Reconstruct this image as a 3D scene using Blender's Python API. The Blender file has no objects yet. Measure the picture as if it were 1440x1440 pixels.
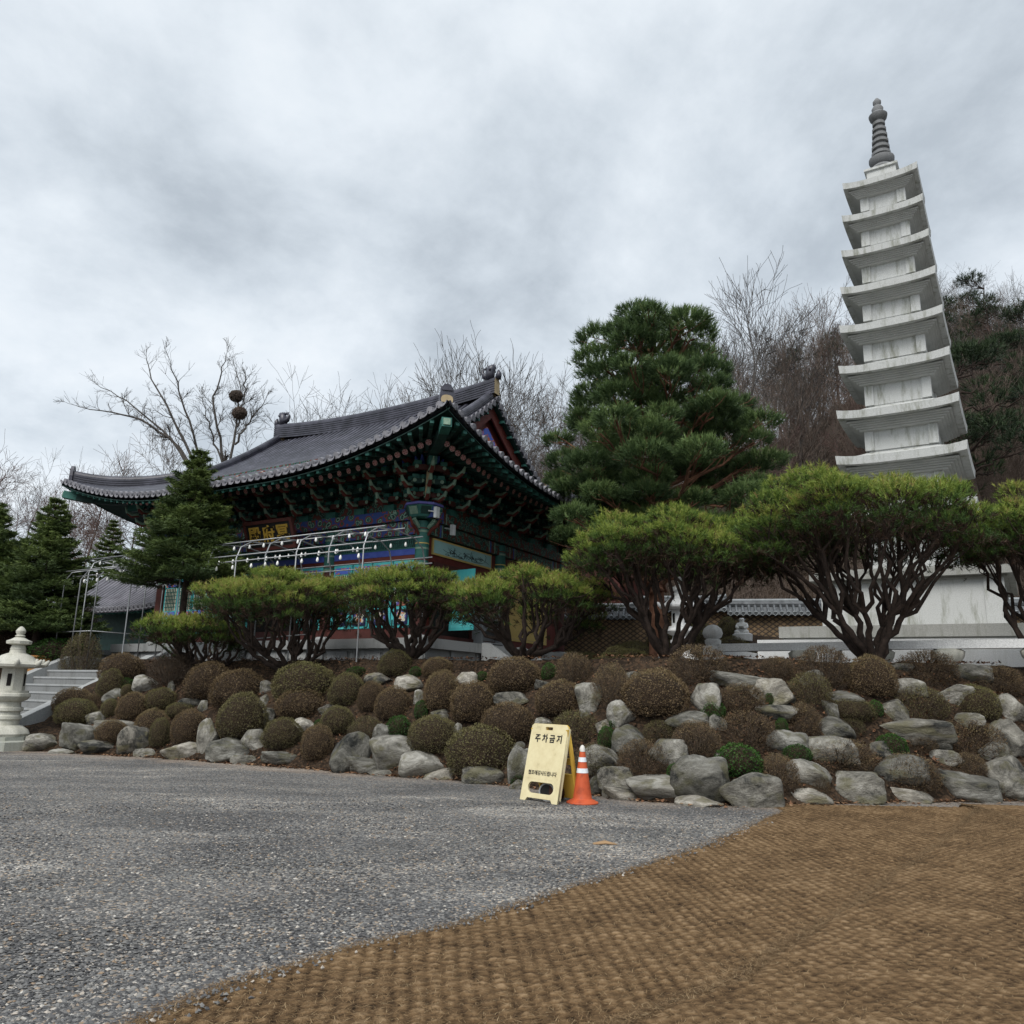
import bpy, bmesh, math
import numpy as np
from mathutils import Matrix, Vector, noise as mnoise

# ------------------------------------------------------------------ camera, sky, sun, exposure
SC = bpy.context.scene
COL = SC.collection
F = 1108.0; PITCH = math.radians(13.0); ROLL = math.radians(1.2); CAMH = 1.45
_c, _s = math.cos(PITCH), math.sin(PITCH)
_R0 = np.array([1., 0, 0]); _U0 = np.array([0, -_s, _c]); FW = np.array([0, _c, _s])
RT = math.cos(ROLL) * _R0 + math.sin(ROLL) * _U0
UP = -math.sin(ROLL) * _R0 + math.cos(ROLL) * _U0
EYE = np.array([0, 0, CAMH])
cam_d = bpy.data.cameras.new('camera'); cam = bpy.data.objects.new('camera', cam_d); COL.objects.link(cam)
cam_d.sensor_width = 36; cam_d.lens = 36 * F / 1440; cam_d.clip_end = 3000; cam_d.clip_start = 0.05
cam.matrix_world = Matrix(((RT[0], UP[0], -FW[0], 0), (RT[1], UP[1], -FW[1], 0), (RT[2], UP[2], -FW[2], CAMH), (0, 0, 0, 1)))
SC.camera = cam
SC.view_settings.view_transform = 'Standard'; SC.view_settings.look = 'None'
SC.view_settings.exposure = 1.02; SC.view_settings.gamma = 1.0; SC.view_settings.use_curve_mapping = False
SC.render.engine = 'CYCLES'
try:
    SC.cycles.use_denoising = True
    SC.cycles.max_bounces = 5; SC.cycles.diffuse_bounces = 3; SC.cycles.glossy_bounces = 2
    SC.cycles.transparent_max_bounces = 4
except Exception:
    pass
SUN_EL, SUN_AZ = math.radians(48), math.radians(205)     # azimuth clockwise from +Y: behind the camera, to the left
W = bpy.data.worlds.new('World'); SC.world = W; W.use_nodes = True
nt = W.node_tree; nt.nodes.clear()
def wn(t, **k):
    n = nt.nodes.new(t)
    for a, b in k.items(): setattr(n, a, b)
    return n
out = wn('ShaderNodeOutputWorld'); mixs = wn('ShaderNodeMixShader'); bgs = wn('ShaderNodeBackground'); bgc = wn('ShaderNodeBackground')
sky = wn('ShaderNodeTexSky', sky_type='NISHITA', sun_disc=False, sun_elevation=SUN_EL, sun_rotation=SUN_AZ)
nt.links.new(sky.outputs[0], bgs.inputs[0]); bgs.inputs[1].default_value = 0.1
tc = wn('ShaderNodeTexCoord'); sep = wn('ShaderNodeSeparateXYZ'); nt.links.new(tc.outputs['Generated'], sep.inputs[0])
def wmath(op, a, b):
    n = wn('ShaderNodeMath', operation=op)
    for i, q in enumerate((a, b)):
        if q is None: continue
        if isinstance(q, (int, float)): n.inputs[i].default_value = q
        else: nt.links.new(q, n.inputs[i])
    return n.outputs[0]
zz = wmath('ADD', wmath('MAXIMUM', sep.outputs[2], 0.0), 0.38)
comb = wn('ShaderNodeCombineXYZ')
nt.links.new(wmath('DIVIDE', sep.outputs[0], zz), comb.inputs[0]); nt.links.new(wmath('DIVIDE', sep.outputs[1], zz), comb.inputs[1])
mapn = wn('ShaderNodeMapping'); mapn.inputs['Location'].default_value = (7.3, 2.2, 0.4); mapn.inputs['Scale'].default_value = (1.05, 1.0, 1)
mapn.inputs['Rotation'].default_value = (0, 0, math.radians(-25))
nt.links.new(comb.outputs[0], mapn.inputs[0])
n1 = wn('ShaderNodeTexNoise'); n1.inputs['Scale'].default_value = 1.55; n1.inputs['Detail'].default_value = 10; n1.inputs['Roughness'].default_value = 0.57; n1.inputs['Distortion'].default_value = 0.2
n2 = wn('ShaderNodeTexNoise'); n2.inputs['Scale'].default_value = 3.4; n2.inputs['Detail'].default_value = 9; n2.inputs['Roughness'].default_value = 0.6; n2.inputs['Distortion'].default_value = 0.15
nt.links.new(mapn.outputs[0], n1.inputs['Vector']); nt.links.new(mapn.outputs[0], n2.inputs['Vector'])
cm = wmath('ADD', wmath('MULTIPLY', n1.outputs[0], 0.68), wmath('MULTIPLY', n2.outputs[0], 0.32))
ramp = wn('ShaderNodeValToRGB'); cr = ramp.color_ramp
cr.elements[0].position = 0.38; cr.elements[0].color = (0.255, 0.283, 0.31, 1)
cr.elements[1].position = 0.61; cr.elements[1].color = (0.475, 0.497, 0.515, 1)
e = cr.elements.new(0.46); e.color = (0.342, 0.374, 0.403, 1)
e = cr.elements.new(0.535); e.color = (0.418, 0.448, 0.474, 1)
nt.links.new(cm, ramp.inputs[0]); nt.links.new(ramp.outputs[0], bgc.inputs[0]); bgc.inputs[1].default_value = 1.0
mixs.inputs[0].default_value = 0.92
nt.links.new(bgs.outputs[0], mixs.inputs[1]); nt.links.new(bgc.outputs[0], mixs.inputs[2]); nt.links.new(mixs.outputs[0], out.inputs[0])
sd = bpy.data.lights.new('sun', 'SUN'); sd.energy = 1.5; sd.angle = math.radians(35); sd.color = (1, 0.97, 0.92)
sun = bpy.data.objects.new('sun', sd); COL.objects.link(sun)
_d = Vector((math.sin(SUN_AZ) * math.cos(SUN_EL), math.cos(SUN_AZ) * math.cos(SUN_EL), math.sin(SUN_EL)))
sun.rotation_euler = _d.to_track_quat('Z', 'Y').to_euler(); sun.location = (-10, -20, 30)

# ------------------------------------------------------------------ surveying helpers (photo pixel -> point on a plane of the place)
def ray(px, py): return FW + RT * (px - 720) / F + UP * (720 - py) / F
def atY(px, py, Y): d = ray(px, py); return EYE + d * (Y / d[1])
def atZ(px, py, z): d = ray(px, py); return EYE + d * ((z - CAMH) / d[2])
RNG = np.random.default_rng(7)

# ------------------------------------------------------------------ mesh collector
class MB:
    def __init__(s): s.V = []; s.n = 0; s.L = []; s.T = []; s.M = []; s.A = []
    def add(s, V, F_, m=0, tint=0.5):
        V = np.asarray(V, float).reshape(-1, 3)
        if isinstance(F_, np.ndarray):
            k = F_.shape[1]; s.L.append((F_ + s.n).ravel()); s.T.append(np.full(len(F_), k)); nf = len(F_)
        else:
            s.L.append(np.array([i for f in F_ for i in f]) + s.n); s.T.append(np.array([len(f) for f in F_])); nf = len(F_)
        s.M.append(np.broadcast_to(np.asarray(m), (nf,)))
        s.A.append(np.broadcast_to(np.asarray(tint, float), (len(V),)))
        s.V.append(V); s.n += len(V)
    def box(s, lo, hi, m=0, rot=None, c=None, tint=0.5):
        lo = np.array(lo, float); hi = np.array(hi, float)
        V = np.array([[x, y, z] for x in (lo[0], hi[0]) for y in (lo[1], hi[1]) for z in (lo[2], hi[2])])
        if rot is not None:
            cc = np.array(c if c is not None else (lo + hi) / 2); V = (V - cc) @ np.array(rot).T + cc
        s.add(V, np.array([[0, 1, 3, 2], [4, 6, 7, 5], [0, 4, 5, 1], [2, 3, 7, 6], [0, 2, 6, 4], [1, 5, 7, 3]]), m, tint)
    def obox(s, c, ax, ay, az, m=0, tint=0.5):
        c = np.array(c, float)
        V = np.array([c + a * np.array(ax) + b * np.array(ay) + d * np.array(az) for a in (-1, 1) for b in (-1, 1) for d in (-1, 1)])
        s.add(V, np.array([[0, 1, 3, 2], [4, 6, 7, 5], [0, 4, 5, 1], [2, 3, 7, 6], [0, 2, 6, 4], [1, 5, 7, 3]]), m, tint)
    def tube(s, P, r, n=8, m=0, cap=True, tint=0.5, sq=1.0):
        P = np.asarray(P, float); k = len(P); r = np.broadcast_to(np.asarray(r, float), (k,))
        T = np.gradient(P, axis=0) if k > 2 else np.repeat((P[1:] - P[:1]), 2, 0)
        T = T / np.maximum(np.linalg.norm(T, axis=1, keepdims=True), 1e-9)
        a = np.array([0, 0, 1.]) if abs(T[0][2]) < .9 else np.array([1., 0, 0])
        N = []; u = np.cross(T[0], a); u /= np.linalg.norm(u)
        for t in T:
            u = u - t * (u @ t); u /= max(np.linalg.norm(u), 1e-9); N.append(u)
        N = np.array(N); B = np.cross(T, N); th = np.arange(n) * 2 * math.pi / n + (math.pi / 4 if n == 4 else 0)
        V = P[:, None] + r[:, None, None] * (np.cos(th)[None, :, None] * N[:, None] + sq * np.sin(th)[None, :, None] * B[:, None])
        i = np.arange(k - 1)[:, None] * n; j = np.arange(n)[None]; j2 = (j + 1) % n
        q = np.stack([i + j, i + j2, i + n + j2, i + n + j], -1).reshape(-1, 4)
        s.add(V.reshape(-1, 3), q, m, tint)
        if cap:
            s.L.append(np.arange(n)[::-1] + s.n - k * n); s.T.append(np.array([n])); s.M.append(np.array([m]))
            s.L.append(np.arange(n) + s.n - n); s.T.append(np.array([n])); s.M.append(np.array([m]))
    def segs(s, P0, P1, r0, r1, n=3, m=0, tint=0.5):
        P0 = np.asarray(P0, float); P1 = np.asarray(P1, float); k = len(P0)
        T = P1 - P0; T /= np.maximum(np.linalg.norm(T, axis=1, keepdims=True), 1e-9)
        a = np.where(np.abs(T[:, 2:3]) < .9, np.array([[0, 0, 1.]]), np.array([[1., 0, 0]]))
        u = np.cross(T, a); u /= np.maximum(np.linalg.norm(u, axis=1, keepdims=True), 1e-9); w = np.cross(T, u)
        th = np.arange(n) * 2 * math.pi / n
        ring = np.cos(th)[None, :, None] * u[:, None] + np.sin(th)[None, :, None] * w[:, None]
        V = np.concatenate([P0[:, None] + np.asarray(r0)[:, None, None] * ring, P1[:, None] + np.asarray(r1)[:, None, None] * ring], 1)
        j = np.arange(n); j2 = (j + 1) % n
        q = np.stack([j, j2, n + j2, n + j], -1)[None] + (np.arange(k) * 2 * n)[:, None, None]
        tt = np.repeat(np.broadcast_to(np.asarray(tint, float), (k,)), 2 * n)
        s.add(V.reshape(-1, 3), q.reshape(-1, 4), m, tt)
    def lathe(s, prof, n=24, c=(0, 0, 0), m=0, ph=0.0, tint=0.5, mod=None):
        prof = np.array(prof, float); k = len(prof); th = np.arange(n) * 2 * math.pi / n + ph
        r = prof[:, 0][:, None] * np.ones(n)[None]
        if mod is not None: r = r * mod(th, prof[:, 1])
        V = np.stack([r * np.cos(th)[None], r * np.sin(th)[None], prof[:, 1][:, None] * np.ones(n)[None]], -1) + np.array(c)
        i = np.arange(k - 1)[:, None] * n; j = np.arange(n)[None]; j2 = (j + 1) % n
        s.add(V.reshape(-1, 3), np.stack([i + j, i + j2, i + n + j2, i + n + j], -1).reshape(-1, 4), m, tint)
        s.L.append(np.arange(n)[::-1] + s.n - k * n); s.T.append(np.array([n])); s.M.append(np.array([m]))
        s.L.append(np.arange(n) + s.n - n); s.T.append(np.array([n])); s.M.append(np.array([m]))
    def grid(s, G, m=0, tint=0.5, flip=False):
        G = np.asarray(G, float); a, b = G.shape[:2]
        i = np.arange(a - 1)[:, None] * b; j = np.arange(b - 1)[None]
        q = np.stack([i + j, i + j + 1, i + b + j + 1, i + b + j], -1).reshape(-1, 4)
        if flip: q = q[:, ::-1]
        s.add(G.reshape(-1, 3), q, m, tint)
    def prism(s, poly, axis_o, ex, ey, ez, m=0):   # polygon in (ex,ey) extruded by ez
        p = np.array(poly, float); o = np.array(axis_o, float); k = len(p)
        A = o + p[:, :1] * np.array(ex) + p[:, 1:2] * np.array(ey); B = A + np.array(ez)
        fs = [list(range(k))[::-1], list(range(k, 2 * k))] + [[i, (i + 1) % k, k + (i + 1) % k, k + i] for i in range(k)]
        s.add(np.concatenate([A, B]), fs, m)
    def tris(s, A, B, C, m=0, tint=0.5):
        k = len(A); V = np.stack([A, B, C], 1).reshape(-1, 3)
        s.add(V, np.arange(3 * k).reshape(k, 3), m, np.repeat(np.broadcast_to(np.asarray(tint, float), (k,)), 3))
    def mesh(s, name, mats, smooth=False, angle=None):
        me = bpy.data.meshes.new(name)
        V = np.concatenate(s.V); L = np.concatenate(s.L).astype(np.int32); T = np.concatenate(s.T).astype(np.int32)
        M = np.concatenate([np.atleast_1d(x) for x in s.M]).astype(np.int32)
        me.vertices.add(len(V)); me.vertices.foreach_set('co', V.astype(np.float32).ravel())
        me.loops.add(len(L)); me.loops.foreach_set('vertex_index', L)
        me.polygons.add(len(T)); st = np.concatenate([[0], np.cumsum(T)[:-1]]).astype(np.int32)
        me.polygons.foreach_set('loop_start', st)
        me.polygons.foreach_set('material_index', M)
        me.update(calc_edges=True); me.validate()
        for mm in (mats if isinstance(mats, (list, tuple)) else [mats]): me.materials.append(mm)
        A = np.concatenate(s.A).astype(np.float32)
        if len(A) == len(me.vertices):
            at = me.attributes.new('tint', 'FLOAT', 'POINT'); at.data.foreach_set('value', A)
        me.polygons.foreach_set('use_smooth', np.zeros(len(me.polygons), bool))
        if smooth:
            me.polygons.foreach_set('use_smooth', np.ones(len(me.polygons), bool))
            if angle:
                try: me.set_sharp_from_angle(angle=math.radians(angle))
                except Exception: pass
        me.update()
        return me
    def build(s, name, mats, parent=None, smooth=False, angle=None, loc=None):
        o = bpy.data.objects.new(name, s.mesh(name, mats, smooth, angle)); COL.objects.link(o)
        if parent is not None: o.parent = parent
        if loc is not None: o.location = loc
        return o

def tag(o, label=None, cat=None, group=None, kind=None):
    if label: o['label'] = label
    if cat: o['category'] = cat
    if group: o['group'] = group
    if kind: o['kind'] = kind
    return o
def thing(name, label, cat, loc=(0, 0, 0), rz=0.0, group=None, scale=None):
    o = bpy.data.objects.new(name, None); COL.objects.link(o); o.location = loc; o.rotation_euler = (0, 0, rz)
    o.empty_display_size = 0.2
    if scale is not None: o.scale = scale
    return tag(o, label, cat, group)
def dup(root, loc, rz=0.0, label=None, group=None, scale=None):
    r = root.copy(); COL.objects.link(r); r.location = loc; r.rotation_euler = (0, 0, rz)
    if label: r['label'] = label
    if group: r['group'] = group
    if scale is not None: r.scale = scale
    for ch in list(root.children):
        c = ch.copy(); COL.objects.link(c); c.parent = r
        for g in ch.children:
            d = g.copy(); COL.objects.link(d); d.parent = c
    return r
def curve_mesh(name, splines, depth, mat, parent=None, bevel=0.0):
    cu = bpy.data.curves.new(name, 'CURVE'); cu.dimensions = '2D'; cu.fill_mode = 'BOTH'; cu.extrude = depth; cu.bevel_depth = bevel
    for sp in splines:
        q = cu.splines.new('POLY'); q.points.add(len(sp) - 1); q.use_cyclic_u = True
        for p, (x, y) in zip(q.points, sp): p.co = (x, y, 0, 1)
    t = bpy.data.objects.new(name, cu); COL.objects.link(t)
    bpy.context.view_layer.update()
    me = bpy.data.meshes.new_from_object(t.evaluated_get(bpy.context.evaluated_depsgraph_get()))
    bpy.data.objects.remove(t); bpy.data.curves.remove(cu)
    me.name = name; me.materials.clear(); me.materials.append(mat)
    o = bpy.data.objects.new(name, me); COL.objects.link(o)
    if parent is not None: o.parent = parent
    return o
def text_mesh(name, txt, size, mat, parent=None, extrude=0.002, bold=0.0, spacing=1.0):
    cu = bpy.data.curves.new(name, 'FONT'); cu.body = txt; cu.size = size; cu.extrude = extrude; cu.offset = bold
    cu.align_x = 'CENTER'; cu.align_y = 'CENTER'; cu.space_character = spacing
    t = bpy.data.objects.new(name, cu); COL.objects.link(t)
    bpy.context.view_layer.update()
    me = bpy.data.meshes.new_from_object(t.evaluated_get(bpy.context.evaluated_depsgraph_get()))
    bpy.data.objects.remove(t); bpy.data.curves.remove(cu)
    me.name = name; me.materials.clear(); me.materials.append(mat)
    o = bpy.data.objects.new(name, me); COL.objects.link(o)
    if parent is not None: o.parent = parent
    return o

# ------------------------------------------------------------------ materials
def nodes(name):
    m = bpy.data.materials.new(name); m.use_nodes = True; t = m.node_tree; t.nodes.clear()
    o = t.nodes.new('ShaderNodeOutputMaterial'); b = t.nodes.new('ShaderNodeBsdfPrincipled'); t.links.new(b.outputs[0], o.inputs[0])
    return m, t, b
def N(t, ty, **k):
    n = t.nodes.new(ty)
    for a, b in k.items():
        if a.startswith('i_'):
            key = a[2:].replace('_', ' '); n.inputs[key if key in n.inputs else a[2:]].default_value = b
        else: setattr(n, a, b)
    return n
def rampn(t, stops, interp='LINEAR'):
    n = t.nodes.new('ShaderNodeValToRGB'); c = n.color_ramp; c.interpolation = interp
    while len(c.elements) > 1: c.elements.remove(c.elements[-1])
    c.elements[0].position = stops[0][0]; c.elements[0].color = (*stops[0][1], 1)
    for p, q in stops[1:]:
        e = c.elements.new(p); e.color = (*q, 1)
    return n
def mat(name, stops, scale=4.0, rough=0.8, bump=0.0, bscale=None, detail=6, spec=0.3, objvar=0.0, coord='Object', metal=0.0, nrough=0.6):
    m, t, b = nodes(name)
    if isinstance(stops[0], (int, float)): stops = [(0.3, tuple(x * 0.8 for x in stops)), (0.7, tuple(min(1, x * 1.15) for x in stops))]
    tc = N(t, 'ShaderNodeTexCoord'); n = N(t, 'ShaderNodeTexNoise', i_Scale=scale, i_Detail=detail, i_Roughness=nrough)
    t.links.new(tc.outputs[coord], n.inputs['Vector'])
    r = rampn(t, stops); src = n.outputs[0]
    if objvar:
        oi = N(t, 'ShaderNodeObjectInfo'); a = N(t, 'ShaderNodeMath', operation='MULTIPLY_ADD'); a.inputs[1].default_value = objvar; a.inputs[2].default_value = -objvar / 2
        t.links.new(oi.outputs['Random'], a.inputs[0]); ad = N(t, 'ShaderNodeMath', operation='ADD'); t.links.new(src, ad.inputs[0]); t.links.new(a.outputs[0], ad.inputs[1]); src = ad.outputs[0]
    t.links.new(src, r.inputs[0]); t.links.new(r.outputs[0], b.inputs['Base Color'])
    b.inputs['Roughness'].default_value = rough; b.inputs['Specular IOR Level'].default_value = spec; b.inputs['Metallic'].default_value = metal
    if bump:
        n2 = N(t, 'ShaderNodeTexNoise', i_Scale=bscale or scale * 4, i_Detail=6); t.links.new(tc.outputs[coord], n2.inputs['Vector'])
        bm = N(t, 'ShaderNodeBump', i_Strength=bump, i_Distance=0.02); t.links.new(n2.outputs[0], bm.inputs['Height']); t.links.new(bm.outputs[0], b.inputs['Normal'])
    return m
def leafmat(name, stops, rough=0.6, trans=0.25, objvar=0.0):
    m, t, b = nodes(name)
    a = N(t, 'ShaderNodeAttribute', attribute_name='tint'); r = rampn(t, stops); src = a.outputs['Fac']
    if objvar:
        oi = N(t, 'ShaderNodeObjectInfo'); k = N(t, 'ShaderNodeMath', operation='MULTIPLY_ADD'); k.inputs[1].default_value = objvar; k.inputs[2].default_value = -objvar / 2
        t.links.new(oi.outputs['Random'], k.inputs[0]); ad = N(t, 'ShaderNodeMath', operation='ADD'); t.links.new(src, ad.inputs[0]); t.links.new(k.outputs[0], ad.inputs[1]); src = ad.outputs[0]
    t.links.new(src, r.inputs[0]); t.links.new(r.outputs[0], b.inputs['Base Color'])
    b.inputs['Roughness'].default_value = rough; b.inputs['Specular IOR Level'].default_value = 0.25
    if trans:
        tr = N(t, 'ShaderNodeBsdfTranslucent'); mx = N(t, 'ShaderNodeMixShader'); mx.inputs[0].default_value = trans
        t.links.new(r.outputs[0], tr.inputs[0]); t.links.new(b.outputs[0], mx.inputs[1]); t.links.new(tr.outputs[0], mx.inputs[2])
        t.links.new(mx.outputs[0], t.nodes['Material Output'].inputs[0])
    return m

def granite_mat(name, base, streak=0.35, lichen=(0.2, 0.2, 0.13)):
    m, t, b = nodes(name); tc = N(t, 'ShaderNodeTexCoord')
    n = N(t, 'ShaderNodeTexNoise', i_Scale=60.0, i_Detail=3); t.links.new(tc.outputs['Object'], n.inputs['Vector'])
    r = rampn(t, [(0.3, tuple(x * 0.78 for x in base)), (0.7, tuple(min(1, x * 1.12) for x in base))]); t.links.new(n.outputs[0], r.inputs[0])
    mp = N(t, 'ShaderNodeMapping'); mp.inputs['Scale'].default_value = (3.2, 3.2, 0.6); t.links.new(tc.outputs['Object'], mp.inputs[0])
    n2 = N(t, 'ShaderNodeTexNoise', i_Scale=1.6, i_Detail=8, i_Roughness=0.7); t.links.new(mp.outputs[0], n2.inputs['Vector'])
    r2 = rampn(t, [(0.5, (0, 0, 0)), (0.68, (1, 1, 1))]); t.links.new(n2.outputs[0], r2.inputs[0])
    f = N(t, 'ShaderNodeMath', operation='MULTIPLY'); f.inputs[1].default_value = streak; t.links.new(r2.outputs[0], f.inputs[0])
    mx = N(t, 'ShaderNodeMix', data_type='RGBA'); t.links.new(f.outputs[0], mx.inputs['Factor']); t.links.new(r.outputs[0], mx.inputs['A']); mx.inputs['B'].default_value = (*lichen, 1)
    t.links.new(mx.outputs['Result'], b.inputs['Base Color']); b.inputs['Roughness'].default_value = 0.85; b.inputs['Specular IOR Level'].default_value = 0.25
    bm = N(t, 'ShaderNodeBump', i_Strength=0.25, i_Distance=0.01); t.links.new(n.outputs[0], bm.inputs['Height']); t.links.new(bm.outputs[0], b.inputs['Normal'])
    return m
def rock_mat():
    m, t, b = nodes('boulder_stone'); tc = N(t, 'ShaderNodeTexCoord'); oi = N(t, 'ShaderNodeObjectInfo')
    off = N(t, 'ShaderNodeVectorMath', operation='ADD'); t.links.new(tc.outputs['Object'], off.inputs[0])
    mul = N(t, 'ShaderNodeVectorMath', operation='SCALE'); mul.inputs['Scale'].default_value = 40; cx = N(t, 'ShaderNodeCombineXYZ')
    for i in range(3): t.links.new(oi.outputs['Random'], cx.inputs[i])
    t.links.new(cx.outputs[0], mul.inputs[0]); t.links.new(mul.outputs[0], off.inputs[1])
    n = N(t, 'ShaderNodeTexNoise', i_Scale=1.5, i_Detail=10, i_Roughness=0.72, i_Distortion=0.6); t.links.new(off.outputs[0], n.inputs['Vector'])
    ad = N(t, 'ShaderNodeMath', operation='MULTIPLY_ADD'); ad.inputs[1].default_value = 0.13; t.links.new(oi.outputs['Random'], ad.inputs[0])
    sb = N(t, 'ShaderNodeMath', operation='SUBTRACT'); sb.inputs[1].default_value = 0.08; t.links.new(n.outputs[0], sb.inputs[0]); t.links.new(sb.outputs[0], ad.inputs[2])
    r = rampn(t, [(0.34, (0.035, 0.036, 0.034)), (0.43, (0.145, 0.138, 0.122)), (0.53, (0.27, 0.258, 0.23)), (0.65, (0.47, 0.455, 0.42))])
    t.links.new(ad.outputs[0], r.inputs[0])
    # lichen / iron stains
    n3 = N(t, 'ShaderNodeTexNoise', i_Scale=2.6, i_Detail=6); t.links.new(off.outputs[0], n3.inputs['Vector'])
    r3 = rampn(t, [(0.52, (0, 0, 0)), (0.64, (0.75, 0.75, 0.75))]); t.links.new(n3.outputs[0], r3.inputs[0])
    mx = N(t, 'ShaderNodeMix', data_type='RGBA'); t.links.new(r3.outputs[0], mx.inputs['Factor']); t.links.new(r.outputs[0], mx.inputs['A']); mx.inputs['B'].default_value = (0.15, 0.14, 0.085, 1)
    # object colour brightens the few white rocks
    mz = N(t, 'ShaderNodeMix', data_type='RGBA', blend_type='MULTIPLY'); mz.inputs['Factor'].default_value = 1; t.links.new(mx.outputs['Result'], mz.inputs['A']); t.links.new(oi.outputs['Color'], mz.inputs['B'])
    t.links.new(mz.outputs['Result'], b.inputs['Base Color']); b.inputs['Roughness'].default_value = 0.9; b.inputs['Specular IOR Level'].default_value = 0.2
    n4 = N(t, 'ShaderNodeTexNoise', i_Scale=9, i_Detail=8, i_Roughness=0.7); t.links.new(off.outputs[0], n4.inputs['Vector'])
    bm = N(t, 'ShaderNodeBump', i_Strength=1.0, i_Distance=0.07); t.links.new(n4.outputs[0], bm.inputs['Height']); t.links.new(bm.outputs[0], b.inputs['Normal'])
    return m
def pattern_mat(name, cols, scale=6.0, dark=1.0):
    """painted temple colouring: rings and scrolls of several pigments"""
    m, t, b = nodes(name); tc = N(t, 'ShaderNodeTexCoord')
    v = N(t, 'ShaderNodeTexVoronoi', i_Scale=scale, feature='F1'); t.links.new(tc.outputs['Object'], v.inputs['Vector'])
    w = N(t, 'ShaderNodeTexNoise', i_Scale=scale * 1.3, i_Detail=2); t.links.new(tc.outputs['Object'], w.inputs['Vector'])
    k = N(t, 'ShaderNodeMath', operation='MULTIPLY_ADD'); k.inputs[1].default_value = 0.75; t.links.new(v.outputs['Distance'], k.inputs[0]); 
    k2 = N(t, 'ShaderNodeMath', operation='MULTIPLY'); k2.inputs[1].default_value = 0.5; t.links.new(w.outputs[0], k2.inputs[0]); t.links.new(k2.outputs[0], k.inputs[2])
    st = [(0.2 + 0.6 * i / len(cols), tuple(x * dark for x in c)) for i, c in enumerate(cols)]
    r = rampn(t, st, 'CONSTANT'); t.links.new(k.outputs[0], r.inputs[0]); t.links.new(r.outputs[0], b.inputs['Base Color'])
    b.inputs['Roughness'].default_value = 0.6; b.inputs['Specular IOR Level'].default_value = 0.3
    return m

# ================================================================== GROUND
BX = np.array([-60, -14, -10.99, -8.81, -7.08, -5.31, -3.59, -2.14, -0.87, 0.32, 1.15, 1.89, 2.87, 3.83, 5.6, 7.91, 12, 60])
BY = np.array([19.5, 19.0, 18.38, 17.52, 17.03, 16.11, 15.31, 14.45, 14.0, 13.1, 12.35, 11.8, 11.45, 11.6, 12.17, 12.68, 13, 14.])
BD = np.array([3.2, 3.2, 3.2, 3.4, 3.5, 3.6, 3.5, 3.2, 3.1, 3.2, 3.1, 3.0, 2.9, 2.6, 2.2, 1.9, 1.8, 1.8])
ZT = 2.15
def sstep(a, b, x): t = np.clip((x - a) / (b - a), 0, 1); return t * t * (3 - 2 * t)
TH = math.radians(59); TU = np.array([-math.sin(TH), math.cos(TH), 0]); TV = np.array([math.cos(TH), math.sin(TH), 0])
TC = np.array([-2.48, 21.57, 0])                      # corner column of the hall
def tlocal(x, y): dx, dy = x - TC[0], y - TC[1]; return -(dx * TU[0] + dy * TU[1]), dx * TV[0] + dy * TV[1]
def slope_t(x, y): return (y - np.interp(x, BX, BY)) / np.interp(x, BX, BD)
def zt(x, y):
    x = np.asarray(x, float); y = np.asarray(y, float)
    t = np.clip(slope_t(x, y), 0, 1)
    z = ZT * (t + 0.05 * np.sin(t * 4 * math.pi) * (t < 1) * (t > 0))
    lx, ly = tlocal(x, y)
    bank = 1.55 * sstep(1.8, 5.0, lx) * sstep(22.5, 28.5, y) * (1 - 0.75 * sstep(7, 11, x) * (1 - sstep(25, 29, y)))
    h70 = np.interp(x / np.maximum(y, 1) * 70, [-60, -18, -8, 2, 17, 26, 36, 70], [7, 6, 8, 14.5, 21, 25.5, 30, 33])
    hill = (h70 - 2.15) * np.clip((y - 33) / 37, 0, 1) ** 1.05 + np.clip(y - 70, 0, 120) * 0.05
    hill = np.minimum(hill, 34 + 0.0 * x) + 0.5 * np.sin(x * 0.31 + 1) * np.sin(y * 0.27) * sstep(34, 44, y)
    a_ = (x + 13.2) * .857 - (y - 23.7) * .515; b_ = (x + 13.2) * .515 + (y - 23.7) * .857      # stair well cut into the bank
    zs = np.clip(1.86 + b_ * .2 / .36, 0, None); zs = np.where((a_ > -.3) & (a_ < 3.9), np.maximum(zs - .55, 0), zs)
    z = np.where((a_ < 3.95) & (b_ < 1.2), np.minimum(z, zs), z)
    return z + bank + hill
def hit(px, py, y0=6.0, y1=60.0):
    d = ray(px, py); k = np.arange(y0, y1, 0.02) / d[1]; P = EYE + k[:, None] * d
    b = P[:, 2] < zt(P[:, 0], P[:, 1]); i = int(np.argmax(b)) if b.any() else len(k) - 1
    return P[i]

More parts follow.
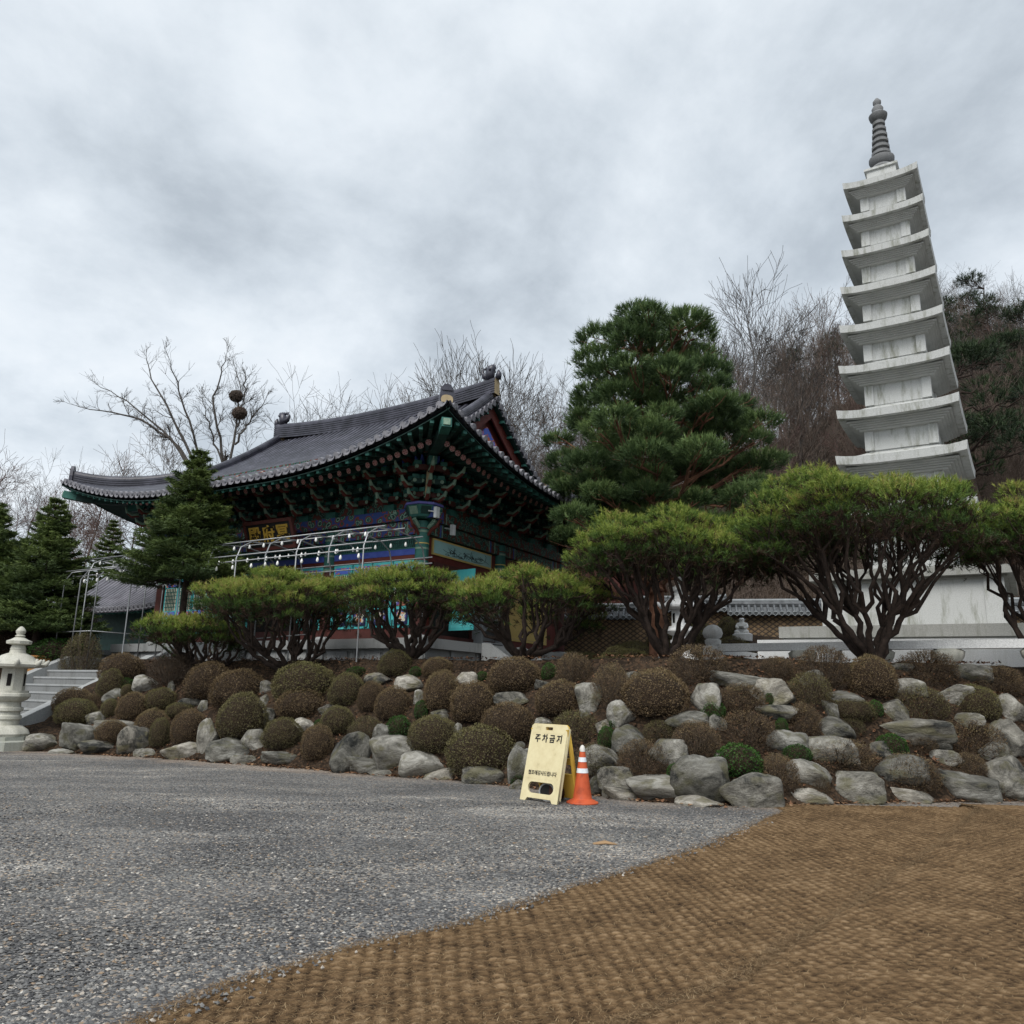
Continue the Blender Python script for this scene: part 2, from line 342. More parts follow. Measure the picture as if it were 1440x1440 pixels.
def ground_mat():
    m, t, b = nodes('soil_and_leaf_litter'); tc = N(t, 'ShaderNodeTexCoord')
    n = N(t, 'ShaderNodeTexNoise', i_Scale=0.9, i_Detail=10, i_Roughness=0.75); t.links.new(tc.outputs['Object'], n.inputs['Vector'])
    r = rampn(t, [(0.3, (0.010, 0.008, 0.006)), (0.5, (0.028, 0.020, 0.014)), (0.62, (0.05, 0.036, 0.025)), (0.75, (0.085, 0.06, 0.038))]); t.links.new(n.outputs[0], r.inputs[0])
    v = N(t, 'ShaderNodeTexVoronoi', i_Scale=22.0); t.links.new(tc.outputs['Object'], v.inputs['Vector'])
    sx = N(t, 'ShaderNodeSeparateColor'); t.links.new(v.outputs['Color'], sx.inputs[0])
    r2 = rampn(t, [(0.55, (0, 0, 0)), (0.75, (0.8, 0.8, 0.8))]); t.links.new(sx.outputs[0], r2.inputs[0])
    mx = N(t, 'ShaderNodeMix', data_type='RGBA'); t.links.new(r2.outputs[0], mx.inputs['Factor']); t.links.new(r.outputs[0], mx.inputs['A']); mx.inputs['B'].default_value = (0.075, 0.048, 0.03, 1)
    t.links.new(mx.outputs['Result'], b.inputs['Base Color']); b.inputs['Roughness'].default_value = 0.95; b.inputs['Specular IOR Level'].default_value = 0.1
    bm = N(t, 'ShaderNodeBump', i_Strength=0.8, i_Distance=0.05); t.links.new(v.outputs['Distance'], bm.inputs['Height']); t.links.new(bm.outputs[0], b.inputs['Normal'])
    return m
def gravel_mat():
    m, t, b = nodes('crushed_gravel'); tc = N(t, 'ShaderNodeTexCoord')
    v = N(t, 'ShaderNodeTexVoronoi', i_Scale=52.0); t.links.new(tc.outputs['Object'], v.inputs['Vector'])
    v2 = N(t, 'ShaderNodeTexVoronoi', i_Scale=19.0); t.links.new(tc.outputs['Object'], v2.inputs['Vector'])
    sp = N(t, 'ShaderNodeSeparateColor'); t.links.new(v.outputs['Color'], sp.inputs[0])
    r = rampn(t, [(0.0, (0.05, 0.05, 0.051)), (0.4, (0.10, 0.10, 0.10)), (0.7, (0.165, 0.163, 0.158)), (0.88, (0.26, 0.25, 0.235)), (0.96, (0.24, 0.18, 0.12)), (1.0, (0.42, 0.40, 0.37))]); t.links.new(sp.outputs[0], r.inputs[0])
    # patches: dusty, washed and wheel-worn areas
    n = N(t, 'ShaderNodeTexNoise', i_Scale=0.55, i_Detail=7, i_Roughness=0.62, i_Distortion=0.8); mp = N(t, 'ShaderNodeMapping'); mp.inputs['Scale'].default_value = (0.6, 1.5, 1); mp.inputs['Rotation'].default_value = (0, 0, -0.35)
    t.links.new(tc.outputs['Object'], mp.inputs[0]); t.links.new(mp.outputs[0], n.inputs['Vector'])
    rp = rampn(t, [(0.37, (0.72, 0.72, 0.73)), (0.48, (1.0, 1.0, 1.0)), (0.56, (1.22, 1.2, 1.17)), (0.64, (1.9, 1.86, 1.78))]); t.links.new(n.outputs[0], rp.inputs[0])
    mu = N(t, 'ShaderNodeMix', data_type='RGBA', blend_type='MULTIPLY'); mu.inputs['Factor'].default_value = 1; t.links.new(r.outputs[0], mu.inputs['A']); t.links.new(rp.outputs[0], mu.inputs['B'])
    # worn wheel tracks curving across the yard
    wv = N(t, 'ShaderNodeVectorMath', operation='DISTANCE'); wv.inputs[1].default_value = (9.0, -9.5, 0); t.links.new(tc.outputs['Object'], wv.inputs[0])
    wa = N(t, 'ShaderNodeMath', operation='MULTIPLY_ADD'); wa.inputs[1].default_value = 0.9; t.links.new(n.outputs[0], wa.inputs[0]); t.links.new(wv.outputs['Value'], wa.inputs[2])
    wm = N(t, 'ShaderNodeMath', operation='MULTIPLY'); wm.inputs[1].default_value = 1 / 30.0; t.links.new(wa.outputs[0], wm.inputs[0])
    rt = rampn(t, [(0.0, (1, 1, 1)), (0.625, (1, 1, 1)), (0.637, (.86, .86, .86)), (0.650, (1.12, 1.1, 1.08)), (0.676, (1.1, 1.1, 1.08)), (0.690, (.86, .86, .86)), (0.705, (1, 1, 1)), (0.83, (1, 1, 1)), (0.845, (.88, .88, .88)), (0.86, (1, 1, 1))]); t.links.new(wm.outputs[0], rt.inputs[0])
    mu2 = N(t, 'ShaderNodeMix', data_type='RGBA', blend_type='MULTIPLY'); mu2.inputs['Factor'].default_value = 1; t.links.new(mu.outputs['Result'], mu2.inputs['A']); t.links.new(rt.outputs[0], mu2.inputs['B']); mu = mu2
    # tan soil showing near the far edge and in patches
    at = N(t, 'ShaderNodeAttribute', attribute_name='tint'); n3 = N(t, 'ShaderNodeTexNoise', i_Scale=1.3, i_Detail=8, i_Roughness=0.7); t.links.new(tc.outputs['Object'], n3.inputs['Vector'])
    ad = N(t, 'ShaderNodeMath', operation='ADD'); t.links.new(at.outputs['Fac'], ad.inputs[0]); t.links.new(n3.outputs[0], ad.inputs[1])
    r3 = rampn(t, [(0.66, (0, 0, 0)), (0.95, (0.75, 0.75, 0.75))]); t.links.new(ad.outputs[0], r3.inputs[0])
    mx = N(t, 'ShaderNodeMix', data_type='RGBA'); t.links.new(r3.outputs[0], mx.inputs['Factor']); t.links.new(mu.outputs['Result'], mx.inputs['A'])
    r4 = rampn(t, [(0.2, (0.16, 0.11, 0.075)), (0.8, (0.36, 0.30, 0.245))]); t.links.new(sp.outputs[1], r4.inputs[0]); t.links.new(r4.outputs[0], mx.inputs['B'])
    t.links.new(mx.outputs['Result'], b.inputs['Base Color']); b.inputs['Roughness'].default_value = 0.85; b.inputs['Specular IOR Level'].default_value = 0.25
    mn = N(t, 'ShaderNodeMath', operation='ADD'); t.links.new(v.outputs['Distance'], mn.inputs[0]); t.links.new(v2.outputs['Distance'], mn.inputs[1])
    bm = N(t, 'ShaderNodeBump', i_Strength=0.9, i_Distance=0.012); bm.invert = True; t.links.new(mn.outputs[0], bm.inputs['Height']); t.links.new(bm.outputs[0], b.inputs['Normal'])
    return m
M_SOIL = ground_mat(); M_GRAVEL = gravel_mat()

xs = np.concatenate([[-900, -400, -200, -120, -80], np.arange(-60, -18, 2), np.arange(-18, 16, 0.2), np.arange(16, 62, 2), [80, 120, 200, 400, 900]])
ys = np.concatenate([[-600, -200, -60, -20, 0, 6], np.arange(9, 26, 0.2), np.arange(26, 46, 0.75), np.arange(46, 130, 3), [160, 240, 400, 900, 1800]])
GX, GY = np.meshgrid(xs, ys); GZ = zt(GX, GY)
rough = sum(a * np.sin(GX * f1 + p) * np.sin(GY * f2 + p * 2) for a, f1, f2, p in ((0.03, 2.3, 2.9, 0.3), (0.02, 5.1, 4.7, 1.1), (0.02, 8.3, 9.1, 2.0))) * sstep(0.05, 0.2, slope_t(GX, GY))
mb = MB(); mb.grid(np.stack([GX, GY, GZ + rough - 0.012], -1))
ground = tag(mb.build('ground', M_SOIL, smooth=True), kind='structure')

# gravel yard: a sheet just above the soil that follows the foot of the rock bank
gx = np.concatenate([[-200, -90, -50, -30], np.arange(-20, 14, 0.5), [20, 40, 90, 200]])
base = np.interp(gx, BX, BY) + 0.08
rows = [-120, -40, -12, -4, 0, 2, 3, 4, 5, 6, 7, 8, 9, 10]
G = []; TT = []
for k in range(len(rows) + 14):
    if k < len(rows): y = np.full_like(gx, rows[k]); tt = np.full_like(gx, 0.0)
    else:
        f = (k - len(rows) + 1) / 14; y = 10 + (base - 10) * f; d = base - y; tt = 0.42 * np.clip(1 - d / 1.3, 0, 1) + 0.12 * np.clip(1 - d / 4.0, 0, 1) * (gx < -2)
    wob = 0.012 * np.sin(gx * 1.3 + y * 0.8) * np.sin(y * 1.7 - gx * .4) if k < len(rows) + 13 else 0
    G.append(np.stack([gx, y, 0.012 + 0.0 * gx + np.abs(wob)], -1)); TT.append(tt)
mb = MB(); mb.grid(np.array(G), tint=np.array(TT).ravel())
tag(mb.build('gravel_yard', M_GRAVEL, smooth=True), kind='structure')

# ---- coir matting: edge and seam measured on the ground
E_PX = [(-60, 1560), (200, 1441), (340, 1380), (440, 1352), (540, 1323), (640, 1302), (760, 1262), (900, 1221), (1000, 1186), (1105, 1141)]
S_PX = [(800, 1470), (960, 1412), (1030, 1385), (1065, 1365), (1100, 1335), (1150, 1310), (1200, 1280), (1250, 1240), (1325, 1190), (1372, 1140)]
EP = np.array([atZ(a, b, 0.02)[:2] for a, b in E_PX]); SP = np.array([atZ(a, b, 0.03)[:2] for a, b in S_PX])
EP = EP[np.argsort(EP[:, 1])]; SP = SP[np.argsort(SP[:, 1])]
def coir_mat():
    m, t, b = nodes('coir_fibre'); tc = N(t, 'ShaderNodeTexCoord'); at = N(t, 'ShaderNodeAttribute', attribute_name='tint')
    n = N(t, 'ShaderNodeTexNoise', i_Scale=1.1, i_Detail=8, i_Roughness=0.7); t.links.new(tc.outputs['Object'], n.inputs['Vector'])
    n2 = N(t, 'ShaderNodeTexNoise', i_Scale=90.0, i_Detail=4, i_Roughness=0.7); t.links.new(tc.outputs['Object'], n2.inputs['Vector'])
    a = N(t, 'ShaderNodeMath', operation='MULTIPLY_ADD'); a.inputs[1].default_value = 0.55; t.links.new(n2.outputs[0], a.inputs[0]); t.links.new(at.outputs['Fac'], a.inputs[2])
    a2 = N(t, 'ShaderNodeMath', operation='MULTIPLY_ADD'); a2.inputs[1].default_value = 0.6; t.links.new(n.outputs[0], a2.inputs[0]); t.links.new(a.outputs[0], a2.inputs[2])
    r = rampn(t, [(0.42, (0.016, 0.010, 0.006)), (0.60, (0.080, 0.049, 0.025)), (0.80, (0.162, 0.102, 0.052)), (1.0, (0.28, 0.192, 0.110))])
    mm = N(t, 'ShaderNodeMath', operation='MULTIPLY'); mm.inputs[1].default_value = 0.78; t.links.new(a2.outputs[0], mm.inputs[0]); t.links.new(mm.outputs[0], r.inputs[0])
    t.links.new(r.outputs[0], b.inputs['Base Color']); b.inputs['Roughness'].default_value = 0.95; b.inputs['Specular IOR Level'].default_value = 0.1
    bm = N(t, 'ShaderNodeBump', i_Strength=0.6, i_Distance=0.01); t.links.new(n2.outputs[0], bm.inputs['Height']); t.links.new(bm.outputs[0], b.inputs['Normal'])
    return m
M_COIR = coir_mat()
M_FIBRE = leafmat('loose_coir_strands', [(0.0, (0.05, 0.03, 0.015)), (0.5, (0.15, 0.092, 0.045)), (0.85, (0.25, 0.165, 0.085)), (1.0, (0.38, 0.28, 0.16))], rough=0.9, trans=0)
def vnoise(x, y, f, seed=0):
    xi = np.floor(x * f).astype(np.int64); yi = np.floor(y * f).astype(np.int64); fx = x * f - xi; fy = y * f - yi
    h = lambda a, b: ((np.sin(a * 127.1 + b * 311.7 + seed * 74.7) * 43758.5453) % 1.0)
    fx = fx * fx * (3 - 2 * fx); fy = fy * fy * (3 - 2 * fy)
    return (h(xi, yi) * (1 - fx) + h(xi + 1, yi) * fx) * (1 - fy) + (h(xi, yi + 1) * (1 - fx) + h(xi + 1, yi + 1) * fx) * fy
def weave(x, y, ang, pitch, amp, seed):
    c, s = math.cos(ang), math.sin(ang); a = (x * c + y * s); b = (-x * s + y * c)
    a = a + 0.03 * (vnoise(x, y, 1.5, seed) - .5) + 0.018 * (vnoise(x, y, 7, seed + 1) - .5); b = b + 0.05 * (vnoise(x, y, 2.1, seed + 2) - .5)
    col = np.floor(a / pitch); ph = 0.5 * (col % 2)
    r = np.abs(np.sin(math.pi * a / pitch)) ** 0.7
    k = np.abs(np.sin(math.pi * (b / (pitch * 1.0) + ph))) ** 0.8
    h = 0.55 * r * (0.25 + 0.75 * k) + 0.42 * (vnoise(x, y, 29, seed + 3) - .5) + 0.50 * (vnoise(x * .45, y, 75, seed + 5) - .5) + 0.25 * (vnoise(x, y, 6, seed + 6) - .5) + .15
    return amp * h * (0.5 + 0.9 * vnoise(x, y, 1.2, seed + 4)), h
def mat_sheet(name, left, top_pts, y0, y1, xr, ang, pitch, amp, zbase, seed, label, skip=None):
    step = 0.019; Y = []; yv = y0
    while yv < y1: Y.append(yv); yv += 0.010 + 0.0022 * max(0, yv - 3)
    Y = np.array(Y); J = 460
    f = (np.arange(J) / (J - 1)) ** 1.25
    xl = np.interp(Y, left[:, 1], left[:, 0]) + 0.07 * (vnoise(Y * 3.1, Y * 0 + seed, 1.0, seed) - .5) + 0.05 * (vnoise(Y * 11., Y * 0 + seed, 1.0, seed) - .5)
    X = xl[:, None] + f[None] * (xr(Y) - xl)[:, None]; YY = np.repeat(Y[:, None], J, 1)
    dz, h = weave(X, YY, ang, pitch, amp, seed)
    edge = np.clip((X - xl[:, None]) / 0.10, 0, 1) ** 0.6
    Z = zbase * (0.5 + 0.5 * edge) + dz * (0.4 + 0.6 * edge) + 0.03 * vnoise(X, YY, 0.5, seed + 9)
    G = np.stack([X, YY, Z], -1)
    sk = G[:, :1].copy(); sk[..., 2] = 0.0; sk[..., 0] -= 0.012
    G = np.concatenate([sk, G], 1); tint = np.concatenate([np.zeros((len(Y), 1)), 0.02 + 0.72 * np.clip(h, 0, 1)], 1)
    t0 = G[-1:].copy(); t0[..., 2] = 0; t0[..., 1] += 0.02; G = np.concatenate([G, t0], 0); tint = np.concatenate([tint, np.zeros((1, J + 1))], 0)
    m_ = MB(); m_.grid(G, tint=tint.ravel()); o = m_.build(name, M_COIR, smooth=True)
    tag(o, label, 'coir mat', 'coir mats on the ground')
    # loose strands standing out of the weave
    n = 120000; yy = y0 + (y1 - y0) * RNG.random(n) ** 1.7; l = np.interp(yy, left[:, 1], left[:, 0]); xx = l + (np.minimum(xr(yy), 6.5) - l) * RNG.random(n) ** 1.0
    k = int(n * 0.12); xx[:k] = l[:k] + RNG.normal(0, 0.05, k)
    z = zbase + weave(xx, yy, ang, pitch, amp, seed)[0] + 0.03 * vnoise(xx, yy, 0.5, seed + 9); z[:k] = np.maximum(0.02, z[:k] - 0.01)
    P = np.stack([xx, yy, z], -1); a = RNG.random(n) * 2 * math.pi; ln = 0.014 + 0.04 * RNG.random(n)
    D = np.stack([np.cos(a), np.sin(a), 0.25 * RNG.random(n)], -1) * ln[:, None]; S = np.stack([-np.sin(a), np.cos(a), 0 * a], -1) * (0.0010 + 0.0011 * RNG.random(n))[:, None]
    m_ = MB(); m_.tris(P - S, P + S, P + D, tint=RNG.random(n)); f_ = m_.build('loose_strands', M_FIBRE, parent=o); f_['kind'] = 'stuff'
    return o
yb = 11.75
mat_sheet('coir_mat', EP, None, 3.3, yb - 0.1, lambda y: np.interp(y, SP[:, 1], SP[:, 0]) + 0.9, math.radians(5), 0.084, 0.017, 0.022, 3,
          'brown coir mat with raised rows of tufts, its left edge lying on the gravel')
mat_sheet('coir_mat', SP, None, 3.3, yb, lambda y: np.full_like(y, 10.5), math.radians(14), 0.076, 0.013, 0.040, 11,
          'brown coir mat in the right foreground, overlapping the tufted mat along a diagonal seam')

# ---- loose gravel stones near the camera (stuff)
n = 62000
yy = 3.3 + 8.0 * RNG.random(n) ** 1.9; xx = -0.75 * yy - 0.3 + RNG.random(n) * (0.75 * yy + 0.6 + np.interp(yy, EP[:, 1], EP[:, 0]))
dens = vnoise(xx, yy, 0.8, 5) * 0.7 + vnoise(xx, yy, 2.5, 6) * 0.3
ok = (xx < np.interp(yy, EP[:, 1], EP[:, 0]) + 0.02) & (RNG.random(n) < 0.25 + 1.3 * dens) ; xx, yy = xx[ok], yy[ok]; n = len(xx)
sz = 0.0055 + 0.0085 * RNG.random(n) ** 2
U = np.array([[1, 0, 0], [-1, 0, 0], [0, 1, 0], [0, -1, 0], [0, 0, 1], [0, 0, -1]], float); FT = np.array([[0, 2, 4], [2, 1, 4], [1, 3, 4], [3, 0, 4], [2, 0, 5], [1, 2, 5], [3, 1, 5], [0, 3, 5]])
V = U[None] * (0.7 + 0.6 * RNG.random((n, 6, 1))) + RNG.normal(0, 0.18, (n, 6, 3)); a = RNG.random(n) * 6.28; c, s = np.cos(a)[:, None], np.sin(a)[:, None]
V = np.stack([V[..., 0] * c - V[..., 1] * s, V[..., 0] * s + V[..., 1] * c, V[..., 2] * 0.62], -1) * sz[:, None, None] * np.array([1.25, 1.0, 1.0]) + np.stack([xx, yy, 0.016 + sz * 0.28], -1)[:, None]
mb = MB(); mb.add(V.reshape(-1, 3), (FT[None] + 6 * np.arange(n)[:, None, None]).reshape(-1, 3), 0, np.repeat(RNG.random(n), 6))
M_PEB = leafmat('gravel_stones', [(0.0, (0.045, 0.045, 0.047)), (0.4, (0.10, 0.10, 0.102)), (0.7, (0.17, 0.168, 0.163)), (0.84, (0.28, 0.27, 0.25)), (0.92, (0.24, 0.17, 0.11)), (1.0, (0.50, 0.48, 0.44))], rough=0.75, trans=0)
ns = 700; ys_ = 3.4 + 6.5 * RNG.random(ns) ** 1.5; xs_ = np.interp(ys_, EP[:, 1], EP[:, 0]) + np.abs(RNG.normal(0, .10, ns)); s2 = 0.005 + 0.008 * RNG.random(ns) ** 2      # stones kicked onto the mat
V = (U[None] * (0.7 + 0.6 * RNG.random((ns, 6, 1))) + RNG.normal(0, 0.18, (ns, 6, 3))) * s2[:, None, None] + np.stack([xs_, ys_, 0.042 + s2 * .2], -1)[:, None]
mb.add(V.reshape(-1, 3), (FT[None] + 6 * np.arange(ns)[:, None, None]).reshape(-1, 3), 0, np.repeat(.3 + .7 * RNG.random(ns), 6))
tag(mb.build('gravel', M_PEB), kind='stuff')

# ================================================================== TEMPLE HALL
TILE = mat('dark_roof_tile', [(0.3, (0.017, 0.017, 0.024)), (0.5, (0.036, 0.036, 0.050)), (0.72, (0.078, 0.078, 0.102))], scale=2.2, rough=0.38, bump=0.15, bscale=14, spec=0.5)
PAN = mat('shaded_pan_tile', [(0.3, (0.010, 0.010, 0.011)), (0.7, (0.028, 0.028, 0.032))], scale=3, rough=0.7)  # same tile, colour darkened to paint the shade in channels between rows
TILEEND = mat('tile_end_clay', [(0.3, (0.12, 0.12, 0.135)), (0.7, (0.27, 0.265, 0.29))], scale=5, rough=0.7)
GREEN = mat('painted_green_timber', [(0.3, (0.008, 0.026, 0.023)), (0.7, (0.020, 0.056, 0.047))], scale=5, rough=0.65)
GREEN2 = mat('painted_teal_timber', [(0.3, (0.018, 0.085, 0.072)), (0.7, (0.038, 0.145, 0.12))], scale=6, rough=0.6)
MINT = mat('painted_pale_green', [(0.3, (0.12, 0.21, 0.155)), (0.7, (0.24, 0.33, 0.25))], scale=8, rough=0.6)
REDW = mat('painted_oxide_red', [(0.3, (0.085, 0.018, 0.014)), (0.7, (0.135, 0.028, 0.02))], scale=4, rough=0.6)
REDB = mat('painted_red_brown', [(0.3, (0.05, 0.016, 0.013)), (0.7, (0.085, 0.025, 0.02))], scale=4, rough=0.65)
CYAN = mat('painted_turquoise', [(0.3, (0.06, 0.40, 0.42)), (0.7, (0.10, 0.52, 0.53))], scale=3, rough=0.55)
BLUE = mat('painted_blue', [(0.3, (0.03, 0.055, 0.26)), (0.7, (0.06, 0.10, 0.38))], scale=5, rough=0.6)
PURP = mat('painted_violet', [(0.3, (0.07, 0.075, 0.27)), (0.7, (0.14, 0.13, 0.38))], scale=5, rough=0.6)
NAVY = mat('painted_navy', (0.012, 0.017, 0.06), rough=0.6)
CREAM = mat('painted_cream', (0.55, 0.52, 0.42), rough=0.6)
WHITE = mat('white_plastic', (0.72, 0.73, 0.73), rough=0.5)
ORANGE = mat('painted_orange', (0.62, 0.17, 0.04), rough=0.6)
YELLOW = mat('painted_ochre_yellow', [(0.3, (0.50, 0.36, 0.11)), (0.7, (0.60, 0.44, 0.16))], scale=2, rough=0.7)
PALEB = mat('painted_pale_blue', [(0.3, (0.24, 0.42, 0.42)), (0.7, (0.33, 0.52, 0.50))], scale=1.5, rough=0.65)
PINK = mat('painted_pink', (0.50, 0.20, 0.19), rough=0.6)
DARK = mat('dark_interior', (0.012, 0.010, 0.009), rough=0.9)
BLACK = mat('black_paint', (0.012, 0.012, 0.012), rough=0.55)
GOLD = mat('gold_lettering', (0.36, 0.23, 0.04), rough=0.5)
BEIGE = mat('lime_mortar', (0.42, 0.33, 0.2), rough=0.9)
CONC = granite_mat('platform_granite', (0.33, 0.34, 0.34), 0.45, (0.16, 0.16, 0.14))
PAT = pattern_mat('dancheong_scrolls', [(0.012, 0.045, 0.038), (0.03, 0.15, 0.125), (0.012, 0.04, 0.035), (0.20, 0.32, 0.25), (0.02, 0.07, 0.06), (0.22, 0.045, 0.03), (0.03, 0.06, 0.22)], 5.0)
PATD = pattern_mat('dancheong_scrolls_dark', [(0.008, 0.03, 0.026), (0.02, 0.08, 0.066), (0.010, 0.03, 0.027), (0.09, 0.16, 0.12), (0.015, 0.045, 0.04), (0.11, 0.03, 0.02)], 7.0)
PATB = pattern_mat('blue_cloud_painting', [(0.10, 0.16, 0.60), (0.32, 0.38, 0.75), (0.20, 0.10, 0.45), (0.55, 0.20, 0.14), (0.10, 0.17, 0.62)], 4.5)
def flower_mat():
    m, t, b = nodes('rafter_end_flower'); at = N(t, 'ShaderNodeAttribute', attribute_name='tint')
    r = rampn(t, [(0, (0.62, 0.52, 0.45)), (0.22, (0.40, 0.06, 0.06)), (0.45, (0.55, 0.30, 0.30)), (0.8, (0.28, 0.05, 0.05)), (0.93, (0.45, 0.4, 0.38))], 'CONSTANT')
    t.links.new(at.outputs['Fac'], r.inputs[0]); t.links.new(r.outputs[0], b.inputs['Base Color']); return m
FLOWER = flower_mat()

X0, X1, YB, OV = -11.2, 0.0, 8.3, 2.6
XE0, XE1 = X0 - OV, X1 + OV; YE0, YE1 = -OV, YB + OV
HALF = (YE1 - YE0) / 2; ZE, ZR, LIFT = 5.06, 9.02, 1.14
def gprof(q): return 0.60 * q + 0.40 * q * q
def roof_z(s, d):     # s: distance in from its own eave, d: distance to the nearer corner along that eave
    return ZE + (ZR - ZE) * gprof(np.clip(s / HALF, 0, 1)) + LIFT * np.clip(1 - d / 6.4, 0, 1) ** 2.1 * np.clip(1 - s / HALF, 0, 1) ** 2
GW, GE = 3.30, 2.9      # gable wall / roof edge set in from the side eaves
def slope_pts(side, e, s):
    """point on a roof slope: e along the eave from its left end seen from outside, s up the slope"""
    if side in ('front', 'back'): Lx = XE1 - XE0
    else: Lx = YE1 - YE0
    d = np.minimum(e, Lx - e); z = roof_z(s, d)
    if side == 'front': return np.stack([XE0 + e, YE0 + s, z], -1)
    if side == 'back': return np.stack([XE1 - e, YE1 - s, z], -1)
    if side == 'right': return np.stack([XE1 - s, YE0 + e, z], -1)
    return np.stack([XE0 + s, YE1 - e, z], -1)
hall = thing('temple_hall', 'painted wooden temple hall with dark tiled hip and gable roof on a stone platform', 'temple', (TC[0], TC[1], ZT), -math.pi / 2 + TH)
roof = thing('roof', None, None); roof.parent = hall
UPZ = np.array([0, 0, 1.])
def slope_obj(side):
    Lx = (XE1 - XE0) if side in ('front', 'back') else (YE1 - YE0)
    main = side in ('front', 'back'); mbs = MB(); n = int(round(Lx / 0.275)); sp = Lx / n
    lim = (lambda e: HALF if min(e, Lx - e) >= GE else min(e, Lx - e)) if main else (lambda e: min(e, Lx - e, GW))
    ks = 15
    # pan surface (top and soffit) in strips between the rows
    for i in range(n):
        ea, eb = i * sp, (i + 1) * sp; em = (ea + eb) / 2; la, lb = lim(max(ea, 1e-3)), lim(max(min(eb, Lx - 1e-3), 1e-3))
        if main:   # keep the step at the gable edge vertical
            if (min(ea, Lx - ea) >= GE - 1e-6) != (min(eb, Lx - eb) >= GE - 1e-6): la = lb = min(la, lb) if min(la, lb) < GE else max(la, lb)
        t = np.linspace(0, 1, ks); A = slope_pts(side, np.full(ks, ea), t * la); M_ = slope_pts(side, np.full(ks, em), t * (la + lb) / 2); B = slope_pts(side, np.full(ks, eb), t * lb)
        M_ = M_ - 0.0 * UPZ
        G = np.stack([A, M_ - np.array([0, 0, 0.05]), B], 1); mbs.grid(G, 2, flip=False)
        mbs.grid(np.stack([A - 0.10 * UPZ, B - 0.10 * UPZ], 1), 0, flip=True)
        # drip tile lip hanging at the eave between two rows
        q = [A[0] + np.array([0, 0, .03]), B[0] + np.array([0, 0, .03])]
        nrm = slope_pts(side, np.array([em]), np.array([0.]))[0] - slope_pts(side, np.array([em]), np.array([0.3]))[0]; nrm[2] = 0; nrm /= np.linalg.norm(nrm)
        th = np.linspace(0, math.pi, 9); cc = (A[0] + B[0]) / 2; ex = (B[0] - A[0]) / 2 * 0.82
        arc = np.array([cc - math.cos(w) * ex - np.array([0, 0, 0.105 * math.sin(w) - 0.015]) + nrm * 0.05 for w in th])
        arc2 = np.array([cc - math.cos(w) * ex * 0.98 - np.array([0, 0, 0.045 * math.sin(w) - 0.02]) + nrm * 0.05 for w in th])
        mbs.grid(np.stack([arc2, arc], 1), 1); mbs.grid(np.stack([arc2 - nrm * 0.06, arc2], 1), 1); mbs.grid(np.stack([arc - nrm * 0.06, arc], 1), 0, flip=True)
    for i in range(1, n):
        e = i * sp; l = lim(e)
        if l < 0.25: continue
        P = slope_pts(side, np.full(ks, e), np.linspace(0, l, ks)) + np.array([0, 0, .035]); mbs.tube(P, 0.085, 8, 0, cap=False)
        d = P[0] - P[1]; d /= np.linalg.norm(d); c = P[0] + d * 0.03; th = np.arange(12) * 2 * math.pi / 12
        su = np.cross(d, UPZ); su /= np.linalg.norm(su); sv = np.cross(su, d)
        D = c + 0.094 * (np.cos(th)[:, None] * su + np.sin(th)[:, None] * sv); E2 = D - d * 0.09
        mbs.add(np.concatenate([D, E2]), [list(range(12))] + [[k, (k + 1) % 12, 12 + (k + 1) % 12, 12 + k] for k in range(12)], 1)
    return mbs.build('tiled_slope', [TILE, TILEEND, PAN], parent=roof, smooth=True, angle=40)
for sd_ in ('front', 'right', 'back', 'left'): slope_obj(sd_)

# ridges: stacked tile courses with a round cap
def ridge(P, w, h, name, endcap=True):
    P = np.array(P, float); m_ = MB(); k = len(P); T = np.gradient(P, axis=0); T[:, 2] = 0; T /= np.linalg.norm(T, axis=1, keepdims=True); S = np.stack([-T[:, 1], T[:, 0], 0 * T[:, 0]], -1)
    nl = max(3, int(h / 0.075)); prof = []
    for j in range(nl):
        z0, z1 = h * j / nl, h * (j + 0.72) / nl; prof += [(w / 2, z0), (w / 2, z1), (w / 2 - 0.028, z1), (w / 2 - 0.028, h * (j + 1) / nl)]
    prof = prof + [(w * 0.40, h), (w * 0.34, h + 0.07), (w * 0.15, h + 0.12)]
    full = prof + [(-a, b) for a, b in prof[::-1]]
    G = np.stack([P + a * S + np.array([0, 0, b]) for a, b in full], 1); m_.grid(G, 0)
    for end in (0, -1):
        V = G[end]; m_.add(V, [list(range(len(V)))[::(1 if end == 0 else -1)]], 1 if endcap else 0)
    return m_.build(name, [TILE, BEIGE], parent=roof)
xm = (X0 + X1) / 2; xg0, xg1 = XE0 + GE, XE1 - GE; ym = YB / 2
t = np.linspace(-1, 1, 25); ridge(np.stack([xm + t * (xg1 - xg0) / 2, 0 * t + ym, ZR - 0.05 + 0.28 * np.abs(t) ** 2.2], -1), 0.34, 0.50, 'main_ridge')
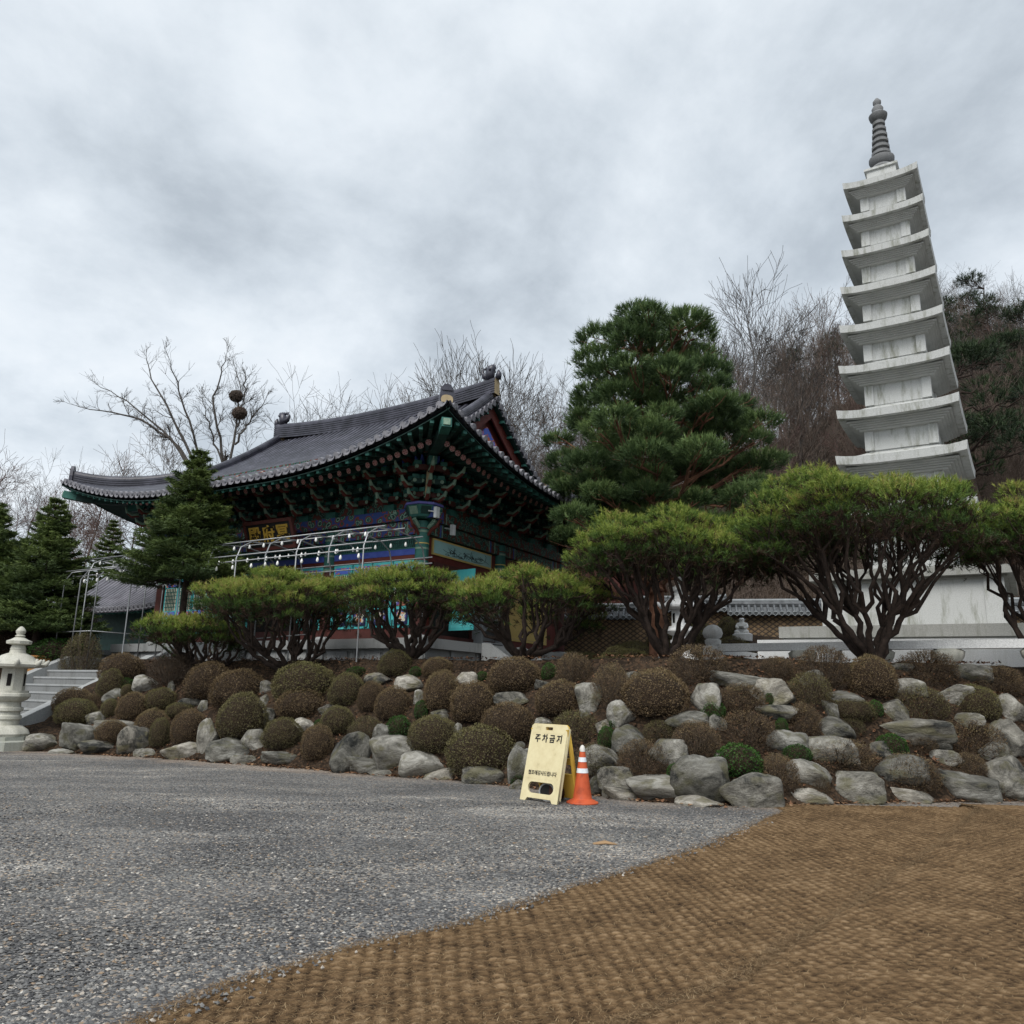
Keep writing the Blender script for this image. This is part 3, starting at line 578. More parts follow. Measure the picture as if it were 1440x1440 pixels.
for xx, sg in ((xg1 - 0.22, 1), (xg0 + 0.22, -1)):
    for side in (-1, 1):
        s_ = np.linspace(HALF - 0.1, GE - 0.3, 12); yv = YE0 + s_ if side < 0 else YE1 - s_
        ridge(np.stack([0 * s_ + xx, yv, roof_z(s_, 9.0) + 0.02], -1), 0.28, 0.30, 'descending_ridge')
        q = np.linspace(GE + 0.1, 0.28, 14); hz = roof_z(q, q) + 0.03
        hx = (XE1 - q) if sg > 0 else (XE0 + q); hy = (YE0 + q) if side < 0 else (YE1 - q)
        ridge(np.stack([hx, hy, hz], -1), 0.27, 0.30, 'hip_ridge')
        # upright end tile at the corner
        d = np.array([hx[-1] - hx[-2], hy[-1] - hy[-2], 0]); d /= np.linalg.norm(d); sd2 = np.array([-d[1], d[0], 0]); o = np.array([hx[-1], hy[-1], hz[-1]]) + d * 0.02
        m_ = MB(); poly = [(-.17, -.05), (.17, -.05), (.19, .22), (.16, .46), (.09, .57), (0, .60), (-.09, .57), (-.16, .46), (-.19, .22)]
        m_.prism(poly, o, sd2, UPZ, d * 0.10, 0); m_.prism([(a * .8, b * .30 + .12) for a, b in poly], o + d * 0.103, sd2, UPZ, d * 0.012, 1)
        m_.prism([(a * .72, b * .12 + 0.42) for a, b in poly], o + d * 0.10, sd2, UPZ, d * 0.03, 0)
        m_.build('corner_end_tile', [TILE, BEIGE], parent=roof)
# dragon head finials on the main ridge
for xx, sg in ((xg1 - 0.28, 1), (xg0 + 0.28, -1)):
    m_ = MB(); z0 = ZR + 0.70
    m_.tube([(xx - .05 * sg, ym, z0 - .1), (xx - .02 * sg, ym, z0 + .2), (xx + .05 * sg, ym, z0 + .42), (xx + .22 * sg, ym, z0 + .50)], [.2, .21, .19, .1], 8)
    m_.tube([(xx - .1 * sg, ym, z0 + .05), (xx - .32 * sg, ym, z0 + .12), (xx - .42 * sg, ym, z0 + .3), (xx - .33 * sg, ym, z0 + .48)], [.16, .13, .08, .03], 8)
    for k in range(4): m_.tube([(xx + (.12 - .12 * k) * sg, ym, z0 + .42), (xx + (.04 - .15 * k) * sg, ym, z0 + .60 - .03 * k)], [.06, .015], 6)
    m_.tube([(xx + .38 * sg, ym, z0 - .12), (xx + .44 * sg, ym, z0 + .12), (xx + .40 * sg, ym, z0 + .28)], [.14, .12, .04], 8)
    for sy in (-1, 1): m_.tube([(xx + .06 * sg, ym + .15 * sy, z0 + .3), (xx + .10 * sg, ym + .24 * sy, z0 + .34)], [.07, .04], 8)
    for V_ in m_.V: V_[:] = (V_ - np.array([xx, ym, z0 - .1])) * .80 + np.array([xx, ym, z0 + .10])
    m_.build('ridge_finial', TILE, parent=roof, smooth=True)

# gables
for xw, sg in ((XE1 - GW, 1), (XE0 + GW, -1)):
    gb = thing('gable', None, None); gb.parent = hall
    ys_ = np.linspace(YE0 + GE + 0.15, YE1 - GE - 0.15, 33); s_ = HALF - np.abs(ys_ - ym); zr_ = roof_z(s_, 9.) - 0.12; zb = roof_z(np.full(1, GW), np.array([3.]))[0] - 0.1
    m_ = MB(); poly = [(y, z) for y, z in zip(ys_, zr_)] + [(ys_[-1], zb), (ys_[0], zb)]
    m_.prism(poly, (xw, 0, 0), (0, 1, 0), (0, 0, 1), (-0.08 * sg, 0, 0), 0)
    m_.build('gable_wall', REDW, parent=gb)
    m_ = MB(); k = 0.66; cz = zb + 0.05
    pp = [(ym + (y - ym) * k, cz + (z - cz) * k) for y, z in zip(ys_, zr_)] + [(ym + (ys_[-1] - ym) * k, cz + .02), (ym + (ys_[0] - ym) * k, cz + .02)]
    m_.prism(pp, (xw + 0.003 * sg, 0, 0), (0, 1, 0), (0, 0, 1), (0.05 * sg, 0, 0), 0)
    for a, b in ((.10, .95), (.42, .55), (-.28, .75), (-.62, .5), (.75, .35)):    # painted fretwork strips
        y = ym + a; m_.box((xw + 0.053 * sg - .012, y - .05, cz + .1), (xw + 0.053 * sg + .012, y + .05, cz + .1 + b * 1.1), 1); m_.box((xw + .053 * sg - .010, y - .05, cz + .1 + b * .8), (xw + .053 * sg + .010, y + .33, cz + .18 + b * .8), 2)
    m_.build('gable_painting', [PATB, ORANGE, YELLOW], parent=gb)
    xe = XE1 - GE if sg > 0 else XE0 + GE
    for side in (-1, 1):
        s_ = np.linspace(HALF, GE - 0.05, 16); yv = YE0 + s_ if side < 0 else YE1 - s_; z = roof_z(s_, 9.)
        m_ = MB(); bx = xw + 0.16 * sg
        top = np.stack([0 * s_ + bx, yv, z - 0.10], -1)
        def strip(xa, xb, za, zb_, m):
            A = np.stack([0 * s_ + xa, yv, z + za], -1); B = np.stack([0 * s_ + xb, yv, z + za], -1); C = np.stack([0 * s_ + xb, yv, z + zb_], -1); D = np.stack([0 * s_ + xa, yv, z + zb_], -1)
            m_.grid(np.stack([A, B, C, D, A], 1), m)
        strip(bx, bx + 0.06 * sg, -0.13, -0.60, 0)
        m_.build('bargeboard', [REDW], parent=gb)
        m_ = MB(); strip(bx + 0.062 * sg, xe, -0.11, -0.15, 0)
        for i in range(2, 16, 2): m_.box((min(bx + .063 * sg, xe), yv[i] - .05, z[i] - .235), (max(bx + .063 * sg, xe), yv[i] + .05, z[i] - .155), 1)
        m_.build('gable_soffit', [GREEN, GREEN2], parent=gb)
        m_ = MB()
        for i in np.linspace(0, 15, 17):      # short tile stubs along the verge
            y = np.interp(i, range(16), yv); zz_ = np.interp(i, range(16), z) + .03
            m_.tube([(xe - .25 * sg, y, zz_ + .04), (xe + .05 * sg, y, zz_)], .085, 10); m_.tube([(xe + .02 * sg, y, zz_), (xe + .07 * sg, y, zz_ - .005)], [.105, .105], 12, 1)
            m_.box((min(xe, xe + .05 * sg), y - .12, zz_ - .10), (max(xe, xe + .05 * sg), y + .12, zz_ - .06), 1)
        m_.build('verge_tiles', [TILE, TILEEND], parent=gb, smooth=True, angle=40)

# eaves: soffit boards, round rafters with flower ends, square flying rafters
def soff(side, e, s): p = slope_pts(side, e, s); p[..., 2] -= 0.16; return p
eav = thing('eaves', None, None); eav.parent = hall
for side in ('front', 'right', 'back', 'left'):
    Lx = (XE1 - XE0) if side in ('front', 'back') else (YE1 - YE0); m_ = MB(); ks = 9
    es = np.linspace(0, Lx, 46); G = []
    for e in es:
        l = min(3.4, e, Lx - e); l = max(l, 0.06); st = np.linspace(0.06, l, ks); p = soff(side, np.full(ks, e), st); p[:, 2] += np.linspace(0, 0.05, ks); G.append(p)
    m_.grid(np.array(G), 0, flip=True)
    fr = np.array(G)[:, 0]; m_.grid(np.stack([fr, fr - np.array([0, 0, .03])], 1), 0, flip=False)
    m_.build('soffit_boards', GREEN, parent=eav)
FLY_RAFT = {}
for side in ('front', 'right'):
    Lx = (XE1 - XE0) if side == 'front' else (YE1 - YE0); n = 46 if side == 'front' else 37
    for i in range(n):
        e = 0.55 + (Lx - 1.1) * i / (n - 1); d = min(e, Lx - e); near = 0 if e < Lx / 2 else Lx
        def point(s):   # rafters fan out towards the hip beam near the corners
            if d < 3.3:
                pv = 3.3; f = (s - 0.1) / (3.3 - 0.1); dd = d + (pv - d) * f; ee = dd if near == 0 else Lx - dd
            else: ee = e
            return slope_pts(side, np.array([ee]), np.array([s]))[0]
        P = np.array([point(s) for s in np.linspace(0.92, 3.3, 7)]); P[:, 2] -= 0.36 - 0.0 * P[:, 2]
        m_ = MB(); m_.tube(P[::-1], 0.082, 8, 0)
        T = P[0] - P[1]; T /= np.linalg.norm(T); su = np.cross(T, UPZ); su /= np.linalg.norm(su); sv = np.cross(su, T); th = np.arange(16) * 2 * math.pi / 16
        rr = np.array([0.0, 0.021, 0.035, 0.053, 0.082]); V = [P[0] + T * .004]; tn = [0.0]
        for q in rr[1:]:
            for k, w in enumerate(th): V.append(P[0] + T * .004 + q * (math.cos(w) * su + math.sin(w) * sv)); tn.append(0.3 if q < .02 else (0.5 if (k // 2) % 2 and q < .06 else (0.85 if q < .06 else 1.0)))
        fs = [[0, 1 + k, 1 + (k + 1) % 16] for k in range(16)] + [[1 + j * 16 + k, 1 + (j + 1) * 16 + k, 1 + (j + 1) * 16 + (k + 1) % 16, 1 + j * 16 + (k + 1) % 16] for j in range(3) for k in range(16)]
        ro = m_.build('rafter', GREEN, parent=eav, smooth=True, angle=50)
        m2 = MB(); m2.add(np.array(V), fs, 0, np.array(tn)); fo = m2.build('flower_end', FLOWER, parent=ro)
        Q = np.array([point(s) for s in np.linspace(0.10, 1.5, 4)]); Q[:, 2] -= 0.22
        m3 = MB(); m3.tube(Q[::-1], 0.068, 4, 0); T = Q[0] - Q[1]; T /= np.linalg.norm(T)
        m3.tube([Q[0] - T * .16, Q[0] + T * .004], .0695, 4, 1); m3.tube([Q[0] - T * .42, Q[0] - T * .34], .0690, 4, 1); m3.build('flying_rafter', [GREEN, GREEN2], parent=eav)
    # fascia on the round rafter ends that carries the flying rafters
    es = np.linspace(0.8, Lx - 0.8, 50); G = np.array([slope_pts(side, np.array([e]), np.array([0.92]))[0] for e in es]); G[:, 2] -= 0.255
    m_ = MB(); m_.tube(G, 0.045, 4, 0); m_.build('eave_batten', GREEN, parent=eav)
# hip beams (one at each corner)
for sx, sy in ((1, -1), (-1, -1), (1, 1), (-1, 1)):
    q = np.linspace(3.6, 0.12, 8); hz = roof_z(q, q) - 0.36 - 0.10; hx = (XE1 - q) if sx > 0 else (XE0 + q); hy = (YE0 + q) if sy < 0 else (YE1 - q)
    P = np.stack([hx, hy, hz], -1); m_ = MB(); m_.tube(P, 0.17, 4, 0); T = P[-1] - P[-2]; T /= np.linalg.norm(T); m_.tube([P[-1] - T * .42, P[-1] + T * .02], .176, 4, 1); m_.tube([P[-1] + T * .02, P[-1] + T * .05], .12, 4, 2)
    m_.tube([P[3] - T * .3, P[3] + T * .1], [.178, .178], 4, 1)
    P2 = P[:5].copy(); P2[:, 2] -= 0.26; m_.tube(P2, .15, 4, 0); T2 = P2[-1] - P2[-2]; T2 /= np.linalg.norm(T2); m_.tube([P2[-1] - T2 * .3, P2[-1] + T2 * .03], .156, 4, 1)
    m_.build('hip_beam', [GREEN, GREEN2, MINT], parent=eav)

# bracket clusters
ZBR = 4.33
def bracket(at, outw, corner=False):
    o = np.array([at[0], at[1], 0.]); ow = np.array([outw[0], outw[1], 0.]); ow /= np.linalg.norm(ow); lat = np.array([-ow[1], ow[0], 0])
    P = lambda a, b, z: o + ow * a + lat * b + np.array([0, 0, ZBR + z])
    m_ = MB(); sc = 1.15 if corner else 1.0
    m_.obox(P(0, 0, .09), ow * .19, lat * .19, UPZ * .09, 1)
    for k in range(3):
        z = .22 + .30 * k; L = (.36 + .30 * k) * sc
        m_.obox(P(L / 2 - .1, 0, z + .08), ow * (L / 2 + .1), lat * .055, UPZ * .09, 0)
        # up-curling tongue
        c = [P(L - .05, 0, z + .02), P(L + .16, 0, z - .03), P(L + .34, 0, z + .08), P(L + .43, 0, z + .27)]
        m_.tube(c, [.075, .075, .06, .018], 6, 2); m_.tube([p + np.array([0, 0, -.035]) for p in c[:3]], [.06, .065, .045], 6, 3)
        for a in ((0.0, .62 + .1 * k), (L - .12, .44)):
            m_.obox(P(a[0], 0, z + .10), ow * .05, lat * a[1] * .92, UPZ * .075, 0 if k % 2 else 5)
            for b in (-1, 1): m_.obox(P(a[0], b * a[1] * .80, z + .21), ow * .085, lat * .095, UPZ * .055, 1); m_.tube([P(a[0] + .052, b * a[1] * .86, z + .1), P(a[0] + .07, b * a[1] * .86, z + .1)], [.055, .055], 8, 2)
            m_.obox(P(a[0], 0, z + .21), ow * .09, lat * .10, UPZ * .055, 1)
    z = 1.12; L = 1.0 * sc; c = [P(.25, 0, z), P(L - .3, 0, z + .02), P(L - .05, 0, z + .14), P(L + .02, 0, z + .34), P(L - .1, 0, z + .46)]
    m_.tube(c, [.09, .11, .12, .09, .03], 7, 3); m_.tube([P(L - .1, 0, z + .2), P(L + .14, 0, z + .24), P(L + .20, 0, z + .34)], [.07, .06, .02], 6, 2)
    m_.tube([P(L - .12, 0, z + .33), P(L + .02, .0, z + .36)], [.07, .075], 8, 4)
    for b in (-1, 1): m_.tube([P(L * .5, b * .12, z + .02), P(L * .72, b * .22, z + .05), P(L * .8, b * .24, z + .2)], [.06, .06, .02], 6, 6)
    return m_.build('bracket_cluster', [GREEN, GREEN2, MINT, REDW, CREAM, REDB, BLUE], parent=hall)
fx = [X0 + 11.2 * i / 10 for i in range(1, 10)]; sy_ = [YB * i / 7 for i in range(1, 7)]
for x in fx: bracket((x, 0), (0, -1))
for y in sy_: bracket((0, y), (1, 0))
for x, y, ox, oy in ((0, 0, 1, -1), (X0, 0, -1, -1), (0, YB, 1, 1)):
    bracket((x, y), (ox, 0)); bracket((x, y), (0, oy)); bracket((x, y), (ox, oy), True)
for y in sy_[::2]: bracket((X0, y), (-1, 0))
# boards behind the brackets and the purlin above them
m_ = MB()
m_.box((X0 - .03, -.06, ZBR), (.03, .06, 6.35)); m_.box((-.06, .061, ZBR), (.06, YB - .061, 6.35)); m_.box((X0 - .06, .061, ZBR), (X0 + .06, YB - .061, 6.35)); m_.box((X0 - .03, YB - .06, ZBR), (.03, YB + .06, 6.35))
m_.build('bracket_boards', PATD, parent=hall)
for a, b in (((X0 - 1.3, -.98, 5.72), (1.3, -.98, 5.72)), ((.98, -1.3, 5.72), (.98, YB + 1.3, 5.72)), ((X0 - .98, -1.3, 5.72), (X0 - .98, YB + 1.3, 5.72)), ((X0 - 1.3, YB + .98, 5.72), (1.3, YB + .98, 5.72))):
    m_ = MB(); m_.tube([a, b], 0.13, 10); m_.build('purlin', PATD, parent=hall, smooth=True, angle=50)

# columns, beams
FRX = [0.0, -3.4, -7.8, X0]; SDY = [4.1, YB]
cols = [(x, 0.) for x in FRX] + [(0., y) for y in SDY] + [(X0, y) for y in SDY] + [(FRX[1], YB), (FRX[2], YB)]
for x, y in cols:
    m_ = MB(); m_.tube([(x, y, .72), (x, y, 2.75)], .19, 18, 0); m_.tube([(x, y, 2.75), (x, y, 3.95)], .191, 18, 1)
    for z, w, mm in ((2.72, .06, 2), (2.84, .04, 3), (3.15, .05, 2), (3.30, .03, 4), (3.62, .06, 2), (3.72, .03, 3)): m_.tube([(x, y, z), (x, y, z + w)], .196, 18, mm)
    m_.lathe([(.34, .66), (.33, .72), (.25, .80)], 18, (x, y, 0), 5)
    m_.build('column', [REDB, GREEN2, MINT, REDW, YELLOW, CONC], parent=hall, smooth=True, angle=40)
def beam(a, b, z0, z1, w, name, ms):
    a = np.array(a); b = np.array(b); d = (b - a); L = np.linalg.norm(d); d /= L; p = np.array([-d[1], d[0], 0]); c = (a + b) / 2; m_ = MB()
    m_.obox(np.array([c[0], c[1], (z0 + z1) / 2]), d * L / 2, p * w / 2, UPZ * (z1 - z0) / 2, 0)
    for s in (-1, 1):     # painted end bands
        for k, mm in ((.28, 2), (.42, 1), (.52, 3), (.60, 2)): m_.obox(np.array([c[0], c[1], (z0 + z1) / 2]) + s * d * (L / 2 - k), d * .022, p * (w / 2 + .003), UPZ * ((z1 - z0) / 2 + .003), mm)
    return m_.build(name, ms, parent=hall)
for a, b in zip(FRX[:-1], FRX[1:]): beam((a - .19, 0, 0), (b + .19, 0, 0), 3.60, 3.98, .20, 'tie_beam', [PAT, REDW, MINT, BLUE])
for a, b in ((0, 4.1), (4.1, YB)):
    for x in (0., X0): beam((x, a + .19, 0), (x, b - .19, 0), 3.62, 3.98, .20, 'tie_beam', [PATD, REDW, MINT, BLUE])
beam((X0 - .5, 0, 0), (.5, 0, 0), 4.0, 4.32, .42, 'plate_beam', [PAT, BLUE, MINT, REDW]); beam((0, .22, 0), (0, YB + .5, 0), 4.003, 4.317, .42, 'plate_beam', [PATD, BLUE, MINT, REDW]); beam((X0, .22, 0), (X0, YB + .5, 0), 4.003, 4.317, .42, 'plate_beam', [PATD, BLUE, MINT, REDW])
# corner capital: flared octagonal block with violet rim and wing brackets
for x, y, ox, oy in ((0, 0, 1, -1), (X0, 0, -1, -1)):
    m_ = MB(); ph = math.pi / 8
    m_.lathe([(.28, 3.99), (.42, 4.02), (.53, 4.335)], 8, (x, y, 0), 0, ph); m_.lathe([(.55, 4.34), (.57, 4.35), (.57, 4.40), (.54, 4.42)], 8, (x, y, 0), 1, ph)
    for k in range(8):
        w = k * math.pi / 4; d = np.array([math.cos(w), math.sin(w), 0]); p = np.array([-d[1], d[0], 0]); c = np.array([x, y, 4.19]) + d * .455
        m_.obox(c, d * .012, p * .13, (UPZ * .10 + d * .045), 2 if k % 2 else 3)
    for d in (np.array([ox, 0, 0.]), np.array([0, oy, 0.]), np.array([-ox, 0, 0.]), np.array([0, -oy, 0.])):
        p0 = np.array([x, y, 0.]); m_.tube([p0 + d * .18 + UPZ * 3.55, p0 + d * .30 + UPZ * 3.68, p0 + d * .48 + UPZ * 3.78, p0 + d * .60 + UPZ * 3.98], [.04, .05, .05, .02], 6, 4); m_.tube([p0 + d * .19 + UPZ * 3.75, p0 + d * .42 + UPZ * 3.95], [.06, .07], 6, 3)
    m_.build('corner_capital', [GREEN2, PURP, GREEN, MINT, REDW], parent=hall)
    # hanging lotus stalk under the hip beam
    m_ = MB(); d = np.array([ox, oy, 0.]) / math.sqrt(2); p0 = np.array([x, y, 0.]); m_.tube([p0 + d * .55 + UPZ * 4.5, p0 + d * .78 + UPZ * 4.9, p0 + d * .88 + UPZ * 5.4, p0 + d * 1.1 + UPZ * 5.75], [.06, .08, .07, .10], 7, 0); m_.lathe([(.03, 0), (.15, .03), (.10, .26), (.03, .3)], 8, tuple(p0 + d * 1.12 + UPZ * 5.78), 1); m_.build('lotus_pendant', [BEIGE, MINT], parent=hall)

# front wall
m_ = MB(); m_.box((X0 + .19, .05, .66), (-.19, .15, 3.6)); m_.build('front_wall', REDB, parent=hall)
m_ = MB(); m_.box((X0 + .19, -.10, .665), (-.19, .049, 1.0)); m_.build('sill_beam', REDB, parent=hall)
for a, b in zip(FRX[:-1], FRX[1:]):
    xa, xb = b + .2, a - .2
    m_ = MB(); m_.box((xa, -.02, 3.21), (xb, .048, 3.57), 0); zz_ = np.linspace(xa + .08, xb - .08, 40)
    for i, x in enumerate(zz_[:-1]):
        for s in (-1, 1): xs_ = (x, x + (zz_[1] - zz_[0])); q0, q1 = (xs_ if s > 0 else xs_[::-1]); m_.tube([(q0, -.03, 3.24), ((q0 + q1) / 2 + 0, -.03, 3.39)], .008, 4, 1, cap=False); m_.tube([((q0 + q1) / 2, -.03, 3.39), (q1 if False else q0, -.03, 3.54)], .008, 4, 1, cap=False)
    for z in (3.21, 3.55): m_.box((xa, -.045, z), (xb, -.021, z + .03), 1)
    m_.build('lattice_transom', [DARK if False else GREEN, GREEN2], parent=hall)
    m_ = MB(); m_.box((xa, -.06, 3.03), (xb, .047, 3.20), 0); m_.box((xa, -.05, 2.90), (xb, .046, 3.025), 1); m_.build('lintel_beam', [BLUE, REDW], parent=hall)
    nd = 4; w = (xb - xa) / nd
    for i in range(nd):
        x0, x1 = xa + i * w + .02, xa + (i + 1) * w - .02
        opened = (b == -7.8 and i in (1, 2))
        dl = thing('door_leaf', None, None); dl.parent = hall
        if opened:
            m_ = MB(); m_.box((x0, .0, 1.02), (x1, .045, 2.88)); m_.build('dark_opening', DARK, parent=dl); continue
        m_ = MB(); m_.box((x0, -.05, 1.02), (x1, .04, 2.88), 0); m_.build('leaf_frame', CYAN, parent=dl)
        for pz, ph_ in ((1.10, .42), (1.62, .16), (2.62, .18)):
            cx = (x0 + x1) / 2; m_ = MB()
            if ph_ > .3:
                for sx in ([-1, 1] if w > .9 and False else [0]):
                    m_.box((cx - .24, -.075, pz), (cx + .24, -.049, pz + .42), 0)
                    # painted guardian mask: pale face, brows, eyes, muzzle
                    def disc(dx, dz, rx, rz_, y, mm): th = np.arange(14) * 2 * math.pi / 14; V = np.stack([cx + dx + rx * np.cos(th), 0 * th + y, pz + .21 + dz + rz_ * np.sin(th)], -1); m_.add(V, [list(range(14))], mm)
                    fc = (1, 4, 5)[i % 3]
                    for q in range(10): w_ = q * .628; disc(.145 * math.cos(w_), .135 * math.sin(w_), .055, .05, -.0765, 1 if q % 2 else 5)
                    disc(0, 0, .15, .14, -.078, 1); disc(0, -.055, .10, .07, -.0795, fc)
                    for e_ in (-1, 1): disc(e_ * .065, .04, .042, .036, -.0805, 2); disc(e_ * .065, .04, .02, .02, -.0815, 3); disc(e_ * .07, .10, .05, .018, -.0808, 4)
                    disc(0, -.01, .034, .03, -.0818, 4); disc(0, -.075, .06, .022, -.0822, 6)
                m_.build('mask_panel', [NAVY, CREAM, WHITE, BLACK, ORANGE, PURP, REDW], parent=dl)
            else:
                m_.box((x0 + .07, -.07, pz), (x1 - .07, -.049, pz + ph_), 0); m_.build('painted_panel', PATB, parent=dl)
        m_ = MB(); m_.box((x0 + .07, -.056, 1.82), (x1 - .07, -.048, 2.58), 1)
        for q in range(1, 7): xx = x0 + .07 + (x1 - x0 - .14) * q / 7; m_.box((xx - .012, -.075, 1.82), (xx + .012, -.054, 2.58), 0)
        for q in range(1, 6): zq = 1.82 + .76 * q / 6; m_.box((x0 + .07, -.072, zq - .01), (x1 - .07, -.0545, zq + .01), 0)
        m_.build('door_lattice', [GREEN2, CREAM], parent=dl)
        # stepped fret corners on the lower frame
        m_ = MB()
        for sx in (-1, 1):
            xc = x0 + .05 if sx < 0 else x1 - .05
            m_.box((xc - .02, -.066, 1.06), (xc + .02, -.0495, 1.24), 0); m_.box((min(xc, xc - sx * .12), -.066, 1.04), (max(xc, xc - sx * .12), -.0495, 1.075), 0)
        m_.build('corner_fret', GREEN, parent=dl)
# side wall
m_ = MB(); m_.box((-.15, .19, .66), (-.05, YB - .19, 3.6)); m_.build('side_wall', REDW, parent=hall)
m_ = MB(); m_.box((-.16 + X0 + .2, .19, .66), (X0 + .16, YB - .19, 3.6)); m_.build('side_wall', REDW, parent=hall)
m_ = MB(); m_.box((X0 + .19, YB - .15, .66), (-.19, YB - .05, 3.6)); m_.build('back_wall', REDW, parent=hall)
sp = thing('painted_side_panel', None, None); sp.parent = hall
m_ = MB(); m_.box((-.049, .50, 3.11), (.00, 3.62, 3.58), 0); m_.build('panel_border', YELLOW, parent=sp)
m_ = MB(); m_.box((.0005, .55, 3.16), (.012, 3.57, 3.53), 0)
for k in range(26):      # ink branches painted on the panel
    y = 1.2 + 1.9 * RNG.random(); z = 3.2 + .1 * RNG.random(); P = [(.016, y, z)]
    for q in range(4): y += RNG.normal(.02, .13); z = min(3.5, max(3.19, z + RNG.normal(.03, .05))); P.append((.016, y, z))
    m_.tube(P, [.012, .009, .007, .005, .003], 4, 1)
m_.build('branch_painting', [PALEB, BLACK], parent=sp)
for ya, yb_ in ((4.32, 5.78), (5.92, 7.38)):
    yp = thing('yellow_panel', None, None); yp.parent = hall
    m_ = MB(); m_.box((-.049, ya, .98), (-.02, yb_, 2.72)); m_.build('panel_board', YELLOW, parent=yp)
    m_ = MB(); 
    for z in (1.04, 2.64): m_.box((-.0195, ya + .06, z), (-.015, yb_ - .06, z + .015))
    for y in (ya + .06, yb_ - .075): m_.box((-.0195, y, 1.056), (-.015, y + .015, 2.639))
    m_.build('panel_line', BEIGE, parent=yp)
m_ = MB(); m_.box((-.049, .62, .86), (-.03, 2.5, 2.75)); m_.build('side_doorway', DARK, parent=hall)
m_ = MB(); m_.box((-.049, .22, .665), (.10, 3.9, .859)); m_.box((-.048, .52, .861), (.04, .615, 2.9)); m_.box((-.048, 2.505, .861), (.04, 2.60, 2.9)); m_.box((-.048, .52, 2.76), (.045, 2.6, 2.9)); m_.build('side_door_frame', REDB, parent=hall)
for z in (1.15, 1.32): pass
dl = thing('open_door_leaf', None, None); dl.parent = hall; dl.location = (.06, 1.36, 0); dl.rotation_euler = (0, 0, math.radians(84))
m_ = MB(); m_.box((-.02, -.90, 1.02), (.02, .0, 2.75)); m_.build('leaf_board', CYAN, parent=dl)
m_ = MB(); m_.box((.0205, -.82, 1.10), (.025, -.08, 1.62)); m_.box((-.025, -.82, 1.10), (-.0205, -.08, 1.62)); m_.build('leaf_panel', mat('painted_light_turquoise', (0.12, 0.55, 0.56), rough=.5), parent=dl)
m_ = MB()
for k in range(40): w = RNG.random() * 6.28; r = .10 * RNG.random(); c = (0, -.45 + r * math.cos(w), 1.38 + r * math.sin(w)); [m_.box((s * .027 - .002, c[1] - .022, c[2] - .018), (s * .027 + .002, c[1] + .022, c[2] + .018)) for s in (-1, 1)]
m_.build('ink_bouquet', GREEN, parent=dl)
# platform and steps
pl = thing('stone_platform', None, None); pl.parent = hall
m_ = MB(); a, b, c, d = X0 - 1.0, 1.0, -1.0, YB + 1.0
m_.box((a, c, .40), (b, d, .66)); m_.build('platform_lip', CONC, parent=pl)
m_ = MB(); m_.box((a + .14, c + .14, -.4), (b - .14, d - .14, .40))
for i in range(12): x = a + .14 + (b - a - .28) * i / 11; m_.box((x - .09, c + .09, -.4), (x + .09, c + .1395, .398))
for i in range(9): y = c + .14 + (d - c - .28) * i / 8; m_.box((b - .1395, y - .09, -.4), (b - .09, y + .09, .398))
m_.build('platform_wall', CONC, parent=pl)
for i in range(11):
    x = a + .14 + (b - a - .28) * (i + .5) / 11; m_ = MB(); m_.box((x - .36, c + .118, -.1), (x + .36, c + .1397, .33))
    for k in range(5): w = math.pi * (k + .5) / 5; m_.tube([(x, c + .115, .0), (x + .2 * math.cos(w), c + .11, .12 + .1 * math.sin(w)), (x + .30 * math.cos(w), c + .115, .04 + .24 * math.sin(w))], [.018, .02, .012], 5)
    m_.build('relief_panel', granite_mat('pale_granite_panel', (0.44, 0.45, 0.46), .3) if i == 0 else bpy.data.materials['pale_granite_panel'], parent=pl)
def steps(name, o, ex, ey, w, n, rise, run, h0):
    st = thing(name, None, None); st.parent = hall; o = np.array(o, float); ex = np.array(ex, float); ey = np.array(ey, float)
    m_ = MB()
    for k in range(n): m_.obox(o + ex * w / 2 + ey * (run * (n - k) / 2) + UPZ * (h0 + rise * k + rise / 2), ex * w / 2, ey * run * (n - k) / 2, UPZ * rise / 2)
    m_.build('treads', CONC, parent=st)
    for e in (0, 1):
        m_ = MB(); m_.prism([(0, h0 - .1), (n * run + .25, h0 - .1), (n * run + .25, h0 + .05), (.18, h0 + n * rise + .08), (0, h0 + n * rise + .08)], o + ex * (w + .003 if e else -.203), ey, UPZ, ex * .2); m_.build('cheek_wall', CONC, parent=st)
steps('stone_steps', (-8.2, -1.002, 0), (1, 0, 0), (0, -1, 0), 2.4, 3, .2, .32, 0)
steps('stone_steps', (1.002, 1.85, 0), (0, 1, 0), (1, 0, 0), 1.75, 3, .2, .32, 0)
# white lamps under the eaves
for x, y, z in ((.66, -.28, 4.12), (.42, .85, 3.86)):
    m_ = MB(); m_.box((x - .05, y - .07, z - .18), (x + .05, y + .07, z + .12)); m_.tube([(x - .05, y, z), (x - .28, y, z + .05)], .02, 6); m_.build('flood_lamp', WHITE, parent=hall)
LM = hall.matrix_world
def HW(x, y, z):      # hall coordinates -> world
    return TC - TU * x + TV * y + np.array([0, 0, z + ZT])
HRZ = -math.pi / 2 + TH

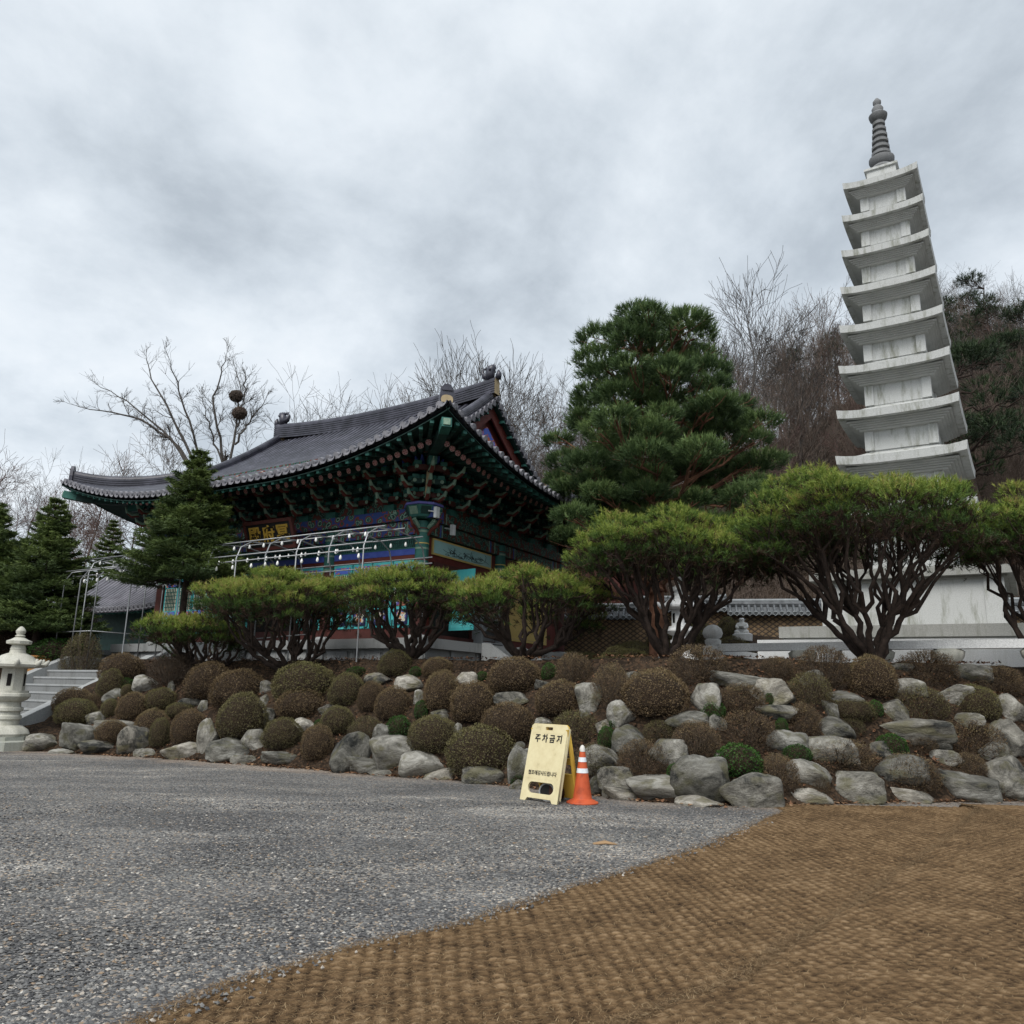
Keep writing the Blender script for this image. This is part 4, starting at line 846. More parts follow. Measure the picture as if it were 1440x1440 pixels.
# name board
nb = thing('name_board', 'black name board with gold characters hanging under the eaves', 'sign', tuple(HW(-4.72, -1.12, 3.42)), HRZ)
til = Matrix.Rotation(math.radians(20), 4, 'X')
def tilted(o): o.matrix_local = til; return o
m_ = MB(); m_.box((-.92, -.02, 0), (.92, .02, .70)); tilted(m_.build('board', BLACK, parent=nb))
m_ = MB()
for a, b in (((-1.02, -.05, -.1), (1.02, .05, -.001)), ((-1.02, -.05, .701), (1.02, .05, .80)), ((-1.02, -.05, 0), (-.921, .05, .70)), ((.921, -.05, 0), (1.02, .05, .70))): m_.box(a, b)
tilted(m_.build('board_frame', REDB, parent=nb))
for ch, x in (('殿', -.58), ('府', 0.0), ('冥', .58)):
    o = text_mesh('gold_character', ch, .52, GOLD, parent=nb, extrude=.012, bold=.012); o.matrix_local = til @ Matrix.Translation((x, -.032, .35)) @ Matrix.Rotation(math.pi / 2, 4, 'X')
# wind bell at the far left corner
p = HW(XE0 + .25, YE0 + .25, 5.05); wb = thing('wind_bell', 'small dark bronze wind bell hanging from the left roof corner', 'bell', tuple(p - np.array([0, 0, .32])))
m_ = MB(); m_.lathe([(.0, .30), (.07, .28), (.10, .18), (.14, .0), (.12, .0), (.08, .16), (.0, .2)], 14); m_.build('bell_body', BLACK, parent=wb, smooth=True, angle=40)
m_ = MB(); m_.tube([(0, 0, .29), (0, 0, 1.0)], .012, 5); m_.build('bell_chain', BLACK, parent=wb)
# shoe rack
sr = thing('shoe_rack', 'grey open shoe rack standing against the hall beside the open turquoise door', 'shelf', tuple(HW(.18, 3.2, .66)), HRZ)
m_ = MB(); GREYM = mat('grey_painted_board', (0.30, 0.31, 0.32), rough=.6)
for y in (-.62, .58): m_.box((-.14, y, 0), (.22, y + .04, 1.42))
m_.box((-.14, -.579, 0), (-.12, .579, 1.42)); m_.build('rack_frame', GREYM, parent=sr)
for k in range(4): m_ = MB(); m_.box((-.119, -.579, .10 + .36 * k), (.21, .579, .135 + .36 * k)); m_.build('shelf_board', GREYM, parent=sr)

# annex hall with a lower tiled roof, left of the main hall
ax = thing('annex_hall', 'low hall with grey tiled roof beside the left end of the temple hall', 'temple', tuple(HW(-19.0, 2.2, 0)), HRZ)
m_ = MB(); EZ, n = 2.15, 28; L = 7.0; D = 7.6; RH = 3.5
def ap(x, s): q = np.clip(s / (D / 2), 0, 1); return np.stack([x, -1.2 + s, EZ + RH * (0.7 * q + .3 * q * q) + 0.25 * np.abs((x - L / 2) / (L / 2)) ** 3], -1)
st = np.linspace(0, D / 2, 10)
for i in range(n):
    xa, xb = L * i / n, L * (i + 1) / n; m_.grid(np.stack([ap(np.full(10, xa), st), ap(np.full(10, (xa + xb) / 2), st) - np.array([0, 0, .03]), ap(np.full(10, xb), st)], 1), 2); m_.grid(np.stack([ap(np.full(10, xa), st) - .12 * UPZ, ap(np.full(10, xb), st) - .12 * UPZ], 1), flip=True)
    th = np.linspace(0, math.pi, 7); A = ap(np.array([xa]), np.array([0.]))[0]; B = ap(np.array([xb]), np.array([0.]))[0]; cc = (A + B) / 2; ex = (B - A) / 2 * .85
    arc = np.array([cc - math.cos(w) * ex - np.array([0, .04, .11 * math.sin(w) - .01]) for w in th]); m_.grid(np.stack([arc * 1.0 + np.array([0, 0, .06]) * np.sin(th)[:, None], arc], 1), 1)
for i in range(n + 1):
    P = ap(np.full(10, L * i / n), st) + np.array([0, 0, .035]); m_.tube(P, .08, 7, 0); m_.tube([P[0] + np.array([0, -.06, -.02]), P[0]], .098, 10, 1)
back = lambda x: np.stack([np.full(6, x), np.linspace(D / 2 - 1.2, D - 1.2, 6), EZ + RH * np.linspace(1, 0, 6)], -1)
m_.grid(np.stack([back(0.), back(L)], 1), 0)
m_.build('roof', [mat('skylit_grey_tile', [(.3, (.085, .083, .098)), (.7, (.19, .186, .21))], scale=2.5, rough=.45), TILEEND, PAN], parent=ax, smooth=True, angle=40)  # roof tile colour lightened to paint in the grazing sky light
m_ = MB(); m_.tube([(-.1, D / 2 - 1.2, EZ + RH + .2), (L / 2, D / 2 - 1.2, EZ + RH + .15), (L + .1, D / 2 - 1.2, EZ + RH + .2)], .2, 8); m_.build('ridge', TILE, parent=ax)
m_ = MB(); m_.box((.2, 0, -.1), (L - .2, .14, EZ + .28)); m_.box((.2, .141, -.1), (.34, 4.4, EZ + .5)); m_.box((L - .34, .141, -.1), (L - .2, 4.4, EZ + .5)); m_.build('wall', GREEN, parent=ax)
for i in range(18):
    x = .15 + (L - .3) * i / 17; m_ = MB(); m_.tube([(x, -1.08, EZ - .12), (x, .3, EZ + .38)], .06, 8); m_.build('rafter', GREEN2, parent=ax)

# small tiled roof glimpsed behind the big pine, right of the hall
bo = atY(905, 700, 38.0)
bh = thing('small_hall', 'small hall with grey tiled roof half hidden behind the tall pine', 'temple', (bo[0], bo[1], zt(bo[0], bo[1])), HRZ + math.radians(0))
hz = bo[2] - zt(bo[0], bo[1]); m_ = MB(); L = 4.6
def bp(x, s): q = s / 2.6; return np.stack([x - L, s - 2.6, hz - 1.5 + 1.5 * (0.7 * q + .3 * q * q) + .3 * np.abs(x / L - .5) ** 2], -1)
st = np.linspace(0, 2.6, 8)
for i in range(16):
    xa, xb = L * i / 16, L * (i + 1) / 16; m_.grid(np.stack([bp(np.full(8, xa), st), bp(np.full(8, xb), st)], 1)); m_.tube(bp(np.full(8, xa), st) + np.array([0, 0, .04]), .09, 6); p0 = bp(np.array([xa]), np.array([0.]))[0]; m_.tube([p0 + np.array([0, -.06, .02]), p0 + np.array([0, .02, .04])], .11, 10, 1)
m_.grid(np.stack([np.array([[-L, 0, hz], [-L, 2.6, hz - 1.5]]), np.array([[0, 0, hz], [0, 2.6, hz - 1.5]])], 1))
m_.build('roof', [TILE, TILEEND], parent=bh, smooth=True, angle=40)
m_ = MB(); m_.tube([(-L - .05, 0, hz + .2), (-L / 2, 0, hz + .12), (.05, 0, hz + .2)], .16, 8, 0); m_.tube([(-L - .05, 0, hz + .38), (.05, 0, hz + .38)], .07, 8, 1); m_.build('ridge', [TILE, TILEEND], parent=bh)
m_ = MB(); m_.box((-L + .6, -1.7, -.3), (-.6, 1.7, hz - 1.0)); m_.build('wall', REDB, parent=bh)

# ================================================================== STONE PAGODA
GRAN = granite_mat('pale_granite', (0.50, 0.51, 0.50), 0.85, (0.19, 0.195, 0.15))
GRANW = granite_mat('white_granite', (0.66, 0.67, 0.67), 0.3, (0.34, 0.35, 0.30))
GRANY = granite_mat('warm_granite', (0.50, 0.49, 0.43), 0.45, (0.24, 0.24, 0.17))
GRAND = granite_mat('weathered_granite', (0.30, 0.30, 0.28), 0.6, (0.12, 0.12, 0.09))
GRANC = mat('shaded_corbel_granite', [(.3, (.36, .365, .35)), (.7, (.46, .465, .45))], scale=2.0, rough=.85)  # granite toned darker, painting in the shade under the pagoda eaves
PTH = math.radians(56.8); PA = np.array([10.87, 21.0, 0.])
pag = thing('stone_pagoda', 'tall nine storey pale granite pagoda with a ringed finial on top', 'pagoda', tuple(PA + [0, 0, ZT - .03]), -math.pi / 2 + PTH)
def PB(z): return z - ZT
def sq(mb_, w, z0, z1, m=0): mb_.box((-w, -w, z0), (w, w, z1), m)
bs = thing('pedestal', None, None); bs.parent = pag
m_ = MB(); sq(m_, 3.35, -.6, .72); m_.build('foundation', GRANW, parent=bs)
m_ = MB(); sq(m_, 2.78, .7201, .80); sq(m_, 2.92, .8002, 1.08); m_.build('base_slab', GRAND, parent=bs)
m_ = MB(); sq(m_, 2.0, 1.0802, 2.24)
for f in range(4):
    R_ = np.array([[math.cos(f * math.pi / 2), -math.sin(f * math.pi / 2), 0], [math.sin(f * math.pi / 2), math.cos(f * math.pi / 2), 0], [0, 0, 1]])
    for a, b in ((-2.035, -1.62), (-.21, .21), (1.62, 2.0)): m_.box((a, -2.035, 1.0801), (b, -1.999, 2.2399), 0, rot=R_, c=(0, 0, 0))
m_.build('pedestal_body', GRAN, parent=bs)
m_ = MB(); sq(m_, 2.10, 2.2402, 2.30); sq(m_, 2.26, 2.3002, 2.50); sq(m_, 1.75, 2.5002, 2.58); sq(m_, 1.55, 2.5802, 2.66); m_.build('cornice', GRAND, parent=bs)
TW = [1.003, 1.072, 1.143, 1.220, 1.302, 1.377, 1.489, 1.570, 1.66]; TZ = [16.578, 15.474, 14.312, 13.116, 11.898, 10.65, 9.306, 7.984, 6.55]
zprev = 2.66 + ZT
order = list(range(8, -1, -1))
for oi, k in enumerate(order):
    w, zt_ = TW[k], TZ[k]; th_ = .22 - .006 * oi; zc = zt_ - .13          # zc: straight edge top at mid span
    stz = thing('storey', None, None); stz.parent = pag
    bw = w * .60; bot = zc - th_; corb = .25 - .010 * oi
    m_ = MB(); sq(m_, bw - .045, PB(zprev), PB(bot - corb))
    for sx in (-1, 1):
        for sy in (-1, 1): cx, cy = sx * (bw - .11), sy * (bw - .11); m_.box((cx - .115, cy - .115, PB(zprev) + .001), (cx + .115, cy + .115, PB(bot - corb) - .001))
    m_.build('body', GRAN, parent=stz)
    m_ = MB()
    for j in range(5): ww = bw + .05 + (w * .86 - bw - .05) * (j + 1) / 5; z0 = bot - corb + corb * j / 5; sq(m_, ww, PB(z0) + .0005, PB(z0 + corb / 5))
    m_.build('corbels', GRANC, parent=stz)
    # roof stone: curved edge, up-turned corners, hollow slopes
    m_ = MB(); n = 17; t = np.linspace(-1, 1, n); lift = .10 * np.abs(t) ** 3.5
    top_in = bw * .93; ztop = PB(zc + .27)
    for f in range(4):
        a = f * math.pi / 2; c, s = math.cos(a), math.sin(a); R_ = np.array([[c, -s, 0], [s, c, 0], [0, 0, 1]])
        e_top = np.stack([t * w, -w + 0 * t, PB(zc) + lift], -1); e_bot = np.stack([t * w * .985, -w * .985 + 0 * t, PB(bot) + lift * .75], -1)
        inn = np.stack([t * bw * .9, -bw * .9 + 0 * t, PB(bot) + 0 * t], -1); rows = [inn, e_bot, e_top]
        for q in np.linspace(0, 1, 7)[1:]: r = w + (top_in - w) * q; rows.append(np.stack([t * r, -r + 0 * t, PB(zc) + lift * (1 - q) ** 1.6 + (ztop - PB(zc)) * (q ** 1.5)], -1))
        m_.grid(np.array([x @ R_.T for x in rows]))
    sq(m_, top_in - .002, ztop - .05, ztop + .001)
    sq(m_, bw * .86, ztop + .001, ztop + .06)
    m_.build('roof_stone', GRAN, parent=stz, smooth=True, angle=35)
    zprev = zc + .33
m_ = MB(); z = PB(zprev)
sq(m_, .40, z, z + .30); sq(m_, .46, z + .3005, z + .37); m_.build('finial_base', GRAN, parent=pag)
z += .37; FIN = granite_mat('dark_finial_stone', (0.20, 0.205, 0.21), .5, (.08, .08, .07))
m_ = MB(); pr = [(.30, 0), (.34, .10), (.30, .16), (.24, .18), (.24, .21), (.30, .24), (.36, .34), (.36, .40), (.26, .42)]
for k in range(6): r = .25 - .018 * k; z0 = .42 + .175 * k; pr += [(r * .78, z0 + .01), (r * .78, z0 + .06), (r + .02, z0 + .075), (r + .02, z0 + .15), (r * .8, z0 + .165)]
pr += [(.13, 1.50), (.24, 1.56), (.27, 1.66), (.20, 1.72), (.15, 1.76), (.17, 1.86), (.12, 1.93), (.08, 1.95), (.12, 2.02), (.12, 2.08), (.04, 2.17)]
k_ = (19.80 - zprev - .37 + 0.0) / 2.17; m_.lathe([(r, q * k_) for r, q in pr], 20, (0, 0, z), 0); m_.build('finial', FIN, parent=pag, smooth=True, angle=45)

GRANB = granite_mat('bright_white_granite', (.74, .745, .74), .15, (.45, .45, .40))
pag.rotation_euler = (Matrix.Rotation(math.radians(.75), 3, 'Y') @ Matrix.Rotation(-math.pi / 2 + PTH, 3, 'Z')).to_euler()
# ---- balustrade in front of the pagoda
bd = -np.array([-math.sin(PTH), math.cos(PTH), 0]); bv = np.array([math.cos(PTH), math.sin(PTH), 0])
b0 = atY(1003, 915, 17.6); b0[2] = ZT
bal = thing('stone_balustrade', 'low white stone balustrade with a lotus bud post in front of the pagoda', 'balustrade', tuple(b0), math.atan2(bd[1], bd[0]))
# local x along the front, local y away from the camera
m_ = MB(); m_.box((-.17, -.17, -.3), (.17, .17, .42)); m_.lathe([(.13, .42), (.17, .47), (.18, .54), (.13, .58)], 16, (0, 0, 0)); m_.build('newel_post', GRANB, parent=bal, smooth=True, angle=35)
m_ = MB(); m_.lathe([(.10, .57), (.17, .61), (.20, .70), (.17, .80), (.09, .87), (.02, .89)], 24, mod=lambda th, z: 1 + .16 * np.abs(np.cos(th * 3))[None] * (1 + 0 * z[:, None])); m_.build('lotus_bud', GRANB, parent=bal, smooth=True)
m_ = MB(); m_.box((.172, -.11, .30), (9.5, .11, .46)); m_.build('handrail', GRANB, parent=bal)
for xx in (1.9, 3.35, 4.55, 6.0, 7.6):
    m_ = MB(); m_.lathe([(.15, -.2), (.15, -.06), (.12, -.04), (.20, .03), (.25, .15), (.27, .25), (.20, .30)], 24, (xx, 0, 0), mod=lambda th, z: 1 + .10 * np.cos(th * 6)[None] * (z[:, None] > .05)); m_.build('lotus_support', GRANY, parent=bal, smooth=True)
m_ = MB(); m_.box((2.35, -.12, -.3), (2.65, .12, .299)); m_.box((-.09, .172, .26), (.09, 3.4, .42)); m_.build('return_rail', GRANW, parent=bal)
# ---- lantern statue behind the fifth pine
def stone_lantern(name, label, pos, mat_, H, rz=0.0, sides=8, win=True):
    L_ = thing(name, label, 'stone lantern', tuple(pos), rz); k = H / 2.95
    def P(nm, prof, n, m2=mat_, mod=None, ang=35): m_ = MB(); m_.lathe([(r * k, z * k) for r, z in prof], n, mod=mod, ph=math.pi / n); return m_.build(nm, m2, parent=L_, smooth=True, angle=ang)
    pet = lambda a, q: (lambda th, z: 1 + a * np.cos(th * q)[None] + 0 * z[:, None])
    P('base', [(.72, -.1), (.72, .22), (.66, .24), (.56, .25), (.56, .34)], sides, granite_mat('lantern_base_stone', (.36, .37, .33), .4) if 'lantern_base_stone' not in bpy.data.materials else bpy.data.materials['lantern_base_stone'])
    P('lotus_base', [(.50, .34), (.53, .40), (.48, .50), (.36, .58), (.30, .60)], 32, mod=pet(.05, 8))
    P('shaft', [(.27, .60), (.27, .72), (.31, .75), (.31, .82), (.27, .85), (.26, .92), (.32, .95), (.32, 1.02), (.26, 1.05), (.25, 1.16)], 24)
    P('lotus_capital', [(.25, 1.16), (.37, 1.22), (.43, 1.30), (.42, 1.36), (.38, 1.38), (.38, 1.44)], 32, mod=pet(.045, 8))
    P('fire_box', [(.28, 1.44), (.27, 1.98)], sides)
    if win:
        for i in range(sides // 2):
            a = 2 * math.pi * i / (sides // 2); m_ = MB(); d = np.array([math.cos(a), math.sin(a), 0]); p = np.array([-d[1], d[0], 0]); ap_ = .275 * math.cos(math.pi / sides)
            m_.obox(d * ap_ * k + np.array([0, 0, 1.70 * k]), d * .006 * k, p * .05 * k, UPZ * .15 * k); m_.build('window', DARK, parent=L_)
    P('roof', [(.30, 1.98), (.64, 2.02), (.66, 2.08), (.50, 2.16), (.34, 2.30), (.20, 2.36)], sides, ang=25)
    for i in range(sides):
        m_ = MB(); a = 2 * math.pi * (i + .5) / sides; d = np.array([math.cos(a), math.sin(a), 0]); m_.tube([d * .56 * k + UPZ * 2.06 * k, d * .66 * k + UPZ * 2.10 * k, d * .73 * k + UPZ * 2.19 * k], [.06 * k, .07 * k, .03 * k], 7)
        m_.tube([d * .60 * k + UPZ * 2.10 * k, d * .60 * k + UPZ * 2.22 * k], [.055 * k, .025 * k], 6)
        m_.build('roof_flower', mat_, parent=L_, smooth=True)
    P('neck', [(.19, 2.36), (.17, 2.44), (.18, 2.46), (.15, 2.56)], 16)
    P('upper_roof', [(.15, 2.56), (.29, 2.59), (.30, 2.66), (.20, 2.70), (.12, 2.75)], sides, mod=pet(.04, sides))
    P('finial', [(.09, 2.75), (.12, 2.79), (.08, 2.82), (.11, 2.87), (.115, 2.92), (.07, 2.99), (.02, 3.03)], 16)
    return L_
p = atZ(3, 1055, 0.0)
stone_lantern('stone_lantern', 'pale carved stone lantern standing on the gravel beside the stairs', p, GRANY, 2.66, .2)
p = atY(958, 925, 21.0); stone_lantern('stone_lantern', 'white stone lantern behind the trunks of the pine left of the balustrade', (p[0], p[1], zt(p[0], p[1]) - .1), GRANB, 2.5, .5)

# ---- perimeter wall with tile coping
wl = thing('garden_wall', 'long earth-coloured wall with diamond tile pattern and grey tiled coping behind the garden', 'wall')
def diamond_mat():
    m, t, b = nodes('diamond_tile_wall'); tc = N(t, 'ShaderNodeTexCoord'); sx = N(t, 'ShaderNodeSeparateXYZ'); at = N(t, 'ShaderNodeAttribute', attribute_name='tint'); t.links.new(tc.outputs['Object'], sx.inputs[0])
    def M2(op, a, b_=None, v=None):
        n = N(t, 'ShaderNodeMath', operation=op); t.links.new(a, n.inputs[0])
        if b_ is not None: t.links.new(b_, n.inputs[1])
        if v is not None: n.inputs[1].default_value = v
        return n.outputs[0]
    u = M2('MULTIPLY', sx.outputs[0], v=3.6); w = M2('MULTIPLY', sx.outputs[2], v=5.2)
    a = M2('ABSOLUTE', M2('SUBTRACT', M2('FRACT', M2('ADD', u, w)), v=.5)); c = M2('ABSOLUTE', M2('SUBTRACT', M2('FRACT', M2('SUBTRACT', u, w)), v=.5))
    g = M2('MAXIMUM', a, c); r = rampn(t, [(.0, (.36, .25, .14)), (.36, (.25, .17, .095)), (.43, (.07, .058, .05))]); t.links.new(g, r.inputs[0])
    n = N(t, 'ShaderNodeTexNoise', i_Scale=3, i_Detail=8); t.links.new(tc.outputs['Object'], n.inputs['Vector']); r2 = rampn(t, [(.3, (.6, .6, .6)), (.7, (1.1, 1.05, 1.0))]); t.links.new(n.outputs[0], r2.inputs[0])
    mx = N(t, 'ShaderNodeMix', data_type='RGBA', blend_type='MULTIPLY'); mx.inputs['Factor'].default_value = 1; t.links.new(r.outputs[0], mx.inputs['A']); t.links.new(r2.outputs[0], mx.inputs['B']); t.links.new(mx.outputs['Result'], b.inputs['Base Color']); b.inputs['Roughness'].default_value = .9
    bm = N(t, 'ShaderNodeBump', i_Strength=.7, i_Distance=.03); bm.invert = True; t.links.new(g, bm.inputs['Height']); t.links.new(bm.outputs[0], b.inputs['Normal'])
    return m
DIAM = diamond_mat()
w0 = atY(806, 892, 33.0); w1 = atY(1105, 886, 30.5); w2 = atY(1480, 888, 29.0); wdir = w2 - w0; wdir[2] = 0; WL = float(np.linalg.norm(wdir)) + 3; wdir /= np.linalg.norm(wdir)
wl.location = (w0[0], w0[1], 0); wl.rotation_euler = (0, 0, math.atan2(wdir[1], wdir[0]))
secs = [(-4.0, 2.6, 3.15), (2.6, 6.2, 3.45), (6.2, WL, 3.30)]
COPE = mat('coping_tile', [(.3, (.06, .065, .07)), (.7, (.17, .18, .19))], scale=4, rough=.6); COPEL = mat('coping_tile_end', (.28, .30, .31), rough=.6)
for i, (a, b, zb) in enumerate(secs):
    h = 1.35; sec = MB(); sec.box((a, -.18, zb - 1.5), (b, .18, zb + h)); sec.build('wall_section', DIAM, parent=wl)
    cp = MB(); z = zb + h
    for sy in (-1, 1): cp.prism([(0, z + .42), (sy * .48, z + .06), (sy * .48, z), (0, z + .2)], (a, 0, 0), (0, 1, 0), (0, 0, 1), (b - a, 0, 0), 0)
    for x in np.arange(a + .12, b, .24): 
        for sy in (-1, 1): cp.tube([(x, sy * .08, z + .42), (x, sy * .52, z + .09)], .055, 6, 0, cap=False); cp.tube([(x, sy * .50, z + .10), (x, sy * .54, z + .07)], .075, 10, 1)
        cp.tube([(x - .10, -.52, z + .06), (x, -.53, z - .03), (x + .10, -.52, z + .06)], .02, 4, 1)
    cp.tube([(a - .05, 0, z + .48), (b + .02, 0, z + .48)], .13, 8, 0); cp.tube([(a - .05, 0, z + .62), (b - .4, 0, z + .62), (b, 0, z + .68)], .07, 8, 1)
    cp.build('tile_coping', [COPE, COPEL], parent=wl)

# ---- seated child monk statue
p = atY(1044, 889, 25.5); gz = zt(p[0], p[1])
st_ = thing('monk_statue', 'small white seated child monk statue on the mound before the patterned wall', 'statue', (p[0], p[1], float(p[2]) - .08), math.radians(-25))
def skin_body(name, verts, edges, radii, mat_, parent, sub=2):
    me = bpy.data.meshes.new(name); me.from_pydata(verts, edges, []); o = bpy.data.objects.new(name, me); COL.objects.link(o)
    md = o.modifiers.new('skin', 'SKIN'); 
    for v, r in zip(me.skin_vertices[0].data, radii): v.radius = (r, r) if not isinstance(r, tuple) else r
    me.skin_vertices[0].data[0].use_root = True
    o.modifiers.new('sub', 'SUBSURF').levels = sub
    bpy.context.view_layer.update()
    m2 = bpy.data.meshes.new_from_object(o.evaluated_get(bpy.context.evaluated_depsgraph_get())); bpy.data.objects.remove(o); m2.name = name; m2.materials.clear(); m2.materials.append(mat_)
    for pl_ in m2.polygons: pl_.use_smooth = True
    o = bpy.data.objects.new(name, m2); COL.objects.link(o); o.parent = parent; return o
V_ = [(0, 0, .10), (0, 0, .22), (0, 0, .34), (0, -.01, .40), (0, -.015, .47), (0, -.015, .54),
      (.13, 0, .33), (.17, -.08, .23), (.06, -.16, .19), (-.13, 0, .33), (-.17, -.08, .23), (-.06, -.16, .19),
      (.12, -.06, .08), (.20, -.16, .07), (.04, -.20, .06), (-.12, -.06, .08), (-.20, -.16, .07), (-.04, -.21, .06)]
E_ = [(0, 1), (1, 2), (2, 3), (3, 4), (4, 5), (2, 6), (6, 7), (7, 8), (2, 9), (9, 10), (10, 11), (0, 12), (12, 13), (13, 14), (0, 15), (15, 16), (16, 17)]
R_ = [.13, .12, .10, .055, .105, .085, .06, .055, .04, .06, .055, .04, .08, .075, .05, .08, .075, .05]
skin_body('figure', V_, E_, R_, GRANB, st_)
m_ = MB()
for s in (-1, 1): m_.obox((s * .035, -.118, .485), (.014, 0, 0), (0, .004, 0), (0, 0, .004)); m_.tube([(s * .105, -.01, .49), (s * .115, -.01, .46)], [.02, .012], 6)
m_.obox((0, -.117, .445), (.016, 0, 0), (0, .004, 0), (0, 0, .004)); m_.build('face_features', GRAND, parent=st_)
m_ = MB(); m_.lathe([(.03, .17), (.07, .20), (.08, .25), (.06, .25)], 12, (0, -.19, 0)); m_.build('alms_bowl', GRAND, parent=st_)
m_ = MB(); m_.lathe([(.30, -.2), (.32, .0), (.24, .05)], 14); m_.build('seat_stone', GRANW, parent=st_, smooth=True, angle=40)
p = atY(931, 926, 17.2)
zz0 = zt(p[0], p[1]); ob = thing('garden_figure', 'small white round garden figure beside the foot of the pine', 'ornament', (p[0], p[1], float(zz0)))  # plain white figure by the trunk, not a lamp
m_ = MB(); m_.lathe([(.09, -.05), (.12, .06), (.08, .14), (.07, .18), (.09, .23), (.05, .30), (.01, .31)], 14); m_.build('figure', WHITE, parent=ob, smooth=True)

# ---- stairs on the left
sT = np.array([-13.2, 23.7, 1.86]); sR = np.array([.857, -.515, 0]); sV = np.array([.515, .857, 0])
stz = thing('stone_stairs', 'grey stone stairs with sloping cheek walls rising beside the stone lantern', 'stairs', tuple(sT * [1, 1, 0]), math.atan2(sR[1], sR[0]))
CONC2 = granite_mat('stair_concrete', (.20, .205, .205), .55, (.09, .09, .08)); SWd = 3.6; nS, rise, run = 10, .2, .36
m_ = MB()
for k in range(nS): m_.box((0, -run * (k + 1), -.4), (SWd, -run * k - .0004 if k else 1.6, 1.86 - rise * k))
m_.build('steps', CONC2, parent=stz)
m_ = MB()
for k in range(nS): m_.box((0.002, -run * (k + 1) - .02, 1.86 - rise * k - .05), (SWd - .002, -run * (k + 1) - .0005, 1.86 - rise * k - .002))
m_.build('tread_nosing', CONC, parent=stz)
for x0 in (-.36, SWd + .002):
    m_ = MB(); m_.prism([(1.5, -.3), (1.5, 2.28), (0.25, 2.28), (-run * nS - .1, .32), (-run * nS - .1, -.3)], (x0, 0, 0), (0, 1, 0), (0, 0, 1), (.358, 0, 0)); m_.build('cheek_wall', CONC, parent=stz)

# ---- pipe frames with bulbs
PIPE = mat('galvanised_pipe', (.30, .31, .32), rough=.45, metal=.5); BULB = mat('white_bulb', (.8, .8, .78), rough=.3)
fr = thing('lantern_frame', 'galvanised pipe frame of arches with white bulbs in front of the temple hall', 'pipe frame', tuple(HW(0, 0, 0)), HRZ)
AX = [0.6 - 1.12 * i for i in range(12)]; YN, YF, ZN = -3.06, -.64, 2.80
for i, x in enumerate(AX):
    m_ = MB(); t = np.linspace(0, 1, 5)
    pts = [(x, YN, -.05 if i % 2 == 0 else 2.35), (x, YN, ZN - .1), (x, YN + .12, ZN + .22), (x, YN + .45, ZN + .42), (x, (YN + YF) / 2, ZN + .50), (x, YF - .45, ZN + .42), (x, YF - .12, ZN + .22), (x, YF, ZN - .1), (x, YF, 2.5 if i else .67)]
    m_.tube(pts, .019, 7); m_.build('arch', PIPE, parent=fr, smooth=True, angle=50)
for y, z in ((YN + .02, ZN - .02), (YN, 2.62), (YN + .45, ZN + .45), ((YN + YF) / 2, ZN + .53), (YF - .45, ZN + .45), (YF, ZN - .02), (YF, 2.62)):
    m_ = MB(); m_.tube([(AX[-1] - .2, y, z), (AX[0] + .25, y, z)], .019, 6); m_.build('rail', PIPE, parent=fr, smooth=True)
bm_ = []
for y, z in ((YN + .02, ZN - .02), (YN, 2.62), (YN + .45, ZN + .45), (YF - .45, ZN + .45), (YF, ZN - .02)):
    for x in np.arange(AX[-1] + .3, AX[0], .62):
        x = x + RNG.normal(0, .08)
        if len(bm_) > 90: break
        m_ = MB(); m_.tube([(x, y, z), (x, y, z - .12)], .006, 4); m_.lathe([(.015, .05), (.032, .0), (.036, -.035), (.02, -.065)], 8, (x, y, z - .15), 1); bm_.append(m_.build('bulb', [BLACK, BULB], parent=fr, smooth=True, angle=60))
m_ = MB()
for x in (-1.0, -2.9, -4.6): m_.tube([(x, YN, -.05), (x, YN, 1.0)], .018, 6)
m_.tube([(-5.8, YN, .42), (-1.0, YN, .62)], .016, 6); m_.build('handrail', PIPE, parent=fr, smooth=True)
# second frame by the stairs
f0 = atY(120, 946, 23.5); f0[2] = 1.86
f2 = thing('lantern_frame', 'tall pipe frame with a slatted top standing at the head of the stairs', 'pipe frame', tuple(f0), HRZ)
LP = [(0, 0), (-.55, .3), (-1.1, .6)]
for i, (x, y) in enumerate(((0, 0), (-.9, .0), (-1.75, 0), (0, 2.2), (-.9, 2.2))):
    m_ = MB(); m_.tube([(x, y, -.1), (x, y, 2.72 if i < 3 else 2.95), (x + .12, y + .12, 3.0), (x + .5, y + .4, 3.08)], .018, 7); m_.build('post', PIPE, parent=f2, smooth=True)
for a, b in (((-1.75, 0, 1.15), (0.0, 0, 1.15)), ((0, 0, 1.15), (0, 2.2, 1.15)), ((-1.75, 0, 3.02), (.9, 0, 3.02)), ((-.2, .4, 3.10), (1.6, .4, 3.12)), ((-.2, .9, 3.14), (1.6, .9, 3.16)), ((-.2, 1.4, 3.12), (1.6, 1.4, 3.16)), ((0.4, -.1, 3.14), (.4, 2.3, 3.16)), ((1.2, -.1, 3.14), (1.2, 2.3, 3.16))):
    m_ = MB(); m_.tube([a, b], .017, 6); m_.build('rail', PIPE, parent=f2, smooth=True)
for k in range(10):
    m_ = MB(); x, y, z = -.1 + .17 * k, .4 + .5 * (k % 3), 3.08; m_.tube([(x, y, z), (x, y, z - .08)], .006, 4, 0); m_.lathe([(.015, .05), (.034, .0), (.036, -.035), (.02, -.065)], 8, (x, y, z - .13), 1); m_.build('bulb', [BLACK, BULB], parent=f2, smooth=True, angle=60)
